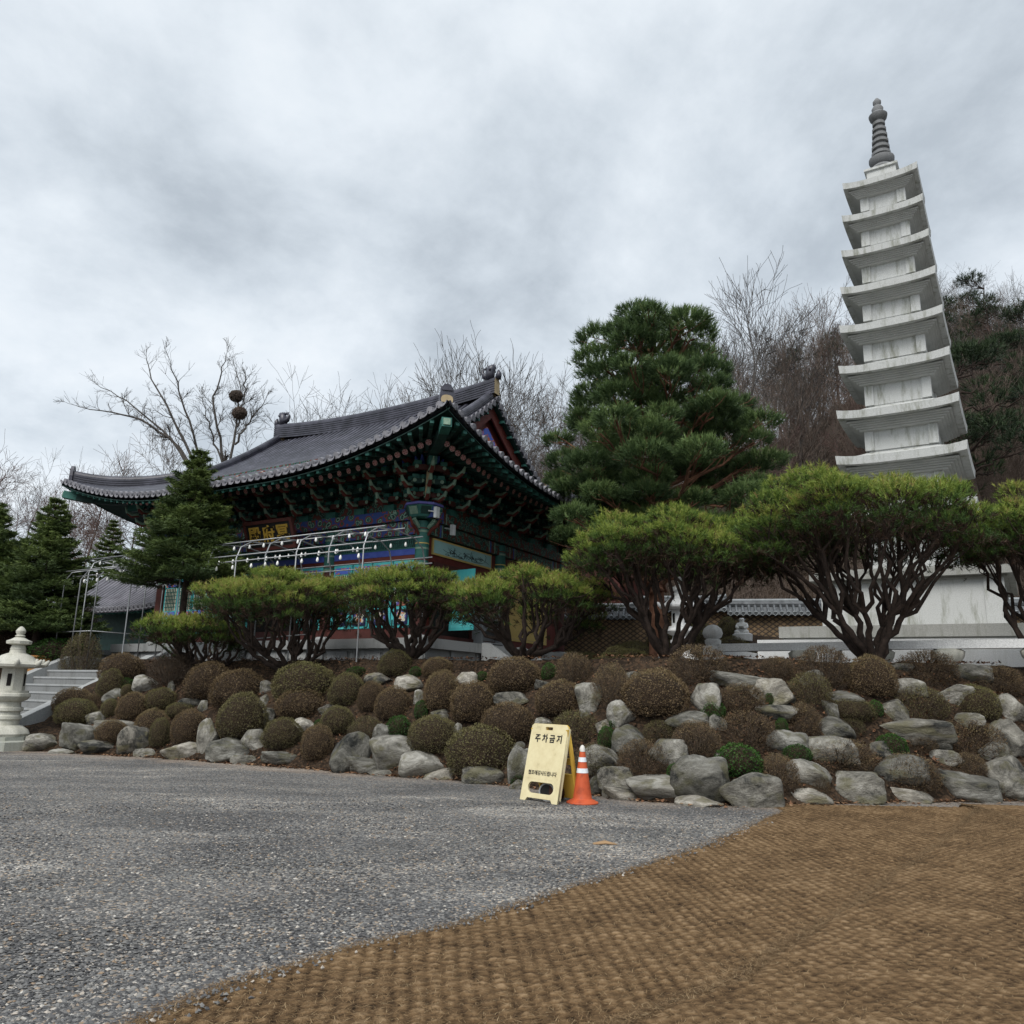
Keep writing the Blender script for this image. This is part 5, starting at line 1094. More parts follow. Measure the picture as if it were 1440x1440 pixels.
# steel railing on the platform of the annex
p = HW(-12.6, -1.6, 0); rl = thing('steel_railing', 'steel pipe railing beside the fir tree in front of the annex', 'railing', tuple(p), HRZ)
for x in (0., -1.5, -3.0): m_ = MB(); m_.tube([(x, 0, -.1), (x, 0, 1.05)], .03, 8); m_.lathe([(.03, 1.05), (.045, 1.09), (.02, 1.14)], 8, (x, 0, 0)); m_.build('post', PIPE, parent=rl, smooth=True, angle=50)
for z in (.45, .95): m_ = MB(); m_.tube([(-3.0, 0, z), (0, 0, z)], .022, 7); m_.build('rail', PIPE, parent=rl, smooth=True)
p = HW(-14.2, -1.2, 0); cb = thing('stone_terrace_edge', 'long grey stone terrace slab in front of the annex hall', 'stone terrace', tuple(p), HRZ)
m_ = MB(); m_.box((-4.2, 0, -.4), (1.8, 3.0, .30)); m_.build('terrace_wall', CONC, parent=cb); m_ = MB(); m_.box((-4.3, -.1, .301), (1.9, 3.0, .46)); m_.build('terrace_lip', CONC, parent=cb)
# orange box and teal bin by the stairs
p = atY(43, 946, 24.0); ob = thing('planter_box', 'orange wooden planter box behind the stone lantern', 'planter', (p[0], p[1], 1.85), .3)
OR = mat('orange_brown_wood', (.42, .20, .06), rough=.7); m_ = MB(); m_.box((-.55, -.2, -.1), (.55, .2, .38)); m_.box((-.6, -.25, .381), (.6, .25, .43)); m_.build('box_body', OR, parent=ob)

# ---- sign and cone
bl = atZ(732, 1124, .01); br = atZ(784, 1132, .01); ex = br - bl; WS = float(np.linalg.norm(ex)); ex /= WS; ey = np.array([-ex[1], ex[0], 0])
sg = thing('folding_sign', 'cream folding sign with black lettering standing on the gravel next to the orange cone', 'sign', tuple((bl + br) / 2 * [1, 1, 0] + ey * .0), math.atan2(ex[1], ex[0]))
SIGNY = mat('cream_plastic', [(.28, (.40, .34, .20)), (.42, (.60, .52, .31)), (.7, (.70, .63, .40))], scale=4.5, rough=.5, detail=10, nrough=.7); SIGNO = mat('yellow_plastic', [(.3, (.50, .32, .05)), (.7, (.62, .41, .07))], scale=3, rough=.5)
def rr(x0, y0, x1, y1, r, n=5):
    P = []
    for cx, cy, a in ((x1 - r, y0 + r, -90), (x1 - r, y1 - r, 0), (x0 + r, y1 - r, 90), (x0 + r, y0 + r, 180)):
        for k in range(n + 1): w = math.radians(a + 90 * k / n); P.append((cx + r * math.cos(w), cy + r * math.sin(w)))
    return P
HS = 1.06; w2 = WS / 2
outer = [(-w2, 0), (-w2 + .09, 0), (-w2 + .13, .055), (w2 - .13, .055), (w2 - .09, 0), (w2, 0), (w2 - .012, HS - .03), (w2 - .045, HS), (-w2 + .045, HS), (-w2 + .012, HS - .03)]
tl = math.radians(12.5)
def lean(o, y0, a): o.matrix_local = Matrix.Translation((0, y0, 0)) @ Matrix.Rotation(math.pi / 2 - a, 4, 'X'); return o
fp = lean(curve_mesh('front_panel', [outer, rr(-.075, HS - .085, .075, HS - .035, .015), rr(-w2 + .11, .115, w2 - .10, .27, .075)], .014, SIGNY, parent=sg, bevel=.004), 0, tl)
m_ = MB()
for a, b in (((-w2 + .05, .31), (w2 - .05, .318)), ((-w2 + .05, HS - .125), (w2 - .05, HS - .117)), ((-w2 + .05, .31), (-w2 + .058, HS - .117)), ((w2 - .058, .31), (w2 - .05, HS - .117))): m_.box((a[0], a[1], .016), (b[0], b[1], .0195))
lean(m_.build('panel_ridge', SIGNY, parent=sg), 0, tl)
yb2 = 2 * HS * math.sin(tl) - .02
bp_ = curve_mesh('back_panel', [outer, rr(-.075, HS - .085, .075, HS - .035, .015), rr(-w2 + .06, .60, w2 - .06, .76, .02), rr(-w2 + .06, .38, w2 - .06, .52, .02)], .014, SIGNO, parent=sg, bevel=.004); lean(bp_, yb2 + .02, -tl)
m_ = MB(); 
for x in (-w2 + .012, w2 - .012): m_.box((x - .012, .06, -.05), (x + .012, HS - .04, -.016))
lean(m_.build('panel_flange', SIGNY, parent=sg), 0, tl)
m_ = MB()
for x in (-w2 + .014, w2 - .014):
    m_.box((x - .012, .06, .016), (x + .012, HS - .05, .05))
lean(m_.build('panel_flange', SIGNO, parent=sg), yb2 + .02, -tl)
for s_, size, z, b in (('주 차 금 지', .118, HS - .205, .004), ('협조에감사드립니다', .066, .385, .0012)):
    o = text_mesh('lettering', s_, size, BLACK, parent=sg, extrude=.001, bold=b, spacing=.98); o.matrix_local = Matrix.Rotation(math.pi / 2 - tl, 4, 'X') @ Matrix.Translation((.02 if size > .1 else .0, z, .0205))
bgp = np.array([(bl + br)[0] / 2, (bl + br)[1] / 2, 0]) + ey * .24
bag = thing('weight_bag', 'dark brown rolled weight bag with grey rim lying inside the folding sign', 'bag', tuple(bgp + [0, 0, .13]), math.atan2(ex[1], ex[0]) + .25)
m_ = MB(); m_.tube([(0, -.10, 0), (.02, .06, 0), (.05, .22, -.02)], [.12, .13, .10], 16); m_.build('bag_body', mat('brown_canvas', (.06, .028, .022), rough=.9), parent=bag, smooth=True, angle=50)
m_ = MB(); th = np.linspace(0, 2 * math.pi, 21); m_.tube(np.stack([.118 * np.cos(th), 0 * th - .108, .118 * np.sin(th)], -1), .012, 6, 0, cap=False); V = np.stack([.11 * np.cos(th[:-1]), 0 * th[:-1] - .104, .11 * np.sin(th[:-1])], -1); m_.add(V, [list(range(20))], 1); m_.build('bag_rim', [GREYM, BLACK], parent=bag)
cp_ = atZ(819, 1131, 0.0); CH = .765
cone = thing('traffic_cone', 'orange traffic cone with two white reflective bands beside the cream sign', 'traffic cone', (cp_[0], cp_[1], .012))
CO = mat('orange_cone_plastic', [(.3, (.26, .05, .02)), (.45, (.46, .08, .028)), (.7, (.56, .11, .04))], scale=7, detail=9, rough=.55); REF = mat('reflective_white', [(.3, (.55, .60, .65)), (.7, (.80, .82, .84))], scale=12, rough=.4)
cr_ = lambda z: .140 - .115 * (z / CH) ** 1.0
m_ = MB(); m_.lathe([(.215, 0), (.22, .012), (.213, .025), (.185, .032), (.175, .045), (.150, .05), (cr_(.05), .065)] + [(cr_(z), z) for z in np.linspace(.07, CH - .06, 10)] + [(cr_(CH - .06) - .004, CH - .05)], 28); m_.build('cone_body', CO, parent=cone, smooth=True, angle=40)
for a, b in ((.40, .46), (.545, .605)): m_ = MB(); m_.lathe([(cr_(a) + .003, a), (cr_(b) + .003, b)], 28); m_.build('reflective_band', REF, parent=cone, smooth=True, angle=40)
m_ = MB(); m_.lathe([(cr_(CH - .075) + .004, CH - .085), (cr_(CH - .06) + .006, CH - .05), (.022, CH - .01), (.008, CH + .002)], 14, mod=lambda th, z: 1 + .12 * np.cos(th * 2 + z[:, None] * 60)); m_.build('white_tip', mat('dirty_white_plastic', (.62, .60, .56), rough=.6), parent=cone, smooth=True, angle=60)
# a dead leaf clump on the gravel
p = atZ(851, 1187, .02); lf = tag(None or (lambda m_: (m_.tube([(p[0] - .12, p[1], .02), (p[0], p[1] + .01, .035), (p[0] + .12, p[1] - .01, .02)], [.03, .06, .02], 8, sq=.3), m_.build('fallen_leaf', mat('tan_leaf', (.34, .22, .12), rough=.9), smooth=True))[1])(MB()), 'tan dead leaf lying on the gravel left of the coir mat', 'leaf')

# ================================================================== ROCK BANK
M_ROCK = rock_mat()
def rock_mesh(seed, flat=1.0):
    rg = np.random.default_rng(seed); bm = bmesh.new(); bmesh.ops.create_icosphere(bm, subdivisions=4, radius=1.0)
    P = np.array([v.co[:] for v in bm.verts]); P = np.sign(P) * np.abs(P) ** 0.62; P /= np.max(np.abs(P))
    for k in range(10):
        d = rg.normal(size=3); d /= np.linalg.norm(d); h = rg.uniform(.58, .92); q = P @ d; ex_ = np.maximum(q - h, 0); P = P - ex_[:, None] * d * rg.uniform(.66, .97)
    for v, p in zip(bm.verts, P):
        n = Vector(p); o = Vector((seed * 3.1, seed * 1.7, 0))
        f = 0.13 * mnoise.noise(n * 1.3 + o) + 0.06 * mnoise.noise(n * 3.1 + o) + 0.028 * mnoise.noise(n * 7 + o) + 0.012 * mnoise.noise(n * 15 + o)
        v.co = n * (1 + f)
    me = bpy.data.meshes.new('rock'); bm.to_mesh(me); bm.free()
    P = np.array([v.co[:] for v in me.vertices]); lo, hi = P.min(0), P.max(0)
    for v in me.vertices: v.co = [(v.co[i] - lo[i]) / (hi[i] - lo[i]) - .5 for i in range(3)]
    me.materials.append(M_ROCK)
    for p in me.polygons: p.use_smooth = True
    me.update(); return me
ROCKS = [rock_mesh(s) for s in range(12)]
ORD = ['first', 'second', 'third', 'fourth', 'fifth', 'sixth', 'seventh', 'eighth', 'ninth', 'tenth', 'eleventh', 'twelfth', 'thirteenth', 'fourteenth', 'fifteenth', 'sixteenth', 'seventeenth', 'eighteenth', 'nineteenth', 'twentieth', 'twenty-first', 'twenty-second', 'twenty-third', 'twenty-fourth', 'twenty-fifth']
ROWN = ['bottom', 'second', 'third', 'top']
# x0, y0, x1, y1 in the photo, then w for whitish / f for flat
ST = """82 1018 128 1055|107 1042 160 1062|185 950 218 972|142 968 167 987|117 1000 145 1018|130 1013 183 1027|162 1023 202 1062 w|225 1045 283 1068 w|275 1013 303 1055|288 1040 352 1070
337 1027 367 1053|323 1062 362 1073 f|367 1057 420 1073|363 997 383 1023|412 1010 440 1030 w|463 1034 516 1088|363 977 377 993|365 957 380 973|250 982 278 995|447 990 470 1003 w
67 1053 103 1061 f|235 957 245 973|277 985 290 1000|187 1053 218 1064|486 1066 540 1088|517 1038 580 1083|562 1059 627 1092|597 1081 651 1097 wf|516 1081 561 1092 f|651 1080 708 1104
715 1054 748 1102|717 1097 738 1111|512 946 552 963 w|555 949 594 970 w|640 945 670 963 w|696 974 748 991|753 956 774 968|811 962 847 1005|753 1009 783 1024|720 1043 738 1055
606 996 634 1010|582 970 595 988|524 1019 547 1043|634 1017 649 1036|856 986 894 1019|864 1022 911 1060|915 1041 968 1075|844 1080 898 1116|851 1108 901 1126 wf|887 1094 968 1125
825 1050 871 1085|825 1092 851 1118|838 1012 861 1029 w|882 944 903 956|954 1067 1028 1130|1020 1091 1103 1137|955 1120 1017 1135 wf|1112 1108 1174 1131 w|1169 1088 1244 1128|1239 1109 1317 1129 wf
1324 1088 1409 1127|1412 1114 1450 1127 wf|1114 1071 1171 1106|1235 1064 1308 1102|1391 1067 1450 1114|1136 1038 1209 1074|1086 1029 1138 1061|1228 1012 1343 1041|1405 1015 1460 1066|1155 1008 1204 1040
973 962 1015 1001|1060 956 1120 991 w|1008 946 1084 970|1068 991 1124 1012|1000 1005 1023 1026|940 1000 997 1019|1242 984 1280 1010|1265 954 1305 977|1350 934 1398 960|1329 963 1374 988
1409 977 1450 1015|1167 971 1218 988|1334 1002 1386 1017|1317 1055 1357 1074|1160 986 1180 1008|1259 932 1287 943|32 1033 80 1057|1128 942 1160 962|1225 1040 1262 1064|1010 1058 1040 1080|1296 1030 1340 1056|1384 1044 1420 1070|700 1015 722 1040"""
items = []
for q in ST.replace('\n', '|').split('|'):
    a = q.split(); x0, y0, x1, y1 = map(float, a[:4]); items.append((x0, y0, x1, y1, a[4] if len(a) > 4 else ''))
def place_box(x0, y0, x1, y1, sink=0.0):
    g = hit((x0 + x1) / 2, y1); dist = float((g - EYE) @ FW); k = dist / F
    return g, (x1 - x0) * k, (y1 - y0) * k
def rank_labels(recs, fmt):
    """recs: dicts with px, row; adds the ordinal counted from the sign or the cone along its row"""
    for r in set(q['row'] for q in recs):
        L = sorted([q for q in recs if q['row'] == r and q['px'] < 770], key=lambda q: -q['px']); Rr = sorted([q for q in recs if q['row'] == r and q['px'] >= 770], key=lambda q: q['px'])
        for lst, side in ((L, 'left of the cream sign'), (Rr, 'right of the cream sign')):
            for i, q in enumerate(lst): q['o']['label'] = fmt(q, ORD[i], side)
recs = []
for i, (x0, y0, x1, y1, fl) in enumerate(items):
    g, w, h = place_box(x0, y0, x1, y1)
    o = bpy.data.objects.new('boulder', ROCKS[i % 12]); COL.objects.link(o)
    dpt = max(.55 * w, min(w * .85, .9)); hh = h * 1.22 + .06
    o.scale = (w * 1.12, dpt, hh * .93); o.location = (g[0], g[1] + dpt * .25, g[2] + h * .5 - .04); o.rotation_euler = (RNG.normal(0, .03), RNG.normal(0, .025), RNG.normal(0, .08) + math.atan2(-g[0], g[1]) * -1 * -1)
    o.color = (1.3, 1.27, 1.22, 1) if 'w' in fl else ((1.0, 1.0, .98, 1) if i % 3 else (.72, .73, .72, 1))
    t_ = slope_t(g[0], g[1]); row = 0 if t_ < .14 else (1 if t_ < .42 else (2 if t_ < .72 else 3))
    tag(o, None, 'rock', 'rocks stacked on the planted bank'); recs.append(dict(o=o, px=(x0 + x1) / 2, row=row, fl=fl, w=w, h=h))
def rock_fmt(q, o, side):
    size = 'large' if q['w'] > .75 else ('small' if q['w'] < .36 else 'medium')
    col = 'whitish' if 'w' in q['fl'] else 'grey'; shp = 'flat ' if q['h'] < .33 * q['w'] else ('upright ' if q['h'] > .95 * q['w'] else '')
    return f"{size} {col} {shp}rock, {ROWN[q['row']]} row of rocks, {o} {side}"
rank_labels(recs, rock_fmt)

# ================================================================== SHRUBS
M_AZ = {'brown': leafmat('azalea_brown', [(0, (.036, .025, .015)), (.4, (.125, .085, .045)), (.75, (.205, .148, .078)), (1, (.19, .175, .075))], trans=.15, objvar=.25),
        'olive': leafmat('azalea_olive', [(0, (.032, .029, .015)), (.4, (.108, .094, .042)), (.75, (.175, .156, .065)), (1, (.175, .19, .068))], trans=.15, objvar=.25),
        'dark': leafmat('azalea_dark', [(0, (.016, .011, .008)), (.5, (.035, .023, .015)), (1, (.06, .045, .025))], trans=.1, objvar=.15),
        'green': leafmat('evergreen_leaf', [(0, (.012, .035, .008)), (.5, (.03, .08, .014)), (1, (.075, .15, .028))], trans=.2, objvar=.15)}
M_TWIG = mat('dry_twig', [(.3, (.045, .034, .025)), (.7, (.095, .07, .05))], scale=8, rough=.9)
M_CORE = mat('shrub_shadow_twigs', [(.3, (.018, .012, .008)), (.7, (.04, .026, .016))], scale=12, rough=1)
def dome_points(n, rg, seed, lo=-.62):
    d = rg.normal(size=(int(n * 2.6), 3)); d /= np.linalg.norm(d, axis=1, keepdims=True); d = d[d[:, 2] > lo][:n]
    lump = np.array([.09 * mnoise.noise(Vector(p) * 2.2 + Vector((seed, 0, 0))) + .04 * mnoise.noise(Vector(p) * 5.5 + Vector((seed, 3, 0))) for p in d]); return d, 1 + lump
def shrub_meshes(seed, kind):
    rg = np.random.default_rng(100 + seed); tw = kind == 'twiggy'
    n = {'clipped': 9500, 'twiggy': 6500, 'leafy': 2600}[kind]
    d, r = dome_points(n, rg, seed * 1.7)
    r = r * (1 - (.26 if tw else .085) * rg.random(len(d)) ** 1.6) * (1 + (.06 if not tw else .12) * rg.random(len(d)) ** 4)
    P = d * r[:, None] * np.array([1, 1, .98]); P[:, 2] = np.where(P[:, 2] < 0, P[:, 2] * .9, P[:, 2])
    s = {'clipped': .026, 'twiggy': .024, 'leafy': .058}[kind] * (0.6 + .8 * rg.random(len(d)))
    a = rg.normal(size=(len(d), 3)) + d * .5; a /= np.linalg.norm(a, axis=1, keepdims=True); b = np.cross(a, rg.normal(size=(len(d), 3))); b /= np.linalg.norm(b, axis=1, keepdims=True)
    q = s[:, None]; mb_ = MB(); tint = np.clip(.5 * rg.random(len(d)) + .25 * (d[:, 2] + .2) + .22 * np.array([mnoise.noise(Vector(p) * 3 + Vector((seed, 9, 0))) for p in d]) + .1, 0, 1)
    mb_.tris(P - b * q * .55, P + b * q * .55, P + a * q * 1.5, tint=tint)
    mb2 = MB(); m = 90 if not tw else 150; e, rr_ = dome_points(m, rg, seed * 1.7)
    S0 = rg.normal(0, .05, (m, 3)) + np.array([0, 0, -.80]); mid = S0 * .5 + e * .55 + rg.normal(0, .05, (m, 3)); tip_ = e * (rr_ * (1.0 if tw else .94))[:, None]
    mb2.segs(S0, mid, np.full(m, .014), np.full(m, .010)); mb2.segs(mid, tip_, np.full(m, .010), np.full(m, .005))
    k = 5 if tw else 3
    for j in range(k):
        f = .35 + .6 * rg.random((m, 1)); b0_ = mid + (tip_ - mid) * f; e2 = e + rg.normal(0, .35, (m, 3)); e2 /= np.linalg.norm(e2, axis=1, keepdims=True); t2 = b0_ + (e2 * (.28 + .2 * rg.random((m, 1)))); nr = np.linalg.norm(t2, axis=1, keepdims=True); t2 = t2 / np.maximum(nr / 1.04, 1)
        mb2.segs(b0_, t2, np.full(m, .007), np.full(m, .003))
    out_ = [('foliage', mb_, None), ('twigs', mb2, M_TWIG)]
    if not tw:
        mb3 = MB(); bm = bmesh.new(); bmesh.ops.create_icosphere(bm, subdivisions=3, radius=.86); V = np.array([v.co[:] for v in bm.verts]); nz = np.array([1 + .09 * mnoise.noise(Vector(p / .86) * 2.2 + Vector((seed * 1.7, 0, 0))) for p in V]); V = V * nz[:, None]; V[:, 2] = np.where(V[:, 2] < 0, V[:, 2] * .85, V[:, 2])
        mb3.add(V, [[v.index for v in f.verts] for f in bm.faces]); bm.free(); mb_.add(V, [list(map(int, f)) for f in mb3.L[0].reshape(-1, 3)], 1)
    return out_
SHR = {}
def shrub_proto(seed, kind, colr):
    key = (seed, kind, colr)
    if key not in SHR:
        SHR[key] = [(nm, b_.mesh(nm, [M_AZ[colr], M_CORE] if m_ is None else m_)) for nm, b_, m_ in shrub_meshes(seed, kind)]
    return SHR[key]
# photo boxes; code: b/o/d/g colour, c clipped / t twiggy / l leafy
SH = """130 917 188 965 bc|130 940 165 985 oc|200 917 260 970 dt|250 930 317 990 bc|287 940 363 1000 bc|375 930 463 993 oc|65 967 117 1010 bc|68 983 122 1022 oc|110 975 142 1000 bt|167 962 183 980 oc
160 953 183 968 gl|137 983 160 1012 oc|157 973 200 1016 bc|197 967 240 1003 oc|183 997 227 1040 bc|228 988 267 1012 oc|205 1010 233 1055 oc|233 998 280 1052 bc|127 1013 170 1050 bc|297 975 365 1045 oc
383 967 450 1015 bc|363 1010 418 1058 oc|418 1020 463 1074 bc|458 946 510 997 oc|447 993 493 1037 oc|500 958 538 1004 bc|524 965 575 1017 bc|529 913 578 955 oc|592 923 635 955 bc|594 942 644 1004 bc
632 958 700 1021 bc|687 923 762 979 bc|675 988 753 1052 bc|570 1007 640 1066 oc|625 1022 726 1100 oc|486 1008 535 1047 ot|542 1007 575 1040 gl|783 916 833 964 bt|755 956 825 1010 bc|835 932 889 1000 bt
882 939 975 1017 bc|778 1000 844 1049 ot|811 1048 866 1097 ot|908 1014 953 1045 ot|873 1041 943 1097 bt|947 904 1030 965 bt|1018 960 1082 1005 bt|1015 1001 1098 1059 bt|952 1014 1016 1071 bt|1133 906 1204 972 bt
1204 920 1270 986 bc|1117 946 1176 997 ot|1074 922 1120 958 bt|1278 913 1358 967 bt|1388 935 1450 979 bt|1173 981 1239 1019 oc|1268 965 1343 1017 ot|1355 963 1417 1017 oc|1110 989 1160 1038 bt|1329 1014 1426 1069 bt
1013 1048 1077 1099 gl|1074 1062 1129 1118 bt|1148 1040 1242 1090 bt|1279 1031 1325 1062 bt|1252 1062 1332 1122 bt|1183 1010 1221 1038 ot|1346 1060 1395 1097 bt|1410 1092 1450 1117 bt|1143 1085 1170 1120 bt
762 932 783 958 gl|842 1022 866 1055 gl|858 1004 878 1025 gl|670 944 686 959 gl|582 985 600 1013 gl|575 937 592 953 gl|715 1080 738 1106 gl|1240 1033 1282 1068 gl|1108 1048 1145 1075 gl|990 984 1022 1015 gl|940 1075 965 1097 gl|1093 1010 1110 1033 gl|1078 973 1092 996 gl|485 937 515 953 gl|1345 1098 1365 1118 bt|440 1012 452 1030 gl|1225 985 1245 1010 gl"""
CN = {'b': 'brown', 'o': 'olive', 'd': 'dark', 'g': 'green'}; KN = {'c': 'clipped', 't': 'twiggy', 'l': 'leafy'}
srec = []
for i, q in enumerate(SH.replace('\n', '|').split('|')):
    a = q.split(); x0, y0, x1, y1 = map(float, a[:4]); cc, kk = CN[a[4][0]], KN[a[4][1]]
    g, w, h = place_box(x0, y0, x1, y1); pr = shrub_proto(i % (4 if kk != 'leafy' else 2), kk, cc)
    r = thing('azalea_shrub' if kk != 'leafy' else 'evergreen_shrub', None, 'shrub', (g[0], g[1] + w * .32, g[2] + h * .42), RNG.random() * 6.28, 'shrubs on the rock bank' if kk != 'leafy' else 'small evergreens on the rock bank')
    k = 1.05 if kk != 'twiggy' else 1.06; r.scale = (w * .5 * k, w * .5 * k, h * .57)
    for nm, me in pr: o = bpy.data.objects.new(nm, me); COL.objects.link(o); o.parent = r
    t_ = slope_t(g[0], g[1]); row = 0 if t_ < .2 else (1 if t_ < .48 else (2 if t_ < .80 else 3))
    srec.append(dict(o=r, px=(x0 + x1) / 2, row=row, kind=kk, col=cc, w=w))
def shr_fmt(q, o, side):
    size = 'large' if q['w'] > .8 else ('small' if q['w'] < .45 else 'medium'); k = {'clipped': 'clipped dome', 'twiggy': 'sparse twiggy', 'leafy': 'leafy'}[q['kind']]
    return f"{size} {k} {q['col']} shrub, {ROWN[q['row']]} row of shrubs, {o} {side}"
rank_labels(srec, shr_fmt)

# ================================================================== TREES
BARK = mat('dark_pine_bark', [(.3, (.018, .013, .011)), (.7, (.055, .038, .03))], scale=9, rough=.95, bump=.6, bscale=25)
BARKR = mat('red_pine_bark', [(.3, (.06, .032, .022)), (.5, (.15, .072, .045)), (.7, (.24, .12, .075))], scale=3, rough=.95, bump=.6, bscale=14)
BARKG = mat('grey_bark', [(.3, (.040, .035, .031)), (.7, (.095, .085, .077))], scale=4, rough=.95)
BARKB = mat('brown_bark', [(.3, (.062, .047, .038)), (.7, (.145, .11, .088))], scale=4, rough=.95)
BARKP = mat('pinkish_twig_bark', [(.3, (.075, .045, .039)), (.7, (.15, .094, .083))], scale=4, rough=.95)
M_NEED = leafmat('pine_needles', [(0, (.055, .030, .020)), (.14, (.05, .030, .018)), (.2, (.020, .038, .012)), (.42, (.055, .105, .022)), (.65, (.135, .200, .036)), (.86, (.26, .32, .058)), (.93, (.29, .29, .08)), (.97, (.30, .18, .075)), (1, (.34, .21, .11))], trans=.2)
M_NEED2 = leafmat('dark_pine_needles', [(0, (.016, .032, .013)), (.4, (.054, .094, .034)), (.75, (.110, .168, .056)), (1, (.175, .25, .082))], trans=.2)
M_NEED3 = leafmat('hillside_pine_needles', [(0, (.010, .018, .010)), (.4, (.026, .044, .020)), (.75, (.050, .078, .032)), (1, (.09, .12, .05))], trans=.2)
M_FIR = leafmat('fir_needles', [(0, (.016, .030, .013)), (.4, (.050, .080, .026)), (.75, (.105, .148, .040)), (1, (.17, .22, .06))], trans=.15)
def tufts(mb_, C, D, n, L, wd, spread, tint, rg, m=0):
    k = len(C); C = np.repeat(C, n, 0); D = np.repeat(D, n, 0); tt = np.clip(np.repeat(tint, n) + rg.normal(0, .05, k * n), 0, 1)
    d = D + rg.normal(0, spread, (k * n, 3)); d /= np.linalg.norm(d, axis=1, keepdims=True); s = np.cross(d, rg.normal(size=(k * n, 3))); s /= np.maximum(np.linalg.norm(s, axis=1, keepdims=True), 1e-6)
    b0_ = C + D * (rg.random((k * n, 1)) - .7) * L * .9; l = L * (.6 + .6 * rg.random((k * n, 1)))
    mb_.tris(b0_ - s * wd, b0_ + s * wd, b0_ + d * l, m, tt)
def pads_tufts(mb_, pads, per, n, L, wd, rg, base_t, span, under=0.0, dead=0.0, spr=.5):
    for (c, rx, rz_) in pads:
        k = max(20, int(per * rx * rx)); d = rg.normal(size=(k * 2, 3)); d /= np.linalg.norm(d, axis=1, keepdims=True); d = d[d[:, 2] > -.42][:k]
        rr_ = (.72 + .28 * rg.random((len(d), 1)) ** .5) * (1 + .12 * rg.normal(size=(len(d), 1)))
        P = np.array(c) + d * rr_ * np.array([rx, rx, rz_]); Dn = d * np.array([.8, .8, .5]) + np.array([0, 0, .75]); Dn /= np.linalg.norm(Dn, axis=1, keepdims=True)
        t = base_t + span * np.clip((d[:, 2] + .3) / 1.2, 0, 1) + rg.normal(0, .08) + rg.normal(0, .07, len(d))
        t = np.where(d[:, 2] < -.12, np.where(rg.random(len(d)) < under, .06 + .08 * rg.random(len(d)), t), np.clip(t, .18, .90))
        if dead: t = np.where(rg.random(len(d)) < dead, .96 + .04 * rg.random(len(d)), t)
        tufts(mb_, P, Dn, n, L, wd, spr, np.clip(t, 0, 1), rg)
def branch(mb_, p0, p1, r0, r1, rg, sag=.0, n=7, wob=.05, m=0):
    t = np.linspace(0, 1, n)[:, None]; P = np.array(p0) * (1 - t) + np.array(p1) * t; L = np.linalg.norm(np.array(p1) - np.array(p0))
    P[1:-1] += rg.normal(0, wob * L, (n - 2, 3)) * .5; P[:, 2] -= sag * L * np.sin(t[:, 0] * math.pi); mb_.tube(P, np.linspace(r0, r1, n), 7, m, cap=False); return P
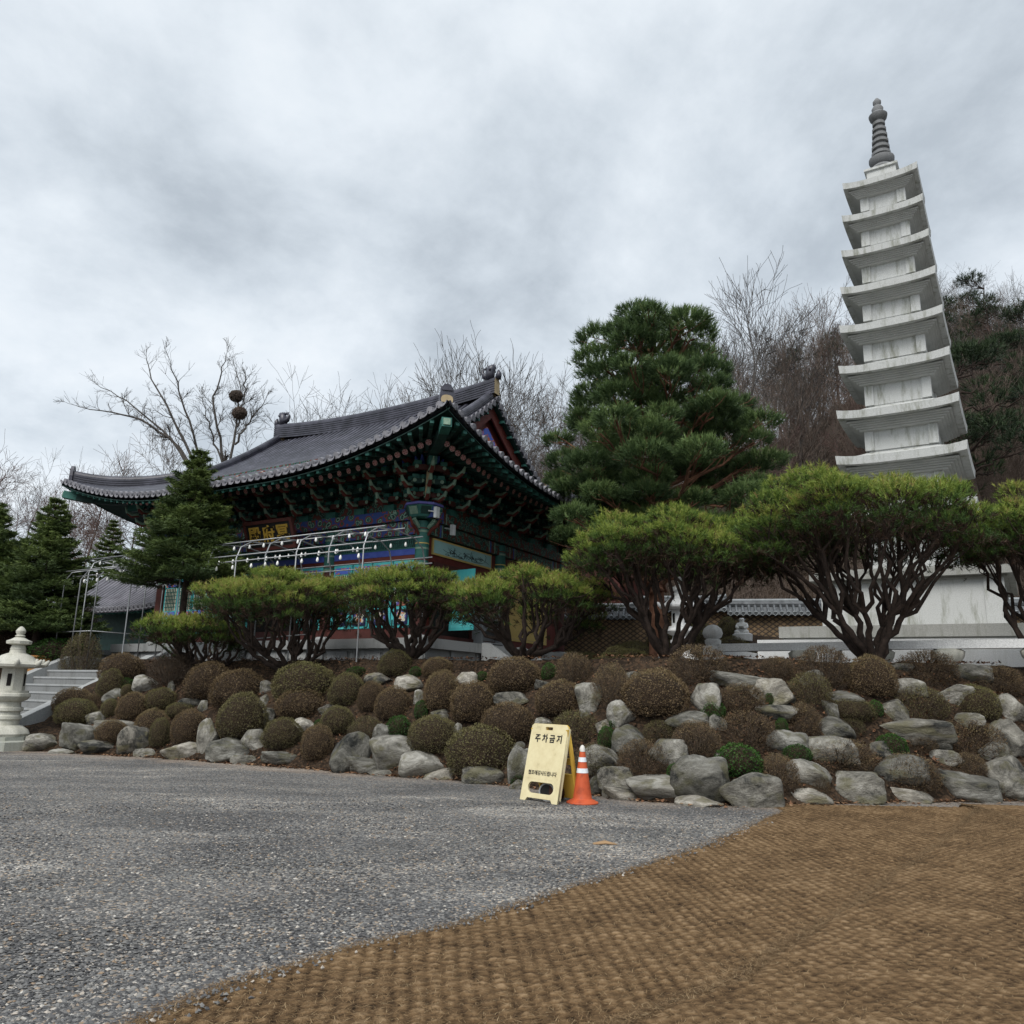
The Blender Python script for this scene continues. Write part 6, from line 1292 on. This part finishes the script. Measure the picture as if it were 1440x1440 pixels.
def umbrella_pine(i, base_px, Y, box, label, yellow=.0, dead=.01, npads=34, lean=0.0, flat=.55):
    rg = np.random.default_rng(300 + i); b = atY(base_px, 930, Y); b[2] = zt(b[0], b[1])
    k = float((b - EYE) @ FW) / F; x0, y0, x1, y1 = box
    cx = ((x0 + x1) / 2 - base_px) * k; R = (x1 - x0) / 2 * k * 1.02; top = atY(base_px, y0, Y)[2] - b[2] - .30; low = atY(base_px, y1, Y)[2] - b[2]
    tr = thing('umbrella_pine', label, 'pine tree', (b[0], b[1], b[2] - .05), 0, 'flat topped pines along the terrace edge')
    pads = []; Hc = top - low; mbt = MB()
    tries = 0
    while len(pads) < npads and tries < 3000:
        tries += 1; a = rg.random() * 6.283; rho = math.sqrt(rg.random()) * .90; px_, py_ = R * rho * math.cos(a), R * .92 * rho * math.sin(a)
        rp = R * rg.uniform(.16, .27); zc_ = low + Hc * (.27 + .63 * (1 - rho ** 2.4) ** flat) - rp * .22 + rg.normal(0, .07) * Hc
        if all((px_ - q[0][0] + cx) ** 2 + (py_ - q[0][1]) ** 2 + 2.2 * (zc_ - q[0][2]) ** 2 > (.70 * (rp + q[1]) * .72) ** 2 for q in pads): pads.append(((px_ + cx, py_, zc_), rp, rp * rg.uniform(.42, .58)))
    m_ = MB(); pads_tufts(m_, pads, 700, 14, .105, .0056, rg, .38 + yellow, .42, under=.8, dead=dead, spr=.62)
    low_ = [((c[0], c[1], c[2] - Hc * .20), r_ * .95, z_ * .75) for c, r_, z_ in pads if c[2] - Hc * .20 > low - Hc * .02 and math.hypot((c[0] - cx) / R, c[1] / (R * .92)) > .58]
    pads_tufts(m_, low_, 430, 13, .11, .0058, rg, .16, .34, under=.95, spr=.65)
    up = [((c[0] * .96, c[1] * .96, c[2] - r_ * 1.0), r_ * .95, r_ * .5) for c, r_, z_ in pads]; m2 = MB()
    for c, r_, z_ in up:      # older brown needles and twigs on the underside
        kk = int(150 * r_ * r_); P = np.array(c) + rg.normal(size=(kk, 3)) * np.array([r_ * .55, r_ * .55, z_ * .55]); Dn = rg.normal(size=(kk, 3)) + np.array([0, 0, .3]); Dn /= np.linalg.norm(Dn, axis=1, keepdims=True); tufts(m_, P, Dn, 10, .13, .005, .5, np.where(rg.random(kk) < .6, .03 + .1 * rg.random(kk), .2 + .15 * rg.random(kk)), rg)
    ns = 9; ang = np.linspace(0, 2 * math.pi, ns, endpoint=False) + rg.random(ns) * .5; forks = []
    root = np.array([0, 0, .0])
    branch(mbt, (0, 0, -.15), (lean * .1, 0, .22), .21, .16, rg, n=5, wob=.02)
    for a in ang:
        rr_ = R * rg.uniform(.22, .42); f = np.array([cx * .45 + rr_ * math.cos(a), rr_ * .9 * math.sin(a), low * rg.uniform(.50, .72)]); p0 = np.array([.09 * math.cos(a), .09 * math.sin(a), .12]); P = branch(mbt, p0, f, rg.uniform(.065, .095), .048, rg, sag=rg.uniform(-.02, .08), wob=.05); forks.append(f)
    for (c, r_, z_) in pads:
        c = np.array(c); f = min(forks, key=lambda q: (q[0] - c[0]) ** 2 + (q[1] - c[1]) ** 2 + rg.random() * .2); tip_ = c - np.array([0, 0, z_ * .4]); P = branch(mbt, f, tip_, .045, .016, rg, sag=.06, wob=.07)
        for j in range(6):
            e = tip_ + rg.normal(0, 1, 3) * np.array([r_ * .6, r_ * .6, z_ * .4]); branch(mbt, P[4], e, .016, .005, rg, n=5, wob=.09)
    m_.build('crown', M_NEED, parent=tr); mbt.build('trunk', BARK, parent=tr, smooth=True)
    return tr
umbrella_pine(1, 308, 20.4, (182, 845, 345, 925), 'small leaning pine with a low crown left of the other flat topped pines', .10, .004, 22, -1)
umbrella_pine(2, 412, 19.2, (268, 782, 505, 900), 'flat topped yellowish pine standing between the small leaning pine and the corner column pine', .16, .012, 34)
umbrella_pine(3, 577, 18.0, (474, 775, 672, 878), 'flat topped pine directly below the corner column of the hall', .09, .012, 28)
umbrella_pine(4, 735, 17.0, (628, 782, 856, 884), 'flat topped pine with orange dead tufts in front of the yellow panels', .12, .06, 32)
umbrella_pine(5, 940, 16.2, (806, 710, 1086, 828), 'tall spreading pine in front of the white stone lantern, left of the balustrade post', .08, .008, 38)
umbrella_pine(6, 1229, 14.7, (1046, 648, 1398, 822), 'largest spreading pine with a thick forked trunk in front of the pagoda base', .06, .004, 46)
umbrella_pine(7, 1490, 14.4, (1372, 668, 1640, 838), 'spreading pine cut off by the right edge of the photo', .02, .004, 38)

def fir_tree(name, seed, pos, H, R, label, cat, mat_=M_FIR, dense=1.0, clear=.10):
    rg = np.random.default_rng(seed); tr = thing(name, label, cat, tuple(pos)); mbt = MB(); m_ = MB()
    mbt.tube([(0, 0, -.2), (.02, 0, H * .5), (0, 0, H * .97)], [R * .075, R * .045, .012], 8, cap=False)
    z = H * clear; seg0 = []; seg1 = []; ra = []; rb = []
    while z < H * .985:
        f = (z / H - clear) / (1 - clear); r = R * (1 - f) ** .85 * (.85 + .3 * rg.random()) + .05; nb = int(8 + 9 * (1 - f))
        for j in range(nb):
            a = rg.random() * 6.283; l = r * rg.uniform(.72, 1.12); d = np.array([math.cos(a), math.sin(a), 0.]); drop = -.12 + .30 * f; tip_ = np.array([0, 0, z]) + d * l + np.array([0, 0, drop * l]); root = np.array([0, 0, z - .02]); mid = (root + tip_) / 2 - np.array([0, 0, .10 * l]); tip_[2] += .07 * l
            seg0 += [root, mid]; seg1 += [mid, tip_]; ra += [.022, .014]; rb += [.014, .005]
            nt_ = max(6, int(20 * l * dense / max(R, 1) * 1.6)); p = np.array([-d[1], d[0], 0]); tb = np.clip(.42 + .25 * f + rg.normal(0, .14), .05, .95)
            for q in range(nt_):
                u = .22 + .78 * (q + rg.random()) / nt_; c = (root * (1 - 2 * u) + mid * 2 * u) if u < .5 else (mid * (2 - 2 * u) + tip_ * (2 * u - 1)); wl_ = l * (.42 * (1 - u) + .10); 
                for sgn in (-1, 1):
                    e = c + p * sgn * wl_ + d * wl_ * .75 + np.array([0, 0, .05 * l * (rg.random() - .3)]); kk = 9; tq = rg.random((kk, 1)); Pq = c * (1 - tq) + e * tq; dd = (e - c) / np.linalg.norm(e - c)
                    D_ = dd + np.stack([rg.normal(0, .5, kk), rg.normal(0, .5, kk), rg.normal(.15, .35, kk)], -1); D_ /= np.linalg.norm(D_, axis=1, keepdims=True); S_ = np.cross(D_, rg.normal(size=(kk, 3))); S_ /= np.linalg.norm(S_, axis=1, keepdims=True)
                    wn_ = .013 * max(1, R / 1.6); ln = (.11 + .05 * rg.random((kk, 1))) * max(1, R / 1.8); m_.tris(Pq - S_ * wn_, Pq + S_ * wn_, Pq + D_ * ln, tint=np.clip(tb + .30 * (u - .6) + rg.normal(0, .08, kk), 0, 1))
        z += H * .026 + .03
    mbt.segs(np.array(seg0), np.array(seg1), np.array(ra), np.array(rb), 4)
    m_.build('crown', mat_, parent=tr); mbt.build('trunk', BARK, parent=tr, smooth=True); return tr
p = atY(248, 935, 22.6); p[2] = zt(p[0], p[1]); H_ = atY(250, 628, 22.6)[2] - p[2]; fir_tree('fir_tree', 41, p, H_, 1.72, 'tall conical fir standing before the left half of the hall roof', 'fir tree', clear=.42)
p = atY(42, 950, 25.0); p[2] = zt(p[0], p[1]); H_ = atY(45, 697, 25.0)[2] - p[2]; fir_tree('fir_tree', 43, p, H_, 1.75, 'dark bushy fir behind the stone lantern at the left edge', 'fir tree', clear=.24)
p = atY(134, 930, 44.0); p[2] = zt(p[0], p[1]); H_ = atY(134, 728, 44.0)[2] - p[2]; fir_tree('fir_tree', 44, p, H_, 1.9, 'narrow dark conifer seen under the left roof corner', 'fir tree', dense=.8)
p = atY(-40, 935, 27.0); p[2] = zt(p[0], p[1]); fir_tree('fir_tree', 46, p, 5.6, 2.4, 'dark fir cut off by the left edge of the photo', 'fir tree', clear=.1)

def big_pine(name, seed, pos, H, R, label, cat, pads, mat_=None, bark=BARKR, per=150, n=13, L=.26, wd=.011, bt=.30, span=.45, r0=.26, lean=(0, 0)):
    mat_ = mat_ or M_NEED2; rg = np.random.default_rng(seed); tr = thing(name, label, cat, tuple(pos)); m_ = MB(); mbt = MB()
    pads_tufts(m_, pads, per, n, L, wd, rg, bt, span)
    tp = np.array([[0, 0, -.3], [lean[0] * .2, 0, H * .22], [lean[0] * .55 + .12, .1, H * .45], [lean[0] * .8, 0, H * .66], [lean[0], 0, H * .9]]); mbt.tube(tp, [r0, r0 * .85, r0 * .66, r0 * .42, .04], 9, 0, cap=False)
    for c, r_, z_ in pads:
        c = np.array(c); za = np.clip(c[2] - .35 * np.hypot(c[0], c[1]) - .2, H * .2, H * .86); a = np.array([np.interp(za, tp[:, 2], tp[:, 0]), np.interp(za, tp[:, 2], tp[:, 1]), za]); P = branch(mbt, a, c - np.array([0, 0, z_ * .35]), max(.035, r0 * .26), .022, rg, sag=.03, n=8, wob=.07)
        for j in range(5): branch(mbt, P[rg.integers(4, 7)], c + rg.normal(0, 1, 3) * np.array([r_ * .55, r_ * .55, z_ * .45]), .02, .006, rg, n=4, wob=.08)
    m_.build('crown', mat_, parent=tr); mbt.build('trunk', bark, parent=tr, smooth=True); return tr
# tall pine right of the hall: clumps placed from its outline
BP = atY(925, 905, 22.6); BP[2] = zt(BP[0], BP[1]); kB = float((BP - EYE) @ FW) / F
def clump(px, py, r, dy=0.0): q = atY(px, py, 22.6 + dy) - BP; return ((q[0], q[1], q[2]), r * kB, r * kB * .46)
rg = np.random.default_rng(5); CL = []
OUT = [(425, 895, 960), (450, 838, 990), (500, 798, 1020), (550, 785, 1060), (600, 772, 1095), (640, 755, 1112), (680, 752, 1105), (720, 760, 1085), (755, 775, 1060), (800, 800, 1000)]
oy = [o[0] for o in OUT]
for py in range(446, 800, 20):
    xl, xr_ = np.interp(py, oy, [o[1] for o in OUT]), np.interp(py, oy, [o[2] for o in OUT]); nn = max(2, int((xr_ - xl) / 41))
    for j in range(nn):
        r = rg.uniform(24, 40); px = xl + r * .8 + (xr_ - xl - 1.6 * r) * (j + rg.random() * .8 + .1) / nn; yy_ = py + rg.normal(0, 7)
        if 850 < px < 905 and 530 < yy_ < 580 and rg.random() < .75: continue
        if 900 < px < 960 and 640 < yy_ < 690 and rg.random() < .8: continue
        CL.append(clump(px, yy_, r, rg.normal(0, 1.0) + (-1.3 if j % 2 else 1.0)))
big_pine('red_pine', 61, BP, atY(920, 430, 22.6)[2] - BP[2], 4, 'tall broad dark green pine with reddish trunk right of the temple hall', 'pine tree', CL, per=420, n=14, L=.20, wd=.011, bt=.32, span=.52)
def proto_pine(seed, H, R, npd):
    rg = np.random.default_rng(seed); pads = []
    for k in range(npd):
        f = rg.random() ** .8; z = H * (.42 + .55 * f); rr_ = R * (1 - .75 * f) * math.sqrt(rg.random()); a = rg.random() * 6.283; r = R * rg.uniform(.20, .36); pads.append(((rr_ * math.cos(a), rr_ * math.sin(a), z), r, r * .5))
    return pads
def on_hill(px, Y): p = atY(px, 700, Y); return np.array([p[0], p[1], zt(p[0], p[1]) - .1])
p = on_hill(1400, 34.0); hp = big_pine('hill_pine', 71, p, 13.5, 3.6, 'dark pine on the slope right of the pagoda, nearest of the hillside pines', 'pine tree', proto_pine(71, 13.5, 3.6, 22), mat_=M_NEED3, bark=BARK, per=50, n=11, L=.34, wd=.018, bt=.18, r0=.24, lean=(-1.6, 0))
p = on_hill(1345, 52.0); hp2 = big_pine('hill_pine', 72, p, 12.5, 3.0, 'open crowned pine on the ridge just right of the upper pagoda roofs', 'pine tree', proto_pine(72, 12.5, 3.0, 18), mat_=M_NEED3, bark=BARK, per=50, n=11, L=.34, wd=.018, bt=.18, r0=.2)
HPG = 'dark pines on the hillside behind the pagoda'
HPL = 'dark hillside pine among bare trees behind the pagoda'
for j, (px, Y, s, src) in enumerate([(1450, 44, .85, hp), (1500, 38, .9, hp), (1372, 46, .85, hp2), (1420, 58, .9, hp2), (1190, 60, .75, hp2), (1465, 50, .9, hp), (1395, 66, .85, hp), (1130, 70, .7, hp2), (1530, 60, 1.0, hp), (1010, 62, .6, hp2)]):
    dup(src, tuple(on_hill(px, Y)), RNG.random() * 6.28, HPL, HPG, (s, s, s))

def bare_tree(seed, H, spread, lv=6, up=.55, kids=(2, 3), r0=None):
    rg = np.random.default_rng(seed); S = {0: [], 1: []}
    def grow(p, d, L, r, lev):
        n = 4 if lev < 3 else 3; pts = [p]; dd = d.copy()
        for i in range(n):
            dd = dd + rg.normal(0, (.05 if lev == 0 else .085) + .012 * lev, 3) + np.array([0, 0, .07 * up]); dd /= np.linalg.norm(dd); pts.append(pts[-1] + dd * L / n)
        for i in range(n):
            ra = r * (1 - .5 * i / n); rb_ = r * (1 - .5 * (i + 1) / n); S[0 if lev < 2 else 1].append((pts[i], pts[i + 1], ra, rb_))
        if lev >= lv: return
        grow(pts[-1], dd, L * rg.uniform(.6, .8), r * .5, lev + 1)
        nk = rg.integers(kids[0], kids[1] + 1) + (1 if lev > 1 else 0)
        for k in range(nk):
            f = rg.uniform(.35 if lev else .45, 1.0); i = min(n - 1, int(f * n)); q = pts[i] + (pts[i + 1] - pts[i]) * (f * n - i); v = rg.normal(size=3); v -= dd * (v @ dd); v /= np.linalg.norm(v); a = rg.uniform(.45, 1.0) * spread
            nd = dd * math.cos(a) + v * math.sin(a); nd[2] += .16 * up; nd /= np.linalg.norm(nd); grow(q, nd, L * rg.uniform(.52, .78), r * (1 - .5 * f) * rg.uniform(.42, .64), lev + 1)
    grow(np.zeros(3), np.array([0, 0, 1.]), H * .40, r0 or H * .013, 0)
    return S
def bare_meshes(S, mat_, rmin):
    out_ = []
    for k, nm in ((0, 'trunk'), (1, 'crown')):
        A = S[k]; m_ = MB(); m_.segs(np.array([a[0] for a in A]), np.array([a[1] for a in A]), np.maximum([a[2] for a in A], rmin), np.maximum([a[3] for a in A], rmin), 5 if k == 0 else 3); out_.append((nm, m_.mesh(nm, mat_)))
    return out_
BT = [bare_meshes(bare_tree(s, H, sp, 5, u), mt, .0065) for s, H, sp, u, mt in ((11, 11, 1.0, .5, BARKG), (12, 10, .8, .8, BARKG), (13, 11, .9, .6, BARKB), (14, 9, 1.05, .45, BARKB), (15, 8, 1.1, .4, BARKP), (16, 10, .75, .9, BARKB))]
BTW = [bare_meshes(bare_tree(s, H, sp, 5, u), mt, .0065) for s, H, sp, u, mt in ((21, 12, 1.15, .35, BARKG),)]
def bare(px, Y, v, s, label, group=None, top=None, meshes=None, x=None):
    p = on_hill(px, Y)
    if top is not None: s = max(.3, (atY(px, top, Y)[2] - p[2]) / TOPH[id((meshes or BT[v])[1][1])])
    r = thing('bare_tree', label, 'bare tree', tuple(p), RNG.random() * 6.28, group, (s, s, s))
    for nm, me in (meshes or BT[v]): o = bpy.data.objects.new(nm, me); COL.objects.link(o); o.parent = r
    return r
TOPH = {}
for q in BT + BTW: V = np.zeros(len(q[1][1].vertices) * 3, np.float32); q[1][1].vertices.foreach_get('co', V); TOPH[id(q[1][1])] = float(np.percentile(V.reshape(-1, 3)[:, 2], 99.5))
G1 = 'bare trees behind the left half of the hall roof'; L1 = 'bare grey tree against the sky behind the left half of the hall roof'
def limbed_tree(seed, base_px, Y, limbs, label, mat_, twig=1.0):
    rg = np.random.default_rng(seed); p0 = atY(base_px[0], base_px[1], Y); g = np.array([p0[0], p0[1], zt(p0[0], p0[1]) - .1]); tr = thing('bare_tree', label, 'bare tree', tuple(g)); mt = MB(); S = []
    def grow(p, d, L, r, lev):
        n = 4; pts = [p]; dd = d.copy()
        for i in range(n): dd = dd + rg.normal(0, .11, 3) + np.array([0, 0, .035]); dd /= np.linalg.norm(dd); pts.append(pts[-1] + dd * L / n)
        for i in range(n): S.append((pts[i], pts[i + 1], r * (1 - .6 * i / n), r * (1 - .6 * (i + 1) / n)))
        if lev >= 3: return
        for k in range(rg.integers(4, 7)):
            i = rg.integers(1, n + 1); v = rg.normal(size=3); v -= dd * (v @ dd); v /= np.linalg.norm(v); a = rg.uniform(.4, 1.0); nd = dd * math.cos(a) + v * math.sin(a); nd[2] += .12; nd /= np.linalg.norm(nd); grow(pts[i], nd, L * rg.uniform(.4, .72), r * rg.uniform(.35, .55), lev + 1)
    for pts, ra, rb_ in limbs:
        dy = rg.normal(0, .5); P = np.array([atY(x, y, Y + dy * j / 3) for j, (x, y) in enumerate(pts)]) - g; t = np.linspace(0, 1, 14); s_ = np.linspace(0, 1, len(P)); Q = np.stack([np.interp(t, s_, P[:, k]) for k in range(3)], -1); Q[1:-1] += rg.normal(0, .05, (12, 3)); mt.tube(Q, np.linspace(ra, rb_, 14), 6, cap=False)
        L = np.linalg.norm(P[-1] - P[0])
        for i in range(4, 14):
            for k in range(int(rg.integers(1, 3))):
                d = Q[min(i + 1, 13)] - Q[max(i - 1, 0)]; d /= np.linalg.norm(d); v = rg.normal(size=3); v -= d * (v @ d); v /= np.linalg.norm(v); a = rg.uniform(.45, 1.05); nd = d * math.cos(a) + v * math.sin(a); nd[2] += .2; nd /= np.linalg.norm(nd); grow(Q[i], nd, twig * rg.uniform(.8, 1.7), np.interp(i, [0, 13], [ra, rb_]) * .5, 1 if i < 9 else 2)
        grow(Q[-1], (Q[-1] - Q[-3]) / np.linalg.norm(Q[-1] - Q[-3]), twig * 1.2, rb_, 1)
    m_ = MB(); m_.segs(np.array([s[0] for s in S]), np.array([s[1] for s in S]), np.maximum([s[2] for s in S], .007), np.maximum([s[3] for s in S], .006), 3)
    mt.build('trunk', mat_, parent=tr, smooth=True); m_.build('crown', mat_, parent=tr); return tr
limbed_tree(501, (290, 935), 43.0, [([(290, 935), (296, 760), (290, 680)], .20, .15), ([(290, 690), (250, 628), (205, 592), (160, 580), (112, 572)], .105, .018), ([(288, 700), (262, 640), (222, 600), (180, 566), (142, 545)], .10, .018), ([(290, 690), (268, 635), (240, 578), (214, 535), (206, 505)], .10, .018), ([(292, 690), (280, 640), (262, 585), (250, 540), (240, 510)], .09, .018)],
            'spreading bare tree with long limbs reaching far left behind the hall roof', BARKG, .66)
limbed_tree(502, (325, 935), 43.6, [([(325, 935), (322, 760), (318, 660)], .24, .16), ([(318, 670), (306, 610), (300, 565), (310, 525), (318, 500)], .09, .018), ([(318, 670), (330, 620), (335, 580), (338, 545), (330, 515)], .085, .016), ([(334, 600), (344, 565), (345, 530)], .06, .03), ([(318, 660), (300, 620), (292, 590), (285, 560)], .07, .016), ([(330, 625), (352, 590), (372, 565)], .07, .02)],
            'upright bare tree carrying two round nests behind the left of the roof', BARKG, .58)
for px, Y, v, tp in ((140, 56, 3, 640), (408, 52, 0, 532), (240, 58, 3, 600)): bare(px, Y, v, 1, L1, G1, tp)
G2 = 'bare trees behind the roof ridge'; L2 = 'bare tree standing against the sky behind the roof ridge of the hall'
for px, Y, v, tp in ((520, 48, 0, 540), (598, 44, 1, 505), (655, 46, 1, 498), (575, 56, 3, 560), (735, 46, 3, 545), (765, 52, 0, 515), (700, 60, 0, 560)): bare(px, Y, v, 1, L2, G2, tp)
G3 = 'reddish bare trees at the far left'; L3 = 'low reddish brown bare tree at the far left behind the firs'
for px, Y, v, tp in ((-10, 50, 4, 640), (28, 54, 4, 665), (78, 50, 4, 680), (112, 60, 4, 665), (-60, 56, 4, 650), (55, 68, 0, 640), (165, 50, 4, 690), (200, 58, 4, 650)): bare(px, Y, v, 1, L3, G3, tp)
G4 = 'bare trees on the hillside'; L4 = 'bare brown tree on the wooded hillside behind the garden wall'
bare(1045, 46, 1, 1, 'tall grey bare tree right of the tall pine, reaching highest into the sky', None, 388); bare(1165, 52, 2, 1, 'bare tree close to the left side of the pagoda reaching into the sky', None, 425)
rg = np.random.default_rng(77)
for j in range(160):
    px = rg.uniform(720, 1560); Y = 36 + 42 * rg.random() ** .9; v = int(rg.choice([2, 3, 5, 5, 2, 4, 0])); bare(px, Y, v, rg.uniform(.7, 1.15), L4, G4)
# leafless underbrush over the hillside (stuff)
n = 20000; pxs = rg.uniform(700, 1640, n); Ys = 34 + 40 * rg.random(n); d_ = np.array([(p - 720) / 1139 for p in pxs]); X_ = d_ * Ys; Z_ = zt(X_, Ys); B0 = np.stack([X_, Ys, Z_ - .05], -1); hgt = .5 + 2.0 * rg.random(n) ** 2
B1 = B0 + np.stack([rg.normal(0, .28, n), rg.normal(0, .28, n), np.ones(n)], -1) * hgt[:, None]; mb = MB(); mb.segs(B0, B1, np.full(n, .014), np.full(n, .006)); k = 3
for q in range(k):
    f = .3 + .6 * rg.random((n, 1)); C0 = B0 + (B1 - B0) * f; mb.segs(C0, C0 + np.stack([rg.normal(0, .4, n), rg.normal(0, .4, n), .2 + .4 * rg.random(n)], -1) * hgt[:, None] * .6, np.full(n, .009), np.full(n, .004))
tag(mb.build('underbrush', BARKB), kind='stuff')
# nests
for k, (px, py, r, lb) in enumerate(((332, 557, .36, 'upper of two round twig nests in the bare tree behind the roof'), (337, 581, .40, 'lower of two round twig nests in the bare tree behind the roof'))):
    c = atY(px, py, 43.6); m_ = MB(); n = 700; d = rg.normal(size=(n, 3)); d /= np.linalg.norm(d, axis=1, keepdims=True); e = np.cross(d, rg.normal(size=(n, 3))); e /= np.linalg.norm(e, axis=1, keepdims=True); P = d * (.75 + .25 * rg.random((n, 1))) * r * np.array([1, 1, .85]); m_.segs(P - e * .22, P + e * .22, np.full(n, .014), np.full(n, .008)); m_.lathe([(.1, -.3 * r / .42), (.75 * r, -.15), (.8 * r, .1), (.5 * r, .26), (.1, .28)], 12)
    tag(m_.build('bird_nest', BARKB, loc=tuple(c)), lb, 'nest')
# low planting on the mound before the wall, hedge, weeping shrub
def low_shrub(px, py, Y, w, h, colr, kind, label, group=None, seed=0, name='garden_shrub'):
    p = atY(px, py, Y); p[2] = zt(p[0], p[1]); r = thing(name, label, 'shrub', (p[0], p[1], p[2] + h * .42), RNG.random() * 6.28, group, (w / 2, w / 2, h * .6))
    for nm, me in shrub_proto(seed % 2, kind, colr): o = bpy.data.objects.new(nm, me); COL.objects.link(o); o.parent = r
    return r
GM = 'low shrubs on the mound before the patterned wall'; LMd = 'low spreading olive shrub on the mound before the patterned wall'
for j in range(46):
    x = rg.uniform(1.6, 9.5); y = rg.uniform(22.5, 28.5)
    if abs(x - 10.9) < 3.6 and y > 18 and x > 7.6: continue
    w = rg.uniform(.7, 1.5); r = thing('mound_shrub', LMd, 'shrub', (x, y, float(zt(x, y)) - .05), rg.random() * 6.28, GM, (w / 2, w / 2, rg.uniform(.5, .8)))
    for nm, me in shrub_proto(j % 4, 'twiggy' if j % 3 == 0 else 'clipped', 'olive'): o = bpy.data.objects.new(nm, me); COL.objects.link(o); o.parent = r
low_shrub(78, 945, 24.5, 1.6, .75, 'green', 'leafy', 'clipped green hedge behind the head of the stone stairs', name='clipped_hedge')
low_shrub(112, 945, 23.6, 1.1, 1.5, 'olive', 'twiggy', 'tall loose grey green shrub beside the head of the stairs', name='loose_shrub')
low_shrub(15, 945, 26.5, 3.4, 2.2, 'dark', 'clipped', 'large dark shrub mass behind the stone lantern', name='dark_shrub')
low_shrub(70, 945, 27.5, 2.6, 2.4, 'dark', 'twiggy', 'dark loose shrub behind the clipped hedge', name='dark_shrub')

# dry leaves gathered at the foot of the rocks
n = 2600; x = RNG.uniform(-9.5, 9, n); yb_ = np.interp(x, BX, BY); y = yb_ + .10 - np.abs(RNG.normal(0, .16, n)); P = np.stack([x, y, .03 + .02 * RNG.random(n)], -1); a = RNG.random(n) * 6.28; d = np.stack([np.cos(a), np.sin(a), RNG.normal(0, .3, n)], -1); s = np.stack([-np.sin(a), np.cos(a), RNG.normal(0, .3, n)], -1); sz = (.018 + .03 * RNG.random(n))[:, None]
mb = MB(); mb.tris(P - s * sz * .6, P + s * sz * .6, P + d * sz * 1.6, tint=RNG.random(n)); tag(mb.build('dry_leaves', leafmat('dry_leaf', [(0, (.06, .03, .015)), (.6, (.17, .085, .045)), (1, (.30, .19, .11))], trans=0)), kind='stuff')
n = 9000; x = RNG.uniform(-9.5, 9, n); t_ = RNG.random(n) * 1.25; y = np.interp(x, BX, BY) + t_ * np.interp(x, BX, BD); P = np.stack([x, y, zt(x, y) + .035 + .02 * RNG.random(n)], -1); a = RNG.random(n) * 6.28; d = np.stack([np.cos(a), np.sin(a), RNG.normal(0, .4, n)], -1); s = np.stack([-np.sin(a), np.cos(a), RNG.normal(0, .4, n)], -1); sz = (.016 + .028 * RNG.random(n))[:, None]
mb = MB(); mb.tris(P - s * sz * .6, P + s * sz * .6, P + d * sz * 1.6, tint=RNG.random(n) * .6); tag(mb.build('bank_litter', bpy.data.materials['dry_leaf']), kind='stuff')
